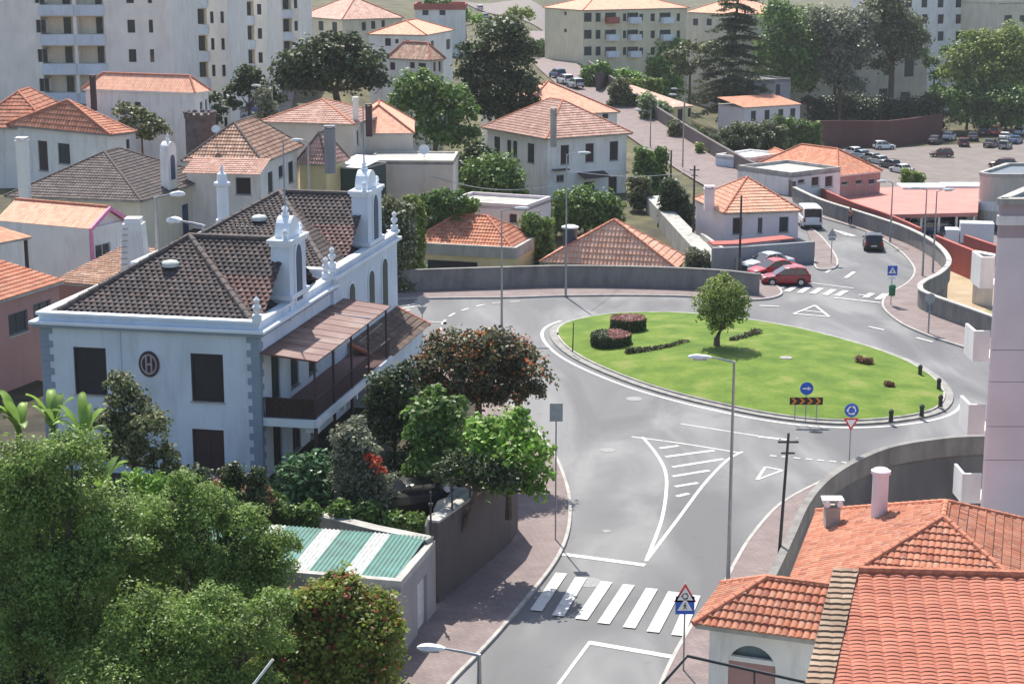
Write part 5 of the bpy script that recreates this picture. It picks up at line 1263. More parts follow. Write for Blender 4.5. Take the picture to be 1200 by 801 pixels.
house('small white house with a brown pyramid roof among the trees, top centre', q, z1, mat=M_white, over=.3, wins=[(0, 454, 73, 463, 82, 'w'), (0, 480, 73, 486, 80, 'w'), (0, 490, 74, 499, 82, 'w'), (1, 508, 73, 511, 84, 's'), (1, 514, 72, 517, 84, 's')], roof=('hip', 1.9, M_brownT, M_cap, None), small=True)
q, z1 = rectq((870, 17), (803, 14), None, 345, depth=14)
house('pale house with a pink roof right of the long yellow flats', q, z1, mat=M_cream, over=.3, wins=[(0, 812, 22, 818, 30, 's'), (0, 828, 22, 834, 30, 's'), (0, 846, 22, 852, 30, 's')], roof=('hip', 3, M_orangeP, M_cap, None), small=True)
q, z1 = rectq((546, 10), (485, 10), None, 330, depth=10)
house('long white building with a dull red roof band at the very top', q, z1, mat=M_white, over=.2, wins=[(0, 495, 12, 502, 18, 's'), (0, 515, 12, 522, 18, 's')], roof=('flat', .8, M_red, M_red, None), small=True)
q, z1 = rectq((813, 124), (789, 125), (782, 104), 258, 'A')
q, z1 = rectq((813, 124), (789, 125.5), None, 258, depth=11)
q = [v + Vector((-2.5, 0)) if i > 1 else v for i, v in enumerate(q)]
house('little yellow house with a long tiled roof below the conifer', q, z1, mat=M_yel, over=.2, wins=[(0, 794, 128, 800, 144, 'w'), (0, 806, 127, 811, 137, 'w')], roof=('shed0', 2.2, M_pinkT, M_cap, None), small=True)
q, z1 = rectq((927, 94), (884, 96), None, 292, depth=9)
house('grey flat roofed house behind the trees right of the conifer trunk', q, z1, mat=M_greywall, over=0, wins=[(0, 909, 99, 914, 112, 'g'), (0, 892, 99, 897, 108, 'g')], roof=('flat', .3, M_conc, M_conc, None), small=True)
q, z1 = rectq((940, 122), (872, 126), None, 276, depth=7)
house('long low grey house with an orange edged roof below the grey flat roofed house', q, z1, mat=M_lilac, over=.2, wins=[(0, 880, 130, 886, 142, 's'), (0, 896, 129, 902, 141, 's'), (0, 912, 128, 918, 140, 's'), (0, 926, 127, 932, 138, 's')], roof=('shed0', 1.0, M_orange, M_cap, None), small=True)
q, z1 = rectq((1088, 55), (945, 60), None, 362, depth=12)
house('large beige building half hidden by trees, upper right', q, z1, mat=M_beige, over=0, wins=[(0, 1001, 62, 1010, 82, 'w'), (0, 1060, 68, 1071, 90, 's'), (0, 1036, 68, 1048, 88, 'w'), (0, 985, 70, 993, 85, 's'), (0, 1055, 108, 1066, 124, 's'), (0, 1030, 104, 1040, 122, 's')], roof=('flat', .6, M_beige, M_beige, None), small=True, name='building')
q, z1 = rectq((1165, -14), (1045, -12), None, 388, depth=14)
wv = [(0, x, y, x + 7, y + 11, 's' if (x + y) % 3 else 'w') for x in (1062, 1080, 1099, 1120, 1146) for y in (-2, 17, 37)]
house('tall white block of flats rising at the top right behind the round trees', q, z1, mat=M_white, over=0, wins=wv, roof=('flat', .6, M_white, M_white, None), small=True, name='apartment_block')
q, z1 = rectq((1235, 2), (1170, 4), None, 386, depth=12)
house('cream flats at the top right corner of the picture', q, z1, mat=M_cream, over=0, wins=[(0, 1177, 18, 1186, 26, 's'), (0, 1195, 18, 1204, 26, 's')], roof=('flat', .6, M_cream, M_cream, None), small=True, name='apartment_block')
q, z1 = rectq((918, 181), (878, 187), None, 218, depth=5)
house('small pale blue shed with a white flat roof behind the orange roofed bungalow', q, z1, mat=M_mans, over=0, wins=[(0, 884, 189, 890, 200, 's'), (0, 895, 188, 901, 198, 's')], roof=('flat', .25, M_white, M_white, None), small=True, name='shed')
drwall('boundary_wall', 'dull red boundary wall along the far side of the car park', catmull([onT(928, 176), onT(985, 172), onT(1040, 172), onT(1102, 163)], 3), 4.6, .5, plaster('maroon_plaster', (.13, .06, .055), amt=.2))
drwall('boundary_wall', 'low dark wall along the terrace above the long street wall', catmull([onT(842, 190), onT(880, 179), onT(930, 170), onT(975, 164)], 3), 1.6, .4, M_greywall)
drwall('boundary_wall', 'dark stone terrace wall below the garden of the yellow flats', catmull([onT(700, 108), onT(750, 112), onT(800, 108), onT(850, 100)], 3), 3.0, .5, plaster('dark_stone', (.12, .09, .09), amt=.2))
# car park surface and other ground patches
def patch(name, pix, mat, dz=.12, n=14):
    """quad patch draped over the terrain"""
    c = [onT(x, y) for x, y in pix]; b = MB(); vs = []
    for j in range(n + 1):
        for i in range(n + 1):
            u, v = i / n, j / n; p = (c[0] * (1 - u) + c[1] * u) * (1 - v) + (c[3] * (1 - u) + c[2] * u) * v; vs.append((p.x, p.y, T(p.x, p.y) + dz))
    b.add(vs, [(j * (n + 1) + i, j * (n + 1) + i + 1, (j + 1) * (n + 1) + i + 1, (j + 1) * (n + 1) + i) for j in range(n) for i in range(n)])
    return tag(b.build(name, mat, smooth=True), kind='structure')
M_lot = plain('car_park_asphalt', (.17, .145, .135), .9, noise=.15, scale=.5)
patch('car_park', [(1000, 232), (1260, 240), (1260, 163), (965, 173)], M_lot, .1)
polyface('yard', P([(1052, 290), (1185, 330), (1185, 240), (1000, 235)], -4.45), -4.45, M_lot, depth=.4)
patch('street', [(230, 185), (330, 185), (345, 110), (255, 112)], M_lot, .3)
patch('street', [(640, 40), (700, 60), (620, 0), (540, 2)], M_lot, .25)
patch('terrace_path', [(920, 165), (1000, 158), (1000, 148), (915, 153)], M_sand, .35)
patch('path', [(-20, 460), (70, 445), (70, 410), (-20, 420)], M_sand, .4)
patch('path', [(1060, 132), (1130, 135), (1125, 124), (1070, 124)], M_conclight, .3)

# ------------------------------------------------------------------ vegetation
def leafcloud(blobs, leaf, dens=2.2, clump=.34, flat=.8, seed=1, aspect=.55, droop=0):
    g = np.random.default_rng(seed); allv = []
    for (c, r) in blobs:
        rx, ry, rz = (r, r, r * flat) if not isinstance(r, tuple) else r
        R_ = (rx * ry * rz) ** (1 / 3)
        nc = int(max(16, 20 + 14 * min(3, R_))); n = int(max(60, dens * 12.6 * R_ * R_ / (leaf * leaf)))
        n = min(n, 42000)
        d = g.normal(size=(nc, 3)); d /= np.linalg.norm(d, axis=1)[:, None]
        d[:, 2] = np.where(d[:, 2] < -.35, -d[:, 2] * .6, d[:, 2])
        cc = d * (.60 + .32 * g.random((nc, 1)))
        cr = clump * (.6 + .75 * g.random(nc))
        idx = g.integers(0, nc, n)
        o = g.normal(size=(n, 3)); o /= np.linalg.norm(o, axis=1)[:, None]; o[:, 2] = np.abs(o[:, 2]) * np.where(g.random(n) < .8, 1, -1)
        p = cc[idx] + o * (cr[idx] * (.55 + .5 * g.random(n) ** .6))[:, None]
        p *= np.array([rx, ry, rz]); p += np.array(c)
        nr = o * .9 + g.normal(size=(n, 3)) * .55 + np.array([0, 0, .35]); nr /= np.linalg.norm(nr, axis=1)[:, None]
        t = np.cross(nr, g.normal(size=(n, 3))); t /= np.linalg.norm(t, axis=1)[:, None] + 1e-9
        b2 = np.cross(nr, t); s = (leaf * (.6 + .8 * g.random(n)))[:, None]
        t = t * s * .5; b2 = b2 * s * .5 * aspect; dr = np.zeros((n, 3)); dr[:, 2] = -droop * s[:, 0]
        v = np.stack([p - t, p + b2, p + t + dr, p - b2], axis=1); allv.append(v.reshape(-1, 3))
    return np.concatenate(allv)
def cloudmesh(name, V, mat, parent):
    off = np.array(parent_world(parent)) if parent else np.zeros(3)
    V = V - off; n = len(V) // 4; me = bpy.data.meshes.new(name)
    me.vertices.add(len(V)); me.vertices.foreach_set('co', V.ravel().astype(np.float32))
    me.loops.add(4 * n); me.loops.foreach_set('vertex_index', np.arange(4 * n, dtype=np.int32))
    me.polygons.add(n); me.polygons.foreach_set('loop_start', np.arange(0, 4 * n, 4, dtype=np.int32))
    me.update(calc_edges=True); me.materials.append(mat)
    o = bpy.data.objects.new(name, me); COL.objects.link(o); o.parent = parent; return o
seedc = [100]
def tree(label, px_blobs, zc, mat, leaf=.3, name='tree', cat_='tree', base=None, zbase=None, dens=3.0, trunk=.2, flat=.95, group=None, flowers=None, depthvar=.5, clump=.42, aspect=.7):
    seedc[0] += 1; g = random.Random(seedc[0]); s = F / zc; bl = []
    for bx_, by_, rp in px_blobs:
        r = rp / s; c = atd(bx_, by_, zc + g.uniform(-depthvar, depthvar) * r); bl.append((c, r))
    cen = sum((c for c, _ in bl), Vector()) / len(bl)
    if base: bp = Vector((atd(*base, zc).x, cen.y, 0))
    else: bp = Vector((cen.x, cen.y, 0))
    lo = min(c.z - r for c, r in bl)
    bp.z = zbase if zbase is not None else T(bp.x, bp.y)
    if bp.z > lo - .2: bp.z = lo - .3
    root = thing(name, label, cat_, bp, group=group)
    if name in ('bush', 'shrub', 'hedge', 'tuft'):
        ex = []
        for c, r in bl:
            z = c.z - r * .8
            while z > bp.z + .1 and len(ex) < 30:
                ex.append((Vector((c.x + g.uniform(-.2, .2) * r, c.y + g.uniform(-.2, .2) * r, z)), r * .95)); z -= r * .9
        bl += ex
    V = leafcloud([(tuple(c), r * 1.12) for c, r in bl], leaf, dens, seed=seedc[0], flat=flat, clump=clump, aspect=aspect)
    cloudmesh('crown', V, mat, root)
    if trunk:
        mid = Vector((cen.x, cen.y, max(bp.z + .3, min(cen.z, lo + .4 * (cen.z - lo)))))
        b = MB(); wob = Vector((g.uniform(-.2, .2), g.uniform(-.2, .2), 0)) * trunk * 4
        b.tube([bp, bp.lerp(mid, .5) + wob, mid], [trunk * 1.25, trunk, trunk * .75], 8)
        for c, r in bl[:9]:
            b.tube([mid - Vector((0, 0, .1)), mid.lerp(c, .5) + Vector((0, 0, -.1 * r)), c + Vector((0, 0, .15 * r))], [trunk * .55, trunk * .35, trunk * .1], 6)
        b.build('trunk', M_bark, root)
    if flowers:
        fm_, fl, fd = flowers
        V = leafcloud([(tuple(c + Vector((0, -.12 * r, .12 * r))), r * 1.02) for c, r in bl], fl, fd, seed=seedc[0] + 500, flat=flat, clump=clump, aspect=.8)
        tag(cloudmesh('flowers', V, fm_, root), kind='stuff')
    return root
L_light = leafmat('feathery_leaf', [(.11, .19, .04), (.18, .28, .06), (.28, .38, .10), (.13, .21, .05)], trans=.4)
L_olive = leafmat('olive_leaf', [(.09, .13, .05), (0.099, 0.133, 0.056), (0.169, 0.189, 0.085), (0.240, 0.235, 0.113), (0.090, 0.122, 0.056)])
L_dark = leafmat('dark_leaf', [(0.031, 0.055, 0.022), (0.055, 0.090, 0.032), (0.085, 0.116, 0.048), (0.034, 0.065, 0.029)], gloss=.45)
L_mid = leafmat('mid_leaf', [(0.070, 0.142, 0.034), (0.120, 0.217, 0.047), (0.181, 0.282, 0.066), (0.080, 0.151, 0.038)])
L_bright = leafmat('bright_leaf', [(0.120, 0.264, 0.038), (0.200, 0.377, 0.056), (0.299, 0.452, 0.085), (0.099, 0.208, 0.038)])
L_glossy = leafmat('glossy_leaf', [(0.051, 0.114, 0.048), (0.085, 0.179, 0.073), (0.156, 0.260, 0.114), (0.043, 0.097, 0.048)], gloss=.3, trans=.15)
L_grey = leafmat('grey_green_leaf', [(0.138, 0.162, 0.097), (0.207, 0.227, 0.147), (0.326, 0.340, 0.243), (0.085, 0.114, 0.065)])
L_brown = leafmat('bronze_leaf', [(.10, .12, .05), (.07, .075, .04), (.12, .11, .06), (.085, .12, .045), (.16, .12, .08)], trans=.25)
L_redbrown = leafmat('red_brown_leaf', [(0.224, 0.081, 0.057), (0.310, 0.130, 0.081), (0.121, 0.081, 0.048), (0.344, 0.195, 0.130)])
L_pine = leafmat('pine_needles', [(0.043, 0.068, 0.029), (0.077, 0.105, 0.046), (0.112, 0.138, 0.057)])
L_yellowg = leafmat('yellow_green_leaf', [(0.172, 0.260, 0.048), (0.258, 0.340, 0.065), (0.138, 0.195, 0.048), (0.326, 0.390, 0.114)])
F_orange = leafmat('orange_flower', [(.62, .20, .05), (.72, .30, .10), (.55, .15, .06), (.70, .38, .2)])
F_pink = leafmat('pink_flower', [(.55, .06, .09), (.68, .10, .16), (.45, .05, .05), (.60, .16, .08)])
F_mauve = leafmat('mauve_flower_top', [(.32, .14, .14), (.40, .20, .18), (.24, .10, .10), (.45, .28, .22)])
F_white = leafmat('white_flower', [(.6, .6, .5), (.7, .7, .62), (.35, .4, .25)])
F_red = leafmat('red_flower', [(.5, .08, .04), (.6, .12, .08)])
# bottom left canopy
gr = 'feathery trees below the mansion'
tree('broad feathery green tree filling the lower left corner', [(30, 560, 42), (85, 550, 40), (40, 625, 52), (120, 615, 48), (75, 690, 58), (10, 690, 50), (20, 770, 55), (95, 765, 55), (60, 590, 34), (110, 660, 42), (20, 600, 40), (50, 740, 40), (140, 650, 34)], 59, L_light, .125, zbase=2.2, trunk=.3, group=gr, dens=3.6, clump=.40, aspect=.55)
tree('feathery green tree with rounded top in front of the corrugated roof', [(180, 622, 42), (240, 605, 34), (215, 570, 18), (285, 622, 30), (300, 655, 30), (210, 665, 45), (270, 680, 40), (150, 680, 48), (330, 640, 20), (318, 672, 26), (300, 695, 30), (190, 650, 36)], 62, L_light, .125, zbase=2.2, trunk=.28, group=gr, dens=3.6, clump=.40, aspect=.55)
tree('lower feathery tree along the bottom edge, left of the flowering bush', [(180, 745, 52), (250, 735, 45), (225, 800, 50), (300, 760, 36), (130, 810, 48), (320, 715, 26), (285, 815, 40)], 56, L_light, .125, zbase=1.5, trunk=.28, group=gr, dens=3.6, clump=.40, aspect=.55)
tree('olive green tree standing against the front wall of the mansion', [(140, 455, 18), (150, 480, 25), (128, 505, 26), (172, 505, 26), (148, 535, 28), (190, 538, 18), (115, 535, 20), (202, 552, 12)], 71, L_olive, .17, base=(150, 560), zbase=2.5, trunk=.14)
tree('small bright tree standing between the feathery canopy and the mansion corner', [(175, 580, 18), (160, 565, 14), (195, 572, 14)], 66, L_bright, .18, zbase=2.4, trunk=.1)
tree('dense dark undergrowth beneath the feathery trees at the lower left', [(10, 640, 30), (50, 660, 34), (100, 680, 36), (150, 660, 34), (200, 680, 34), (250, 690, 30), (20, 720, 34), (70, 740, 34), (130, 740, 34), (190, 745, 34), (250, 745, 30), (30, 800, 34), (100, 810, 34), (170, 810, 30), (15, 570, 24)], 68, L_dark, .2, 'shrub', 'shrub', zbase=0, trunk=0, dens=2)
# banana plants
def banana(label, px, py, zc, h, seed, n=9):
    g = random.Random(seed); c = atd(px, py, zc); root = thing('banana_plant', label, 'plant', (c.x, c.y, ZG), group='banana plants by the mansion')
    z = c.z; b = MB(); b.tube([(c.x, c.y, ZG), (c.x, c.y, z)], [.18, .11], 8); b.build('stem', L_yellowg, root)
    for i in range(n):
        a = g.uniform(0, 2 * math.pi); L = h * g.uniform(.75, 1.15); w = .21 * g.uniform(.8, 1.2); up = g.uniform(1.1, 2.1); d = Vector((math.cos(a), math.sin(a), 0)); sd_ = Vector((-d.y, d.x, 0))
        vs = []; k = 8
        for j in range(k + 1):
            t = j / k; p = Vector((c.x, c.y, z)) + d * L * (.75 * t) + Vector((0, 0, L * (up * t - 1.0 * t * t)))
            ww = w * math.sin(math.pi * min(1, t * .92 + .08)) ** .6
            vs += [p + sd_ * ww + Vector((0, 0, .10 * ww)), p - Vector((0, 0, .06)), p - sd_ * ww + Vector((0, 0, .10 * ww))]
        f = []
        for j in range(k): f += [(3 * j, 3 * j + 1, 3 * j + 4, 3 * j + 3), (3 * j + 1, 3 * j + 2, 3 * j + 5, 3 * j + 4)]
        b = MB(); b.add(vs, f); b.build('leaf', L_mid if i % 2 else L_bright, root, smooth=True)
banana('banana plant nearest the left edge, beside the sunny path', 22, 505, 70, 1.35, 3)
banana('banana plant with upright leaves below the mansion quoins', 62, 500, 70, 1.4, 5)
banana('banana plant with long bright leaves touching the olive tree', 98, 515, 68, 1.5, 9)
banana('low banana plant poking out of the feathery canopy', 120, 575, 64, 1.2, 12, 6)
# shrubs in the mansion garden
tree('reddish brown shrub below the mansion door', [(265, 575, 18), (285, 585, 20), (245, 580, 14), (305, 580, 14)], 76, L_redbrown, .15, 'shrub', 'shrub', zbase=2.5, trunk=.05)
tree('dark shrub at the foot of the mansion front wall', [(230, 562, 16), (210, 572, 18), (270, 556, 14), (300, 560, 12)], 72.5, L_dark, .15, 'shrub', 'shrub', zbase=2.5, trunk=.05)
tree('glossy large leaved bush in front of the verandah', [(350, 560, 26), (380, 572, 28), (345, 590, 22), (400, 590, 26), (370, 548, 18), (415, 605, 16), (330, 575, 16)], 79.5, L_glossy, .30, 'bush', 'bush', zbase=2.5, trunk=.08, aspect=.5)
tree('grey green shrub with a red flower spray beside the verandah', [(412, 510, 18), (425, 525, 18), (405, 535, 16), (430, 555, 18), (445, 575, 18)], 78, L_grey, .16, 'shrub', 'shrub', zbase=2.5, trunk=.06)
tree('small patch of red blooms glowing in the shaded garden', [(432, 536, 6), (441, 543, 7), (447, 552, 5)], 77.2, F_red, .2, 'flowering_plant', 'plant', zbase=2.5, trunk=.04, dens=1.5)
tree('grey green tree between the tiled annex and the orange flowering tree', [(455, 455, 22), (470, 475, 26), (450, 490, 24), (475, 440, 16), (465, 510, 24), (485, 500, 20), (440, 470, 14)], 85, L_dark, .2, zbase=2.5, trunk=.1)
tree('round tree with orange blossoms over dark bronze leaves beside the roundabout', [(560, 420, 30), (525, 418, 28), (595, 418, 30), (505, 432, 22), (618, 440, 26), (548, 445, 30), (585, 452, 30), (500, 455, 18), (625, 462, 16), (560, 400, 16), (545, 465, 20), (598, 468, 18), (570, 470, 18), (520, 462, 16)], 91, L_brown, .21, base=(560, 486), zbase=2.5, trunk=.2, flowers=(F_orange, .15, .28), name='flowering_tree')
tree('leafy green tree with yellowing tips in the middle of the garden', [(505, 485, 24), (525, 500, 22), (490, 510, 20), (515, 525, 26), (500, 550, 24), (530, 545, 20), (535, 475, 12), (510, 462, 12)], 80, L_mid, .28, zbase=2.5, trunk=.12)
tree('bright green tree leaning over the garden wall beside the left pavement', [(600, 510, 26), (575, 520, 24), (620, 530, 26), (595, 545, 30), (560, 550, 24), (632, 555, 18), (590, 575, 24), (625, 575, 16), (560, 500, 14), (608, 490, 12)], 78, L_bright, .26, zbase=2.5, trunk=.14)
tree('dark spreading tree leaning over the tall garden wall and shading the pavement', [(540, 546, 20), (565, 556, 22), (592, 566, 20), (520, 556, 15), (553, 566, 18), (580, 548, 16)], 76.5, L_dark, .2, base=(541, 596), zbase=2.5, trunk=.12)
tree('dark undergrowth bush behind the tall garden wall', [(470, 575, 22), (500, 590, 20), (530, 578, 20), (455, 600, 16), (545, 570, 16), (520, 600, 12)], 81, L_dark, .2, 'bush', 'bush', zbase=2.5, trunk=.06)
tree('low leafy plants along the pale wall above the corrugated roof', [(430, 600, 14), (460, 610, 12), (485, 612, 12), (400, 600, 14), (365, 603, 12)], 76.5, L_mid, .2, 'bush', 'bush', zbase=2.5, trunk=.04)
tree('flowering bush with pink blossoms in front of the corrugated shed', [(335, 722, 24), (320, 745, 20), (360, 712, 30), (400, 705, 32), (440, 718, 28), (380, 745, 36), (425, 752, 34), (345, 750, 26), (455, 738, 20), (365, 785, 32), (405, 790, 28), (335, 795, 24), (400, 690, 20)], 63, leafmat('olive_yellow_leaf', [(.13, .21, .04), (.19, .28, .05), (.34, .34, .08), (.20, .24, .05)], trans=.5), .17, 'bush', 'bush', zbase=0, trunk=.1, flowers=(F_pink, .14, .07))
tree('dark leafy bush under the verandah edge of the mansion', [(420, 545, 18), (445, 560, 20), (470, 545, 20), (435, 585, 16), (465, 585, 18), (490, 560, 18)], 84, L_dark, .2, 'bush', 'bush', zbase=2.5, trunk=.05)
tree('mixed green bush left of the black car in the mansion garden', [(330, 600, 12), (345, 606, 12), (360, 600, 12), (320, 588, 14), (310, 598, 12)], 77, L_mid, .18, 'bush', 'bush', zbase=2.5, trunk=.04)
tree('leafy bush filling the garden below the orange flowering tree', [(500, 525, 18), (530, 520, 18), (555, 525, 18), (515, 550, 18), (545, 555, 16), (575, 500, 14)], 85, L_mid, .22, 'bush', 'bush', zbase=2.5, trunk=.05)
tree('dark ivy like shrub at the foot of the white pillar by the olive tree', [(215, 565, 14), (195, 560, 14), (180, 568, 12)], 74.5, L_mid, .16, 'shrub', 'shrub', zbase=2.5, trunk=.04)
# middle distance
tree('row of green shrubs along the foot of the flat roofed beige annex', [(500, 235, 10), (518, 232, 12), (536, 236, 12), (552, 242, 10), (508, 248, 8)], 157, L_mid, .3, 'shrub', 'shrub', trunk=.05)
tree('large dark pine with a flat spreading crown in front of the tall apartment block', [(345, 85, 22), (375, 72, 26), (405, 68, 26), (430, 82, 22), (360, 100, 20), (395, 95, 24), (425, 100, 18), (335, 100, 16), (445, 98, 12), (385, 52, 14), (412, 50, 12)], 200, L_pine, .5, zbase=6, trunk=.45, base=(400, 130))
tree('broad pale green tree right of the dark pine', [(480, 105, 18), (505, 110, 22), (530, 118, 20), (485, 130, 20), (515, 140, 24), (545, 135, 16), (500, 160, 20), (530, 165, 20), (550, 160, 14), (470, 120, 14), (498, 92, 10)], 192, L_mid, .42, trunk=.3)
tree('tall dark broadleaf tree left of the white villa', [(585, 50, 24), (560, 75, 22), (600, 75, 26), (580, 100, 28), (610, 105, 22), (555, 110, 18), (590, 130, 26), (620, 125, 14), (600, 40, 16), (565, 130, 18), (545, 90, 12), (545, 60, 10), (618, 60, 14)], 212, L_dark, .45, trunk=.4)
tree('yellow topped tree crown rising above the dark broadleaf tree', [(590, 32, 14), (608, 45, 13), (572, 38, 12)], 218, L_olive, .4, trunk=.2)
tree('leafy green bush at the left foot of the white villa', [(560, 205, 18), (585, 200, 20), (575, 220, 20), (600, 215, 16), (550, 225, 14), (605, 232, 12)], 176, L_mid, .38, 'bush', 'bush', trunk=.1)
tree('shady tree filling the gap between the beige annex and the villa', [(548, 195, 16), (560, 180, 14), (540, 215, 16)], 182, L_dark, .4, trunk=.15)
tree('spreading bush hiding the ground floor of the white villa', [(665, 238, 16), (685, 235, 16), (705, 238, 16), (720, 245, 12), (675, 250, 16), (700, 252, 14), (655, 252, 12)], 174, L_mid, .34, 'bush', 'bush', trunk=.1)
tree('green shrub between the pinkish box house and the big striped roof', [(622, 260, 12), (630, 275, 14), (618, 285, 12), (640, 262, 9)], 158, L_mid, .28, 'shrub', 'shrub', trunk=.08)
tree('mottled shrub behind the second bell gable', [(452, 245, 14), (468, 255, 14), (458, 268, 14), (478, 245, 8), (445, 262, 10)], 140, L_olive, .26, 'shrub', 'shrub', trunk=.08, flowers=(F_white, .2, .05))
tree('light green shrub beside the mottled shrub behind the bell gable', [(487, 245, 10), (480, 235, 8), (490, 256, 8)], 148, L_yellowg, .26, 'shrub', 'shrub', trunk=.06)
tree('shrub on the right of the villa under the pergola', [(752, 180, 9), (765, 188, 10), (755, 200, 9), (775, 180, 8)], 196, L_mid, .34, 'shrub', 'shrub', trunk=.08)
tree('dark bushes beside the pale garden ramp', [(785, 218, 10), (795, 232, 12), (805, 248, 10), (800, 262, 9), (780, 235, 8)], 176, L_dark, .3, 'bush', 'bush', trunk=.08)
tree('greenery on the villa terrace right of the white villa', [(748, 228, 9), (755, 215, 8), (745, 212, 8)], 184, L_olive, .3, 'bush', 'bush', trunk=.06)
tree('pale spiky shrub in the corner by the grey wall and the striped roof', [(812, 298, 9), (824, 302, 9), (818, 308, 8)], 152, L_grey, .28, 'shrub', 'shrub', trunk=.05)
tree('clipped green hedge tree beside the street at the top centre', [(530, 22, 9), (545, 22, 10), (560, 26, 8)], 336, L_bright, .55, trunk=.2)
tree('small street tree at the very top right of the red roof band', [(508, 3, 10), (518, 6, 9), (500, 8, 7)], 335, L_mid, .55, trunk=.2)
tree('pale green tree at the top of the climbing street', [(602, 18, 9), (615, 20, 10), (596, 28, 8)], 336, L_yellowg, .55, trunk=.2)
tree('shrub below the left end of the yellow flats', [(635, 55, 8), (648, 52, 8), (640, 62, 8)], 336, L_mid, .5, 'shrub', 'shrub', trunk=.1)
tree('bushy trees in front of the plain white house, below the apartment block', [(145, 132, 12), (160, 140, 14), (178, 148, 14), (190, 155, 10), (150, 148, 10), (170, 160, 10)], 165, L_olive, .36, trunk=.12)
tree('dark tree in the shade below the apartment balconies', [(290, 90, 14), (300, 105, 16), (280, 108, 14), (318, 118, 14), (272, 125, 10)], 196, L_dark, .4, trunk=.2)
tree('shade tree behind the plain white house', [(253, 118, 8), (258, 132, 9), (252, 145, 9)], 186, L_dark, .36, trunk=.15)
tree('grey green shrub beside the upper street cars', [(308, 112, 9), (318, 128, 8)], 184, L_grey, .36, 'shrub', 'shrub', trunk=.1)
# upper right
def conifer():
    zc = 250; s = F / zc; b0 = onT(848, 158); root = thing('conifer', 'tall dark layered conifer with see-through tiers of branches', 'tree', b0)
    zc = b0.y * CP + (H - b0.z) * SP; top = atd(868, -30, zc); Ht = top.z - b0.z; g = np.random.default_rng(4); rr = random.Random(4)
    b = MB(); b.tube([b0, b0.lerp(top, .5), top], [.62, .4, .08], 10); b.build('trunk', M_bark, root)
    br = MB(); Vs = []
    z = Ht * .18
    while z < Ht * .97:
        t = z / Ht; L = (8.6 * (1 - t) ** .8 + .6) * rr.uniform(.85, 1.1); n = rr.choice((5, 6, 7)); a0 = rr.random() * 6.28
        c0 = b0.lerp(top, t)
        for i in range(n):
            a = a0 + i * 2 * math.pi / n + rr.uniform(-.2, .2); d = Vector((math.cos(a), math.sin(a), 0)); l_ = L * rr.uniform(.75, 1.1)
            zo = rr.uniform(-.7, .7); dr_ = rr.uniform(.1, .34); pts = [c0 + d * l_ * q_ + Vector((0, 0, zo * q_ - dr_ * l_ * q_ * (1 - q_ * .55))) for q_ in (0, .33, .66, 1)]
            br.tube(pts, [.12, .08, .05, .02], 5, cap=False)
            bl = [(tuple(pts[0].lerp(pts[3], f_) + Vector((0, 0, -.12 * l_ * f_))), (.62 + l_ * .12, .62 + l_ * .12, .34)) for f_ in (.2, .4, .6, .8, .98)]
            Vs.append(leafcloud(bl, .36, 1.7, seed=int(rr.random() * 1e6), aspect=.35, droop=.3))
        z += rr.uniform(.75, 1.6)
    br.build('branches', M_bark, root); cloudmesh('crown', np.concatenate(Vs), L_pine, root)
conifer()
tree('tall dark trees right of the layered conifer', [(915, 30, 20), (935, 45, 20), (905, 60, 18), (925, 75, 20), (945, 25, 16), (900, 90, 12), (940, 85, 14)], 336, L_mid, .6, trunk=.4)
tree('grey green tree in front of the beige building', [(962, 40, 18), (985, 35, 18), (975, 60, 20), (1005, 45, 16), (955, 70, 16), (1000, 70, 14), (990, 20, 12)], 332, L_grey, .6, trunk=.35)
tree('olive topped tree standing before the white flats at the upper right', [(1040, 22, 18), (1058, 32, 16), (1030, 38, 14), (1065, 48, 14), (1048, 50, 12)], 341, L_olive, .6, trunk=.35)
tree('round sunlit tree at the right edge below the cream flats', [(1170, 60, 18), (1190, 70, 20), (1150, 72, 14), (1185, 90, 18), (1160, 92, 14), (1200, 50, 16), (1205, 95, 18)], 348, L_yellowg, .6, trunk=.35)
tree('bright green bushy tree beside the far wall of the car park', [(1130, 108, 14), (1150, 112, 16), (1120, 122, 12), (1165, 125, 14), (1140, 130, 14), (1100, 108, 10)], 342, L_bright, .55, trunk=.25)
tree('dark tree mass at the right edge above the car park', [(1180, 125, 16), (1200, 130, 16), (1185, 140, 14), (1150, 143, 10)], 339, L_dark, .55, trunk=.25)
tree('dark hedge trees above the dull red wall', [(1000, 130, 12), (1020, 132, 12), (1045, 136, 12), (1070, 140, 12), (1090, 145, 10), (1005, 118, 8), (1030, 122, 9), (985, 138, 8)], 340, L_dark, .5, 'hedge', 'hedge', trunk=.2)
tree('tall dark cypress like tree between beige building wings', [(945, 105, 8), (950, 90, 8), (947, 120, 8)], 334, L_dark, .5, trunk=.2)
tree('leafy creeper tree hanging over the white flats', [(1080, 65, 9), (1092, 75, 9), (1110, 62, 8), (1100, 90, 9)], 344, L_mid, .5, trunk=.2)
tree('sunlit banana like shrubs below the yellow flats', [(755, 62, 9), (768, 55, 10), (780, 66, 9), (795, 55, 9), (762, 75, 8)], 328, L_bright, .55, 'shrub', 'shrub', trunk=.12)
tree('round green bush left of the terrace garden', [(690, 85, 9), (705, 82, 9), (695, 95, 9), (718, 90, 9)], 282, L_mid, .5, 'bush', 'bush', trunk=.1)
tree('smaller round bush beside the terrace garden', [(732, 88, 8), (745, 92, 8), (725, 97, 7)], 280, L_bright, .5, 'bush', 'bush', trunk=.1)
tree('yellowish flower bed strip on the garden terrace', [(745, 98, 6), (758, 97, 6), (770, 98, 6)], 276, L_yellowg, .4, 'shrub', 'shrub', trunk=0)
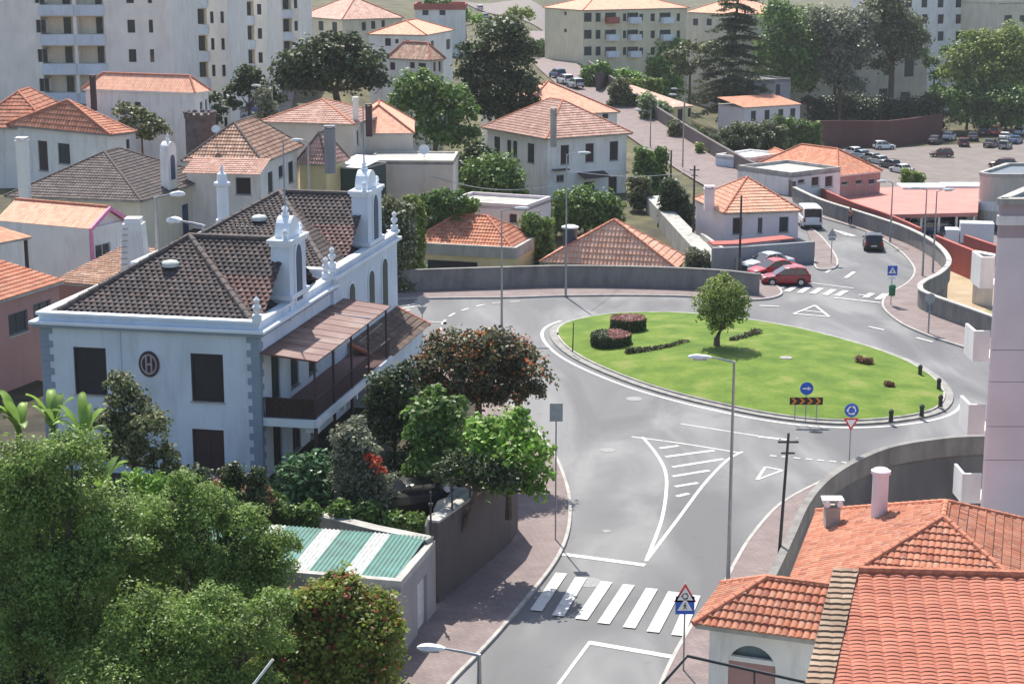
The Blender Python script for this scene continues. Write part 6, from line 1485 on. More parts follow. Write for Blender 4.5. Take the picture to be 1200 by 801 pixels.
tree('shrub with white blossoms beside the little yellow house', [(758, 118, 9), (768, 125, 9), (778, 130, 8), (762, 132, 8)], 252, L_mid, .4, 'shrub', 'shrub', trunk=.1, flowers=(F_white, .4, .35))
tree('long hedge on the bank above the long street wall', [(790, 148, 7), (805, 153, 8), (820, 158, 8), (835, 165, 8), (812, 163, 7)], 238, L_olive, .36, 'hedge', 'hedge', trunk=0)
tree('dry yellowish bushes at the foot of the conifer', [(865, 152, 9), (882, 152, 10), (900, 150, 9), (915, 154, 8), (850, 158, 8)], 243, L_olive, .4, 'bush', 'bush', trunk=0)
tree('weedy green strip at the top of the street wall near the bungalow', [(835, 178, 6), (850, 184, 6), (866, 188, 6), (820, 172, 5)], 226, L_yellowg, .34, 'shrub', 'shrub', trunk=0)
tree('green weeds growing outside the wall beside the white van', [(890, 205, 5), (902, 212, 6), (915, 217, 6)], 205, L_mid, .3, 'shrub', 'shrub', trunk=0)
tree('yellow green bush at the corner of the car park by the red hall', [(1062, 203, 6), (1072, 206, 6), (1080, 208, 5)], 250, L_yellowg, .34, 'bush', 'bush', trunk=0)
tree('tall leafy tree filling the gap between the conifer and the beige building', [(912, 20, 20), (930, 45, 22), (905, 60, 20), (930, 75, 22), (915, 95, 18), (945, 60, 18), (895, 80, 14), (940, 100, 16)], 328, L_mid, .6, trunk=.4)
tree('wide sunlit tree veiling the left half of the beige building', [(965, 30, 22), (990, 45, 24), (970, 65, 22), (1000, 70, 20), (960, 90, 18), (985, 95, 18), (1010, 30, 18), (1000, 105, 14)], 330, L_grey, .6, trunk=.4)
tree('broad olive tree in front of the middle of the beige building', [(1040, 25, 22), (1060, 40, 22), (1035, 55, 20), (1062, 65, 18), (1030, 80, 12), (1075, 50, 14), (1045, 5, 16), (1020, 15, 14)], 334, L_olive, .6, trunk=.4)
tree('rounded pale green tree mass below the cream flats', [(1130, 70, 20), (1155, 60, 22), (1180, 75, 26), (1150, 90, 22), (1190, 50, 20), (1120, 90, 18), (1200, 95, 24), (1175, 105, 20), (1135, 45, 10)], 341, L_yellowg, .6, trunk=.4)
tree('deep green tree belt along the far side of the car park', [(1110, 120, 16), (1135, 120, 20), (1165, 125, 22), (1190, 125, 22), (1125, 140, 14), (1155, 145, 14), (1185, 147, 14), (1205, 140, 16)], 336, L_mid, .55, trunk=.3)
tree('bushy green bank behind the dull red wall', [(960, 128, 14), (985, 125, 16), (1010, 130, 16), (1040, 130, 16), (1065, 130, 16), (1090, 125, 16), (970, 145, 10), (1000, 148, 10), (1035, 150, 10)], 335, L_dark, .5, 'hedge', 'hedge', trunk=.2)
tree('leafy trees along the terrace left of the conifer', [(790, 70, 12), (805, 60, 12), (800, 85, 12), (820, 78, 10), (830, 60, 12)], 285, L_olive, .5, trunk=.2)
tree('shrubby green slope between the street wall and the little yellow house', [(720, 105, 8), (735, 112, 8), (745, 120, 8), (760, 140, 8), (775, 148, 8), (730, 98, 8)], 262, L_olive, .42, 'shrub', 'shrub', trunk=0)
tree('garden shrubs below the grey house right of the conifer', [(925, 145, 8), (940, 148, 8), (955, 150, 8), (912, 140, 6)], 262, L_mid, .42, 'shrub', 'shrub', trunk=0)
tree('climbing plants on the slope above the terrace wall', [(845, 172, 8), (860, 168, 8), (880, 166, 8), (900, 162, 8), (830, 165, 8)], 240, L_dark, .36, 'shrub', 'shrub', trunk=0)
# on the island
tb = at(841, 411, ZL); zci = tb.y * CP + (H - tb.z) * SP
tree('single round tree on the grass of the roundabout with light green new leaves', [(846, 345, 20), (832, 358, 17), (860, 358, 18), (845, 370, 19), (828, 372, 11), (864, 372, 13), (846, 385, 14), (848, 331, 10)], zci, leafmat('new_leaf', [(.24, .33, .075), (.16, .23, .05), (.36, .44, .12), (.11, .16, .04)], trans=.45), .17, base=(841, 411), zbase=.4, trunk=.2, flat=1.0, dens=2.4)
def hedge_disc(label, px, py, rpx, h, ztop=True, shift=0):
    p = at(px, py, ZL); s = F / (p.y * CP + (H - p.z) * SP); r = rpx / s
    root = thing('clipped_hedge', label, 'hedge', (p.x, p.y, ZL - .15), group='clipped round hedges on the roundabout')
    g = np.random.default_rng(int(px)); n = int(5200)
    a = g.random(n) * 2 * math.pi; side = g.random(n) < .5
    rr_ = np.where(side, 1.0, np.sqrt(g.random(n))) * (r + .04 * g.normal(size=n)); z = np.where(side, g.random(n) * h, h + .05 * g.normal(size=n))
    P_ = np.stack([p.x + rr_ * np.cos(a), p.y + rr_ * np.sin(a), ZL - .1 + z], 1); nr = g.normal(size=(n, 3)) * .6; nr[:, 2] += np.where(side, .1, 1); nr[:, 0] += np.where(side, np.cos(a), 0); nr[:, 1] += np.where(side, np.sin(a), 0); nr /= np.linalg.norm(nr, axis=1)[:, None]
    t = np.cross(nr, g.normal(size=(n, 3))); t /= np.linalg.norm(t, axis=1)[:, None]; b2 = np.cross(nr, t); V = np.stack([P_ - t * .07, P_ + b2 * .05, P_ + t * .07, P_ - b2 * .05], 1)
    topmask = (~side) & ((P_[:, 0] - p.x) > shift * r)
    cloudmesh('foliage', V[~topmask].reshape(-1, 3), L_dark, root); cloudmesh('blossom_top', V[topmask].reshape(-1, 3), F_mauve, root)
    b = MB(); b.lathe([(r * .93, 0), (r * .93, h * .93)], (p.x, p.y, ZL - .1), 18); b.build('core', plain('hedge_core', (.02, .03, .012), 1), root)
hedge_disc('round clipped hedge with a pink top, farther of the pair on the roundabout', 736, 386, 20, .95, shift=-1.2)
hedge_disc('round clipped hedge half green, half pink on top, nearer of the pair', 716, 402, 23, .75, shift=-.15)
def hedge_strip(label, pts, w, h, mat):
    P_ = [at(x, y, ZL) for x, y in pts]; c = catmull(P_, 8); g = np.random.default_rng(3)
    root = thing('hedge_row', label, 'hedge', P_[0]); n = 2600; i = g.integers(0, len(c) - 1, n); f = g.random(n)[:, None]
    A_ = np.array([tuple(v) for v in c]); p = A_[i] * (1 - f) + A_[i + 1] * f; p[:, :2] += g.normal(size=(n, 2)) * w * .4; p[:, 2] = ZL - .1 + g.random(n) * h
    nr = g.normal(size=(n, 3)); nr[:, 2] += .6; nr /= np.linalg.norm(nr, axis=1)[:, None]; t = np.cross(nr, g.normal(size=(n, 3))); t /= np.linalg.norm(t, axis=1)[:, None]; b2 = np.cross(nr, t)
    cloudmesh('foliage', np.stack([p - t * .08, p + b2 * .06, p + t * .08, p - b2 * .06], 1).reshape(-1, 3), mat, root)
hedge_strip('long low dark hedge curving below the clipped hedges', [(736, 413), (762, 411.5), (785, 408), (804, 403)], .35, .4, L_brown)
hedge_strip('short low dark hedge right of the roundabout tree', [(858, 402), (873, 397), (888, 391)], .35, .45, L_brown)
tree('small scrubby grey bush on the right of the roundabout lawn', [(1007, 423, 6), (1015, 425, 7), (1020, 427, 5)], 115.5, L_redbrown, .13, 'bush', 'bush', zbase=.4, trunk=0)
tree('tiny brown tuft on the lawn near the black bollards', [(1040, 450, 4), (1046, 452, 4)], 109.8, L_redbrown, .12, 'tuft', 'tuft', zbase=.4, trunk=0)
# ------------------------------------------------------------------ vehicles
M_tyre = plain('tyre_rubber', (.02, .02, .02), .9); M_rim = plain('alloy_rim', (.45, .45, .46), .35, metal=.8)
M_cglass = plain('car_glass', (.015, .02, .025), .06, spec=.8); M_tail = plain('tail_lamp_red', (.35, .02, .02), .25); M_head = plain('head_lamp_clear', (.7, .7, .7), .15)
M_plate = plain('number_plate', (.65, .65, .6), .5); M_black = plain('black_plastic', (.025, .025, .027), .6)
def paint(n_, c): return plain('car_paint_' + n_, c, .3, spec=.4, noise=.03, coat=.35)
def make_car(label, kind, col, loc, rz, group=None, catg='car', name='parked_car', detail=True):
    L, Wd, hb, hr = {'hatch': (3.85, 1.68, .92, 1.48), 'sedan': (4.4, 1.75, .92, 1.43), 'wagon': (4.45, 1.76, .95, 1.50), 'van': (4.9, 1.95, 1.15, 2.05)}[kind]
    r = thing(name, label, catg, loc, rz, group); w = Wd / 2; LOCAL[0] = True
    def loft(st, prof):
        b = MB(); m = len(prof(st[0])); vs = []
        for s_ in st: vs += prof(s_)
        f = []
        for i in range(len(st) - 1):
            for k in range(m - 1): f.append((i * m + k, (i + 1) * m + k, (i + 1) * m + k + 1, i * m + k + 1))
            f.append((i * m + m - 1, (i + 1) * m + m - 1, (i + 1) * m, i * m))
        f += [list(range(m)), [(len(st) - 1) * m + k for k in range(m)][::-1]]
        b.add(vs, f); return b
    def bp(s_):
        x, hw, zb, zt = s_; mid = zb + (zt - zb) * .55
        return [(x, -hw * .93, zb), (x, -hw, zb + .12), (x, -hw, mid), (x, -hw * .95, zt - .05), (x, -hw * .84, zt), (x, 0, zt + .025), (x, hw * .84, zt), (x, hw * .95, zt - .05), (x, hw, mid), (x, hw, zb + .12), (x, hw * .93, zb)]
    if kind == 'van':
        st = [(-L / 2, w * .94, .3, hb), (-L / 2 + .1, w, .25, hb), (L / 2 - 1.0, w, .24, hb), (L / 2 - .35, w * .97, .26, hb - .12), (L / 2 - .08, w * .88, .3, hb - .32), (L / 2, w * .78, .38, hb - .5)]
        cab = [(-L / 2 + .02, -L / 2 + .08), (L / 2 - .75, L / 2 - 1.45)]
    else:
        re = -L / 2 + (.05 if kind != 'sedan' else .75)
        st = [(-L / 2, w * .86, .34, hb - .12), (-L / 2 + .1, w * .95, .26, hb - .02), (-L / 2 + .5, w, .22, hb), (.3, w, .2, hb), (L / 2 - 1.15, w * .99, .2, hb - .03), (L / 2 - .45, w * .95, .22, hb - .14), (L / 2 - .12, w * .86, .26, hb - .28), (L / 2, w * .74, .34, hb - .4)]
        cab = [(re, re + (.35 if kind != 'sedan' else .55)), (L / 2 - 1.0, L / 2 - 1.85)]
    body = loft(st, bp).build('body', col, r, smooth=False, bevel=.02)
    (r0, r1), (f0, f1) = cab; k = .80 if kind != 'van' else .88
    zt = hr; zg = hb - .03
    b = MB(); g = [(f0, w * .88, zg), (f1, w * k, zt - .05), (r1, w * k, zt - .05), (r0, w * .88, zg)]
    vs = [(x, -y, z) for x, y, z in g] + [(x, y, z) for x, y, z in g]
    b.add(vs, [(0, 1, 2, 3), (7, 6, 5, 4), (0, 4, 5, 1), (1, 5, 6, 2), (2, 6, 7, 3), (3, 7, 4, 0)]); b.build('windows', M_cglass, r)
    b = MB(); t = [(f1 + .05, zt - .07), (f1 - .25, zt - .01), ((f1 + r1) / 2, zt + .03), (r1 + .25, zt), (r1 - .05, zt - .07)]
    vs = []
    for x, z in t: vs += [(x, -w * k - .01, z - .03), (x, -w * k * .85, z + .015), (x, 0, z + .03), (x, w * k * .85, z + .015), (x, w * k + .01, z - .03)]
    f = [(5 * i + j, 5 * i + j + 1, 5 * i + j + 6, 5 * i + j + 5) for i in range(4) for j in range(4)]
    b.add(vs, f); b.add([(x, y, z - .06) for x, y, z in vs], [q_[::-1] for q_ in f]); 
    b.build('car_roof', col, r)
    b = MB()                                        # pillars
    def pil(xa, xb_, wd):
        for s in (-1, 1):
            v = [(xa - wd / 2, s * (w * .88 + .012), zg), (xa + wd / 2, s * (w * .88 + .012), zg), (xb_ + wd / 2, s * (w * k + .012), zt - .06), (xb_ - wd / 2, s * (w * k + .012), zt - .06)]
            v2 = [(x, y - s * .05, z) for x, y, z in v]; b.add(v + v2, [(0, 1, 2, 3), (7, 6, 5, 4), (0, 4, 5, 1), (1, 5, 6, 2), (2, 6, 7, 3), (3, 7, 4, 0)])
    for a_ in ((f0 - .06, f1 - .02, .09), ((f0 + r0) / 2 - .1, (f1 + r1) / 2 - .1, .08), (r0 + .12, r1 + .1, .2 if kind != 'van' else .9)):
        pil(*a_)
        if kind == 'van': b.build('pillar', col, r); b = MB()
    if kind != 'van': b.build('pillars', col, r)
    if kind == 'van': b = MB(); pil(-.4, -.4, 1.2); b.build('side_panels', col, r)
    for sx in (-1, 1):
        for sy in (-1, 1):
            x = sx * (L / 2 - .78); R_ = .31 if kind != 'van' else .34; M = Matrix.Rotation(math.pi / 2, 4, 'X')
            b = MB(); b.lathe([(R_ + .05, -.02), (R_ + .05, .02)], (x, sy * (w - .005), R_ + .02), 16, M); ar = b.build('wheel_arch', M_black, r)
            b = MB(); b.lathe([(R_ * .9, -.1), (R_, -.07), (R_, .07), (R_ * .9, .1)], (x, sy * (w - .07), R_), 18, M); wh = b.build('wheel', M_tyre, r)
            b = MB(); b.lathe([(R_ * .62, -.015), (R_ * .60, .015)], (x, sy * (w + .03), R_), 14, M); b.build('rim', M_rim, wh)
    if detail:
        for s in (-1, 1):
            b = MB(); b.box(L / 2 - .36, s * w * .60 - .17, hb - .38, L / 2 - .04, s * w * .60 + .17, hb - .22); b.build('headlight', M_head, r)
            b = MB(); b.box(-L / 2 - .015, s * w * .78 - .09, hb - (.35 if kind != 'van' else .45), -L / 2 + .12, s * w * .78 + .09, hb + .02); b.build('tail_light', M_tail, r)
            b = MB(); b.box(f0 - .35, s * (w + .02) - .08, hb - .02, f0 - .22, s * (w + .02) + .09, hb + .11); b.build('mirror', col, r)
        b = MB(); b.box(-L / 2 - .02, -.26, .48, -L / 2 + .06, .26, .60); b.build('number_plate', M_plate, r)
        b = MB(); b.box(-L / 2 - .03, -w * .84, .30, -L / 2 + .2, w * .84, .44); b.build('bumper', M_black, r); b = MB(); b.box(L / 2 - .22, -w * .74, .28, L / 2 + .02, w * .74, .42); b.build('bumper', M_black, r)
    LOCAL[0] = False
    return r
def heading(p, q): return math.atan2(q.y - p.y, q.x - p.x)
def onroad(px, py, z=0.0): return at(px, py, z)
P_red = paint('red', (.30, .006, .018)); P_red2 = paint('bright_red', (.5, .03, .04)); P_silver = paint('silver', (.45, .50, .52)); P_blk = paint('black', (.015, .016, .018)); P_white = paint('white', (.72, .74, .76))
P_dk = paint('dark_grey', (.07, .075, .085)); P_grey = paint('grey', (.25, .27, .29)); P_maroon = paint('maroon', (.12, .03, .035)); P_blue = paint('blue', (.05, .12, .28)); P_lb = paint('light_blue', (.30, .42, .52)); P_or = paint('orange_red', (.6, .08, .03))
make_car('shiny dark red hatchback nearest the zebra crossing in the parking row', 'hatch', P_red, onroad(920, 333, .0), heading(onroad(948, 331), onroad(894, 331)))
make_car('bright red hatchback mostly hidden behind the dark red one', 'sedan', P_red2, onroad(907, 323.5), heading(onroad(936, 322), onroad(888, 326)))
make_car('silver blue car at the back of the parking row by the grey wall', 'sedan', P_silver, onroad(900, 315.5), heading(onroad(926, 314), onroad(880, 318)))
make_car('black hatchback driving away up the right hand street', 'hatch', P_blk, onroad(1023, 291), heading(onroad(1024, 297), onroad(1021, 284)), name='car')
make_car('white van with dark rear windows driving away past the pinkish house', 'van', P_white, onroad(947, 264), heading(onroad(950, 270), onroad(938, 258)), catg='van', name='van')
# car park: each car by pixel, paint, direction and what tells it apart
def lotcar(px, py, a, kind, col, label, g='cars in the lower car park'):
    p = onT(px, py, .12); make_car(label, kind, col, p, R(a), g, detail=True)
lot = [(1056, 203, 118, 'sedan', P_white, 'white car nearest the yellow green bush in the car park row'),
       (1042, 197, 118, 'hatch', P_dk, 'dark car second from the bush in the car park row'), (1030, 192.5, 118, 'sedan', P_silver, 'silver car in the middle of the slanting car park row'),
       (1019, 189, 118, 'hatch', P_grey, 'grey car between the silver car and the pale one in the slanting row'), (1009, 185.5, 118, 'sedan', P_lb, 'pale blue car near the upper end of the slanting row'), (998, 182, 118, 'hatch', P_white, 'small white car at the upper end of the slanting row by the orange roof'),
       (1036, 175, 10, 'hatch', P_white, 'little white car standing alone by the dull red wall'),
       (1103, 184, 175, 'hatch', P_maroon, 'plum coloured hatchback crossing the middle of the car park'), (1175, 196, 160, 'wagon', P_maroon, 'dark maroon wagon parked alone on the right of the car park'),
       (1096, 168, 60, 'sedan', P_dk, 'dark sedan with glinting windows left of the white car at the far wall'), (1112, 163.5, 60, 'sedan', P_white, 'white sedan at the far end of the car park by the hedge'), (1129, 171, 80, 'wagon', P_maroon, 'brownish maroon wagon in the far row of the car park'),
       (1140, 164, 80, 'sedan', P_dk, 'dark sedan half behind the maroon wagon in the far row'), (1151, 158, 80, 'hatch', P_blk, 'black hatchback in the shade of the trees'),
       (1161, 172, 60, 'sedan', P_dk, 'dark sedan with bright windscreen in the right hand cluster'), (1168, 158, 60, 'wagon', P_or, 'orange red wagon at the top of the right hand cluster'),
       (1178, 164, 60, 'sedan', P_white, 'white sedan below the orange red wagon'), (1178, 174, 60, 'hatch', P_grey, 'grey hatchback at the lower edge of the right hand cluster'), (1190, 168, 60, 'sedan', P_blue, 'blue sedan at the right edge of the cluster'), (1196, 158, 60, 'sedan', P_silver, 'silver sedan at the picture edge, top of the cluster')]
for l in lot: lotcar(*l)
yard = [(1062, 266, 20, 'hatch', P_lb, 'light blue car under the eaves of the red roofed hall'), (1078, 268, 15, 'hatch', P_white, 'white hatchback between blue and grey cars below the hall'), (1090, 275, 170, 'wagon', P_blue, 'dark blue wagon close behind the red wall in the hall yard'), (1108, 264, 60, 'hatch', P_dk, 'dark car with glinting windows under the hall roof edge'), (1120, 266, 60, 'sedan', P_blk, 'black sedan next to the glinting dark car by the hall'), (1113, 284, 170, 'wagon', P_maroon, 'maroon wagon in the yard behind the tall red wall')]
for px, py, a, k, c_, lb_ in yard: p = at(px, py, -4.44); make_car(lb_, k, c_, p, R(a), 'cars in the hall yard')
p = at(1135, 290, -4.44); r = thing('box_truck', 'white box truck parked in the yard between the red walls', 'truck', p, R(170)); LOCAL[0] = True
b = MB(); b.box(-2.4, -1, .6, 1.0, 1, 2.7); b.build('cargo_box', P_white, r, bevel=.04); b = MB(); b.box(1.05, -.95, .45, 2.5, .95, 2.0); cb = b.build('cab', P_white, r, bevel=.12); b = MB(); b.box(2.0, -.85, 1.25, 2.52, .85, 1.85); b.build('windscreen', M_cglass, cb)
for sx in (-1.6, 1.7):
    for sy in (-1, 1): b = MB(); b.lathe([(.38, -.12), (.38, .12)], (sx, sy * .88, .38), 14, Matrix.Rotation(math.pi / 2, 4, 'X')); b.build('wheel', M_tyre, r)
LOCAL[0] = False
st_ = [(662, 98, P_white, 'white car parked nearest on the climbing street'), (653, 91, P_blue, 'blue car parked behind the white one on the climbing street'), (674, 103, P_silver, 'silver car at the lower end of the climbing street row')]
for px, py, c_, lb_ in st_: p = onT(px, py, .25); make_car(lb_, 'hatch', c_, p, R(112), 'cars on the climbing street')
for px, py, c_, lb_ in [(292, 133, P_blue, 'blue car in the shade below the apartment block'), (302, 127, P_dk, 'dark car in the shaded street beyond the blue car'), (284, 140, P_grey, 'grey car at the near end of the shaded upper street'), (272, 137, P_lb, 'pale blue car beside the plain white house in shade')]: p = onT(px, py, .4); make_car(lb_, 'hatch', c_, p, R(70), 'cars in the shaded upper street')
for px, py, c_, lb_ in [(562, 12, P_white, 'white car on the pale street at the very top'), (568, 22, P_silver, 'silver car below the white car at the very top')]: p = onT(px, py, .3); make_car(lb_, 'hatch', c_, p, R(100), 'cars at the top of the town')
p = at(482, 598, ZG); make_car('black car hidden in the shade of the mansion garden', 'sedan', P_blk, p, R(200))

# ------------------------------------------------------------------ street lamps and poles
def street_lamp(label, base, h, arm, az, grp='street lamps round the roundabout', scale=1.0, hd=None, mat=None, name='street_lamp'):
    r = thing(name, label, 'lamp', base, az, grp); b = MB()
    b.tube([(0, 0, 0), (0, 0, .9), (0, 0, h)], [.10 * scale, .085 * scale, .05 * scale], 8); b.lathe([(.16 * scale, 0), (.16 * scale, .03)], (0, 0, 0), 10)
    m_ = mat or M_steel
    pole = MBbuild(b, 'pole', m_, r)
    b = MB(); b.tube([(0, 0, h - .05), (arm * .5, 0, h + .06), (arm, 0, h + .14)], [.045 * scale, .04 * scale, .03 * scale], 6); MBbuild(b, 'arm', m_, r)
    b = MB(); vs = []; n = 6; S = scale
    st = [(arm - .05, .06, .04), (arm + .12, .13, .08), (arm + .55, .17, .11), (arm + .82, .14, .08), (arm + .95, .05, .03)]
    for x, w_, hh in st: vs += [(x, -w_ * S, h + .12), (x, -w_ * .7 * S, h + .12 + hh * S), (x, w_ * .7 * S, h + .12 + hh * S), (x, w_ * S, h + .12), (x, w_ * .7 * S, h + .12 - hh * .5 * S), (x, -w_ * .7 * S, h + .12 - hh * .5 * S)]
    f = [(6 * i + k, 6 * i + (k + 1) % 6, 6 * i + 6 + (k + 1) % 6, 6 * i + 6 + k) for i in range(4) for k in range(6)] + [list(range(6)), list(range(24, 30))[::-1]]
    b.add(vs, f); hd_ = MBbuild(b, 'lamp_head', M_lampw, r)
    b = MB(); b.box(arm + .15, -.11 * S, h + .01, arm + .72, .11 * S, h + .07); MBbuild(b, 'lens', plain('lamp_lens', (.35, .36, .36), .2), hd_)
    return r
def MBbuild(b, name, mat, parent):             # mesh already in the parent's local space
    me = bpy.data.meshes.new(name); me.from_pydata(b.v, [], b.f); me.validate(); bm = bmesh.new(); bm.from_mesh(me); bmesh.ops.recalc_face_normals(bm, faces=bm.faces); bm.to_mesh(me); bm.free()
    me.materials.append(mat); o = bpy.data.objects.new(name, me); COL.objects.link(o); o.parent = parent; return o
def lampat(label, bx_, by_, topy, hx, z=0.0, az=None, arm=None, **k):
    """base pixel, pixel height of the top, pixel column of the head"""
    p = at(bx_, by_, z); h = onplane(bx_, topy, (p.x, p.y), (p.x + 1, p.y))[1] - z
    s = F / (p.y * CP + (H - h) * SP); d = (hx - bx_) / s
    if az is None: az = 0 if d > 0 else math.pi
    return street_lamp(label, p, h, arm if arm else max(.5, abs(d) - .6), az, **k)
lampat('tall street lamp with a white head on the near right pavement', 853, 685, 423, 818, .12, az=R(172), arm=1.0)
lampat('street lamp with its white head low at the bottom edge, beside the shaded pavement', 562, 860, 766, 498, .12, az=R(172), arm=1.25, scale=1.25)
lampat('very tall street lamp on the far pavement in front of the white villa', 663, 346, 181, 686, .12)
lampat('street lamp behind the orange flowering tree, its head over the box house', 588, 386, 246, 614, 0.0)
lampat('street lamp by the winding wall nearest the black hatchback', 1043, 284, 214, 1034, .12)
lampat('street lamp by the winding wall with a flat head, second in line', 1081, 323, 222, 1072, .12)
lampat('thin street lamp hugging the bulge of the winding wall', 1093, 319, 224, 1104, .12)
lampat('leaning lamp post behind the orange flowering tree near the round sign', 589, 330, 250, 592, .12, arm=.3) if False else None
lampat('street lamp on the climbing street above the pinkish house', 800, 196, 112, 785, .3, grp='lamps on the climbing street')
lampat('street lamp further up the climbing street by the long wall', 762, 172, 130, 745, .8, grp='lamps on the climbing street')
lampat('street lamp beside the little yellow house', 802, 150, 105, 788, 1.0, grp='lamps on the climbing street')
p = atd(185, 300, 118)
r = street_lamp('street lamp with a big white head rising between the mansion and the cream house', p, 3.9 + 0, 1.0, R(15), 'lamps behind the mansion', 2.0)
p = atd(240, 290, 104); r = street_lamp('slanting lamp arm with white head above the mansion roof', p, 1.3, 1.6, R(155), 'lamps behind the mansion', 2.2)
p = atd(363, 250, 140); street_lamp('thin street lamp before the yellow walled house', p, 5.6, .4, math.pi, 'lamps behind the mansion', 1.2)
p = atd(320, 145, 186); street_lamp('lamp beside the shaded upper street', p, 3.8, 1.2, math.pi, 'lamps behind the mansion', 1.3)
def pole(label, bx_, by_, tx, ty, z=0.0, r0=.12, cross=True, mat=None, name='utility_pole', lean=0):
    p = at(bx_, by_, z) if z is not None else onT(bx_, by_, 0); h = onplane(bx_, ty, (p.x, p.y), (p.x + 1, p.y))[1] - p.z
    r = thing(name, label, 'pole', p); b = MB(); b.tube([(0, 0, 0), (lean, 0, h)], [r0, r0 * .7], 8); MBbuild(b, 'pole', mat or M_iron, r)
    if cross:
        b = MB(); b.box(-.45 + lean, -.04, h - .45, .45 + lean, .04, h - .36); b.box(-.3 + lean, -.04, h - .95, .3 + lean, .04, h - .87); MBbuild(b, 'crossarm', M_iron, r)
        for s in (-.38, .38): b = MB(); b.lathe([(.05, 0), (.07, .06), (.03, .14)], (s + lean, 0, h - .36), 8); MBbuild(b, 'insulator', M_lampw, r)
    return r
pole('dark utility pole with small fittings standing on the near right pavement', 912, 664, 921, 507, .12, .08, lean=.25)
pole('utility pole in front of the pinkish house and parked cars', 866, 331, 866, 229, .1, .11, cross=False)
pole('dark pole at the left corner of the pinkish house', 812, 284, 815, 194, -.4, .12)
pole('short pole on the climbing street left of the pinkish house roof', 786, 212, 790, 176, .2, .12, cross=False)
# ------------------------------------------------------------------ traffic signs
M_blue = plain('sign_blue', (.01, .10, .50), .4, noise=.03); M_sw = plain('sign_white', (.8, .8, .8), .4, noise=.02); M_sred = plain('sign_red', (.6, .03, .04), .4, noise=.03); M_sblack = plain('sign_black', (.02, .02, .02), .5)
M_sor = plain('sign_orange', (.75, .22, .02), .4, noise=.03); M_sback = plain('sign_back', (.33, .36, .38), .5, metal=.3)
def plate(b, outline, y0=0, th=.02):
    n = len(outline); b.add([(x, y0, z) for x, z in outline] + [(x, y0 + th, z) for x, z in outline], [list(range(n)), [i + n for i in range(n)][::-1]] + [((i + 1) % n, i, i + n, (i + 1) % n + n) for i in range(n)]); return b
def circ(r, cz, n=24, a0=0, a1=2 * math.pi, cx=0): return [(cx + r * math.cos(a0 + (a1 - a0) * k / n), cz + r * math.sin(a0 + (a1 - a0) * k / n)) for k in range(n)]
def tri(s, cz, up=1): h = s * .866; return [(-s / 2, cz - up * h / 3), (s / 2, cz - up * h / 3), (0, cz + up * 2 * h / 3)][::1 if up > 0 else -1]
def rct(x0, z0, x1, z1): return [(x0, z0), (x1, z0), (x1, z1), (x0, z1)]
def signroot(label, px, py, z=.12, az=0, name='traffic_sign'): return thing(name, label, 'sign', at(px, py, z), az)
def post(r, h, x=0, rad=.035): b = MB(); b.tube([(x, .05, 0), (x, .05, h)], rad, 8); return MBbuild(b, 'post', M_steel, r)
def htop(px, py, ty, z): p = at(px, py, z); return onplane(px, ty, (p.x, p.y), (p.x + 1, p.y))[1] - z
def arrow_arc(b, cz, R0, a0, a1, y, w=.09, n=8):
    for k in range(n):
        t0, t1 = a0 + (a1 - a0) * k / n, a0 + (a1 - a0) * (k + 1) / n
        plate(b, [(math.cos(t) * rr_, cz + math.sin(t) * rr_) for rr_, t in ((R0 - w / 2, t0), (R0 + w / 2, t0), (R0 + w / 2, t1), (R0 - w / 2, t1))], y, .008)
    t = a1; d = (a1 - a0) / abs(a1 - a0); tx, tz = -math.sin(t) * d, math.cos(t) * d; c = (math.cos(t) * R0, cz + math.sin(t) * R0); nx, nz = math.cos(t), math.sin(t)
    plate(b, [(c[0] + nx * w * 1.25, c[1] + nz * w * 1.25), (c[0] - nx * w * 1.25, c[1] - nz * w * 1.25), (c[0] + tx * w * 2.2, c[1] + tz * w * 2.2)], y, .008)
def walker(b, cz, s, y):
    plate(b, circ(.07 * s, cz + .26 * s, 10, cx=.02 * s), y, .008)
    for a, c, w in (((.0, .17), (.0, -.02), .10), ((.0, -.02), (-.14, -.27), .06), ((.0, -.02), (.15, -.25), .06), ((.02, .15), (.16, .02), .045), ((-.02, .15), (-.16, .03), .045)):
        dx, dz = c[0] - a[0], c[1] - a[1]; L = math.hypot(dx, dz); nx, nz = -dz / L * w / 2, dx / L * w / 2
        plate(b, [((a[0] + nx) * s, cz + (a[1] + nz) * s), ((a[0] - nx) * s, cz + (a[1] - nz) * s), ((c[0] - nx) * s, cz + (c[1] - nz) * s), ((c[0] + nx) * s, cz + (c[1] + nz) * s)], y, .008)
def ped_panel(r, cz, s):
    b = MB(); plate(b, rct(-s / 2, cz - s / 2, s / 2, cz + s / 2)); o = MBbuild(b, 'panel', M_blue, r)
    b = MB(); plate(b, tri(s * .80, cz - .06 * s), -.010, .008); t = MBbuild(b, 'white_triangle', M_sw, o)
    b = MB(); walker(b, cz - .06 * s, s * .62, -.020); MBbuild(b, 'walker_symbol', M_sblack, t)
# near post: roundabout warning above pedestrian crossing, standing at the bottom right
zc_ = F / 30.0; r = signroot('roundabout warning triangle above a blue pedestrian crossing sign at the near zebra', 801, 785, .12)
h0 = htop(801, 785, 681, .12); sz = .72; post(r, h0 - .1)
ped_panel(r, h0 - sz * .9 - sz / 2 + .06, sz)
b = MB(); plate(b, tri(.86, h0 - .57)); o = MBbuild(b, 'warning_triangle', M_sred, r)
b = MB(); plate(b, tri(.60, h0 - .57), -.010, .008); t = MBbuild(b, 'white_field', M_sw, o)
b = MB()
for k in range(3): a = R(100 + 120 * k); arrow_arc(b, h0 - .58, .105, a, a + R(80), -.020, .035, 5)
MBbuild(b, 'arrow_symbol', M_sblack, t)
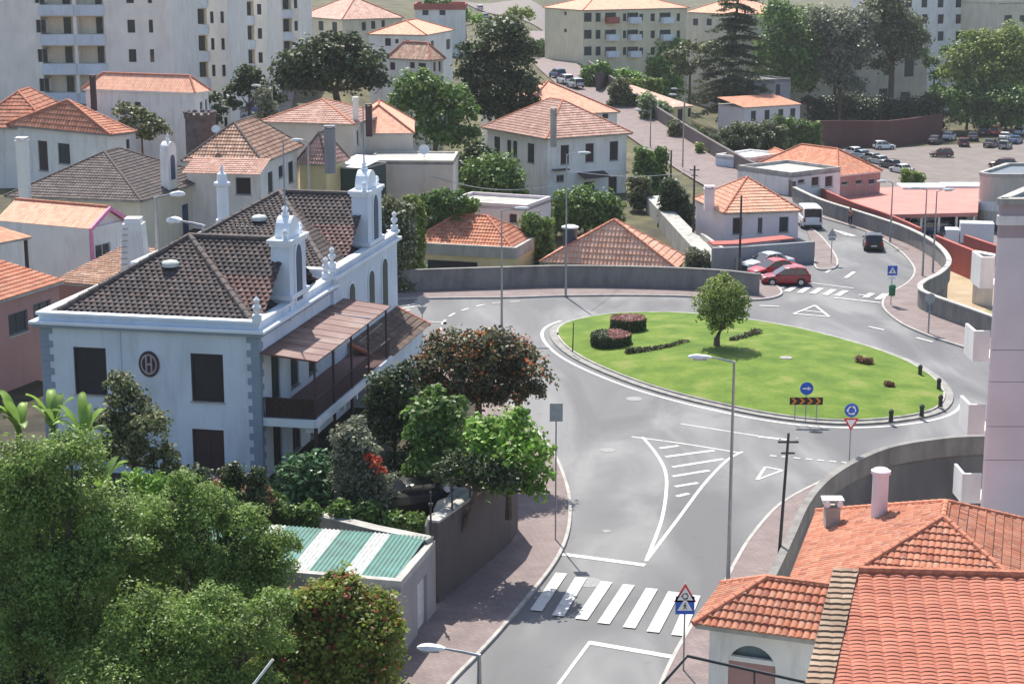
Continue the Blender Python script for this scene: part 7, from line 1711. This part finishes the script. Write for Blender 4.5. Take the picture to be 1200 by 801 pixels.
# roundabout blue disc over give way
r = signroot('blue roundabout disc above a red bordered give way triangle beyond the parapet', 995, 551, .12); h0 = htop(996, 551, 472.5, .12); post(r, h0 - .1)
b = MB(); plate(b, circ(.37, h0 - .37)); o = MBbuild(b, 'blue_disc', M_blue, r); b = MB()
for k in range(3): a = R(95 + 120 * k); arrow_arc(b, h0 - .37, .20, a, a + R(75), -.010, .06, 6)
MBbuild(b, 'arrow_symbol', M_sw, o)
b = MB(); plate(b, tri(.80, h0 - 1.02, -1)); o = MBbuild(b, 'give_way_triangle', M_sred, r); b = MB(); plate(b, tri(.50, h0 - 1.02, -1), -.010, .008); MBbuild(b, 'white_field', M_sw, o)
# chevron board with blue arrow disc on the island
r = signroot('black and orange chevron board below a blue arrow disc on the island edge', 944, 494, .2); h0 = htop(944, 494, 447.5, .2)
for x in (-.62, 0, .62): post(r, (h0 - 1.15) if x else h0 - .1, x * 1.0, .03)
b = MB(); plate(b, circ(.38, h0 - .38)); o = MBbuild(b, 'blue_disc', M_blue, r)
b = MB(); plate(b, rct(-.24, h0 - .42, .08, h0 - .34), -.010, .008); plate(b, [(.06, h0 - .50), (.26, h0 - .38), (.06, h0 - .26)], -.010, .008); MBbuild(b, 'arrow_symbol', M_sw, o)
b = MB(); zc2 = h0 - 1.12; plate(b, rct(-.95, zc2 - .22, .95, zc2 + .22)); o = MBbuild(b, 'chevron_board', M_sblack, r); b = MB()
for k in range(4): x = -.88 + k * .46; plate(b, [(x, zc2 - .19), (x + .16, zc2 - .19), (x + .34, zc2), (x + .16, zc2 + .19), (x, zc2 + .19), (x + .18, zc2)], -.010, .008)
MBbuild(b, 'chevrons', M_sor, o)
# signs seen from the back
r = signroot('square sign seen from behind on the left pavement near the bright green tree', 651, 632, .12); h0 = htop(651, 632, 472.5, .12); post(r, h0 - .02); b = MB(); plate(b, rct(-.3, h0 - .85, .3, h0)); MBbuild(b, 'panel', M_sback, r)
r = signroot('round sign above a triangle seen from behind, beyond the mansion', 495, 392, .12); h0 = htop(495, 392, 347, .12); post(r, h0); b = MB(); plate(b, circ(.34, h0 - .32)); MBbuild(b, 'round_panel', M_sback, r); b = MB(); plate(b, tri(.72, h0 - .95, -1)); MBbuild(b, 'triangle_panel', M_sback, r)
r = signroot('triangular sign seen from behind on the traffic island of the right hand street', 974, 308, .12); h0 = htop(974, 308, 266, .12); post(r, h0 - .1); b = MB(); plate(b, tri(.85, h0 - .58)); MBbuild(b, 'triangle_panel', M_sback, r); b = MB(); plate(b, rct(-.3, h0 - 1.15, .3, h0 - .87)); MBbuild(b, 'panel', M_sback, r)
r = signroot('grey round and square sign on a post beside the lower end of the winding wall', 1088, 390, .12); h0 = htop(1088, 390, 343.5, .12); post(r, h0 - .1, rad=.06); b = MB(); plate(b, circ(.36, h0 - .36)); MBbuild(b, 'round_panel', M_sback, r); b = MB(); plate(b, rct(-.2, h0 - 1.3, .2, h0 - .8)); MBbuild(b, 'panel', plain('sign_backdark', (.12, .16, .2), .5), r)
r = signroot('blue square pedestrian crossing sign beside the far zebra crossing', 1044, 357, .12); h0 = htop(1044, 357, 311.5, .12); post(r, h0 - .1); ped_panel(r, h0 - .36, .74); b = MB(); plate(b, rct(-.28, h0 - 1.0, .28, h0 - .82)); MBbuild(b, 'small_plate', M_sw, r)
r = thing('litter_bin', 'small green litter bin hanging on the crossing sign post', 'bin', at(1044, 357, .12) + Vector((0, -.22, .75))); b = MB(); b.lathe([(.2, 0), (.24, .06), (.26, .62), (.28, .64), (.28, .72), (.18, .84)], (0, 0, 0), 14); MBbuild(b, 'bin_body', plain('bin_green', (.02, .16, .06), .5), r); b = MB(); b.box(-.05, .16, .3, .05, .21, .5); MBbuild(b, 'bracket', M_steel, r)
# bollards, stones, poles on the island
for i, (px, py) in enumerate([(1078, 440), (1100, 456), (1102, 476), (1080, 487.5), (1044, 493.5)]):
    p = at(px, py, .2); r = thing('bollard', ['black bollard highest up on the tip of the lawn', 'black bollard second from the top on the rounded end of the lawn', 'black bollard at the rightmost end of the lawn', 'black bollard at the lower right curve of the lawn', 'black bollard nearest the chevron board, a little apart from the others'][i], 'bollard', p, group='black bollards at the end of the lawn')
    b = MB(); b.lathe([(.16, 0), (.13, .06), (.12, .45), (.15, .5), (.15, .62), (.06, .72)], (0, 0, 0), 12); MBbuild(b, 'bollard_body', M_black, r)
# haze: the air between the camera and the far end of the town
hz = MB(); hz.box(-2600, -420, -14, 2600, 3600, 40); ho = hz.build('haze', plain('haze_tmp', (1, 1, 1))); m = bpy.data.materials.new('haze_air'); m.use_nodes = True; n_ = m.node_tree.nodes; n_.remove(n_['Principled BSDF'])
v_ = n_.new('ShaderNodeVolumePrincipled'); v_.inputs['Color'].default_value = (.86, .90, .97, 1); v_.inputs['Density'].default_value = .00012; v_.inputs['Anisotropy'].default_value = .2; m.node_tree.links.new(v_.outputs[0], n_['Material Output'].inputs['Volume'])
ho.data.materials[0] = m; tag(ho, kind='stuff')
p = at(921, 420, .7); b = MB(); b.lathe([(.45, -.1), (.4, .08), (.15, .14), (.01, .15)], p, 9); tag(b.build('stone', M_conclight), 'pale flat stone lying on the lawn of the roundabout', 'stone')
r = thing('pipe_outlet', 'thin leaning post on the left edge of the roundabout lawn', 'post', at(671, 412, .3)); b = MB(); b.tube([(0, 0, 0), (.05, 0, 2.0)], [.05, .035], 6); MBbuild(b, 'post', M_iron, r)
b = MB(); strip(b, cat([(893, 430), (912, 438), (925, 447), (936, 455)], .69), .22, .0); 
for i, v in enumerate(b.v): pass
# roof railing in the lower right corner and cables
b = MB(); pts = [atd(776, 801, 50), atd(806, 768, 50), atd(945, 799, 49)]; b.tube(pts, .045, 6); b.tube([atd(884, 785, 49.5), atd(884, 812, 49.5)], .03, 6)
r = thing('pipe_rail', 'thin dark pipe rail crossing the bottom edge before the pavilion', 'railing', atd(806, 830, 50)); b.build('rail', M_iron, r)
b = MB(); b.tube([atd(283, 820, 46), atd(320, 772, 46)], .035, 6); tag(b.build('metal_rod', M_lampw), 'two pale rods slanting out of the foliage at the bottom left', 'rod')
def cable(label, a, c, sag=.6, rad=.02):
    b = MB(); n = 14; pts = [a.lerp(c, k / n) - Vector((0, 0, sag * math.sin(math.pi * k / n))) for k in range(n + 1)]; b.tube(pts, rad, 4, cap=False); tag(b.build('cable', M_steel), label, 'cable')
cable('overhead cable hanging between the beige annex and the white villa', atd(500, 205, 165), atd(650, 218, 172), .8, .035)
cable('overhead cable running from the dark pole to the far pavement lamp', atd(815, 200, 172), atd(664, 200, 138), .5, .025)
# satellite dishes and roof extras
def dish(label, px, py, zc, rad, par=None):
    p = atd(px, py, zc); r = thing('satellite_dish', label, 'dish', p); b = MB(); M = Matrix.Rotation(R(62), 4, 'X'); b.lathe([(.02, 0), (rad * .5, .05), (rad, .18), (rad * .98, .2), (rad * .5, .07), (.02, .02)], (0, 0, 0), 16, M); MBbuild(b, 'reflector', M_lampw, r)
    b = MB(); b.tube([(0, 0, 0), (0, .1, -.7)], .03, 6); MBbuild(b, 'bracket', M_steel, r)
dish('white satellite dish on the side of the tall beige house', 497, 176, 168, .5)
dish('small white dish on the brown tiled roof left of the chimney', 253, 152, 150, .35)
p = atd(668, 275, 154); r = thing('water_tank', 'dark round water tank with pale lid beside the striped orange roof', 'tank', p - Vector((0, 0, 1))); b = MB(); b.lathe([(.62, -1.5), (.62, .6)], p, 16); b.build('tank_body', plain('tank_blue', (.03, .05, .09), .5), r); b = MB(); b.lathe([(.74, .603), (.74, .72), (.4, .84), (.05, .86)], p, 16); b.build('lid', M_trim, r)
for px, py, zc, nm in ((199, 315, 82, 'round pale skylight on the front roof of the mansion'), (304, 259, 93, 'round pale skylight on the rear roof of the mansion')):
    pass

# a passer-by in red on the pavement beside the winding wall
def person(px, py, label, top):
    p = at(px, py, .12); r = thing('person', label, 'person', p, R(30))
    J = {'pelvis': (0, 0, .92), 'chest': (0, .01, 1.25), 'neck': (0, .01, 1.44), 'head': (0, -.01, 1.58), 'crown': (0, 0, 1.66)}
    E = [('pelvis', 'chest'), ('chest', 'neck'), ('neck', 'head'), ('head', 'crown')]; rad = {'pelvis': .14, 'chest': .15, 'neck': .055, 'head': .10, 'crown': .075}
    for s, n in ((-1, 'l'), (1, 'r')):
        J.update({'sh' + n: (s * .17, .01, 1.38), 'el' + n: (s * .23, .02 + .05 * s, 1.12), 'wr' + n: (s * .22, -.06 + .1 * s, .88), 'ha' + n: (s * .21, -.09 + .1 * s, .79), 'hip' + n: (s * .09, 0, .86), 'kn' + n: (s * .10, -.10 * s - .02, .48), 'an' + n: (s * .10, .10 * s * -1 + .06 * s * 2, .08), 'to' + n: (s * .11, .10 * s * -1 + .06 * s * 2 - .15, .04)})
        E += [('chest', 'sh' + n), ('sh' + n, 'el' + n), ('el' + n, 'wr' + n), ('wr' + n, 'ha' + n), ('pelvis', 'hip' + n), ('hip' + n, 'kn' + n), ('kn' + n, 'an' + n), ('an' + n, 'to' + n)]
        rad.update({'sh' + n: .065, 'el' + n: .045, 'wr' + n: .03, 'ha' + n: .035, 'hip' + n: .10, 'kn' + n: .065, 'an' + n: .045, 'to' + n: .035})
    def build(name, keys, mat, k):
        ks = [q for q in J if q in keys]; ix = {q: i for i, q in enumerate(ks)}; bm = bmesh.new(); ly = bm.verts.layers.skin.verify(); vs = [bm.verts.new(J[q]) for q in ks]
        for q, v in zip(ks, vs): v[ly].radius = (rad[q] * k, rad[q] * k); v[ly].use_root = q in ('pelvis',) or (q == 'chest' and 'pelvis' not in keys)
        for a, c in E:
            if a in ix and c in ix: bm.edges.new((vs[ix[a]], vs[ix[c]]))
        me = bpy.data.meshes.new(name); bm.to_mesh(me); bm.free(); me.materials.append(mat); o = bpy.data.objects.new(name, me); COL.objects.link(o); o.parent = r
        o.modifiers.new('skin', 'SKIN'); s_ = o.modifiers.new('sub', 'SUBSURF'); s_.levels = 2; s_.render_levels = 2; return o
    build('body', list(J), plain('skin', (.45, .28, .2), .6), 1.0)
    build('shirt', ['pelvis', 'chest', 'shl', 'ell', 'shr', 'elr'], top, 1.14); build('trousers', ['pelvis', 'hipl', 'knl', 'anl', 'hipr', 'knr', 'anr'], plain('dark_cloth', (.03, .03, .05), .9), 1.15)
    b = MB(); LOCAL[0] = True; b.lathe([(.075, 1.56), (.108, 1.60), (.105, 1.68), (.06, 1.735), (.01, 1.745)], (0, .015, 0), 12); b.build('hair', plain('hair', (.03, .02, .015), .8), r, smooth=True); LOCAL[0] = False
person(996, 264, 'person in a red top walking on the pavement beside the winding wall', plain('red_cloth', (.5, .04, .05), .9))
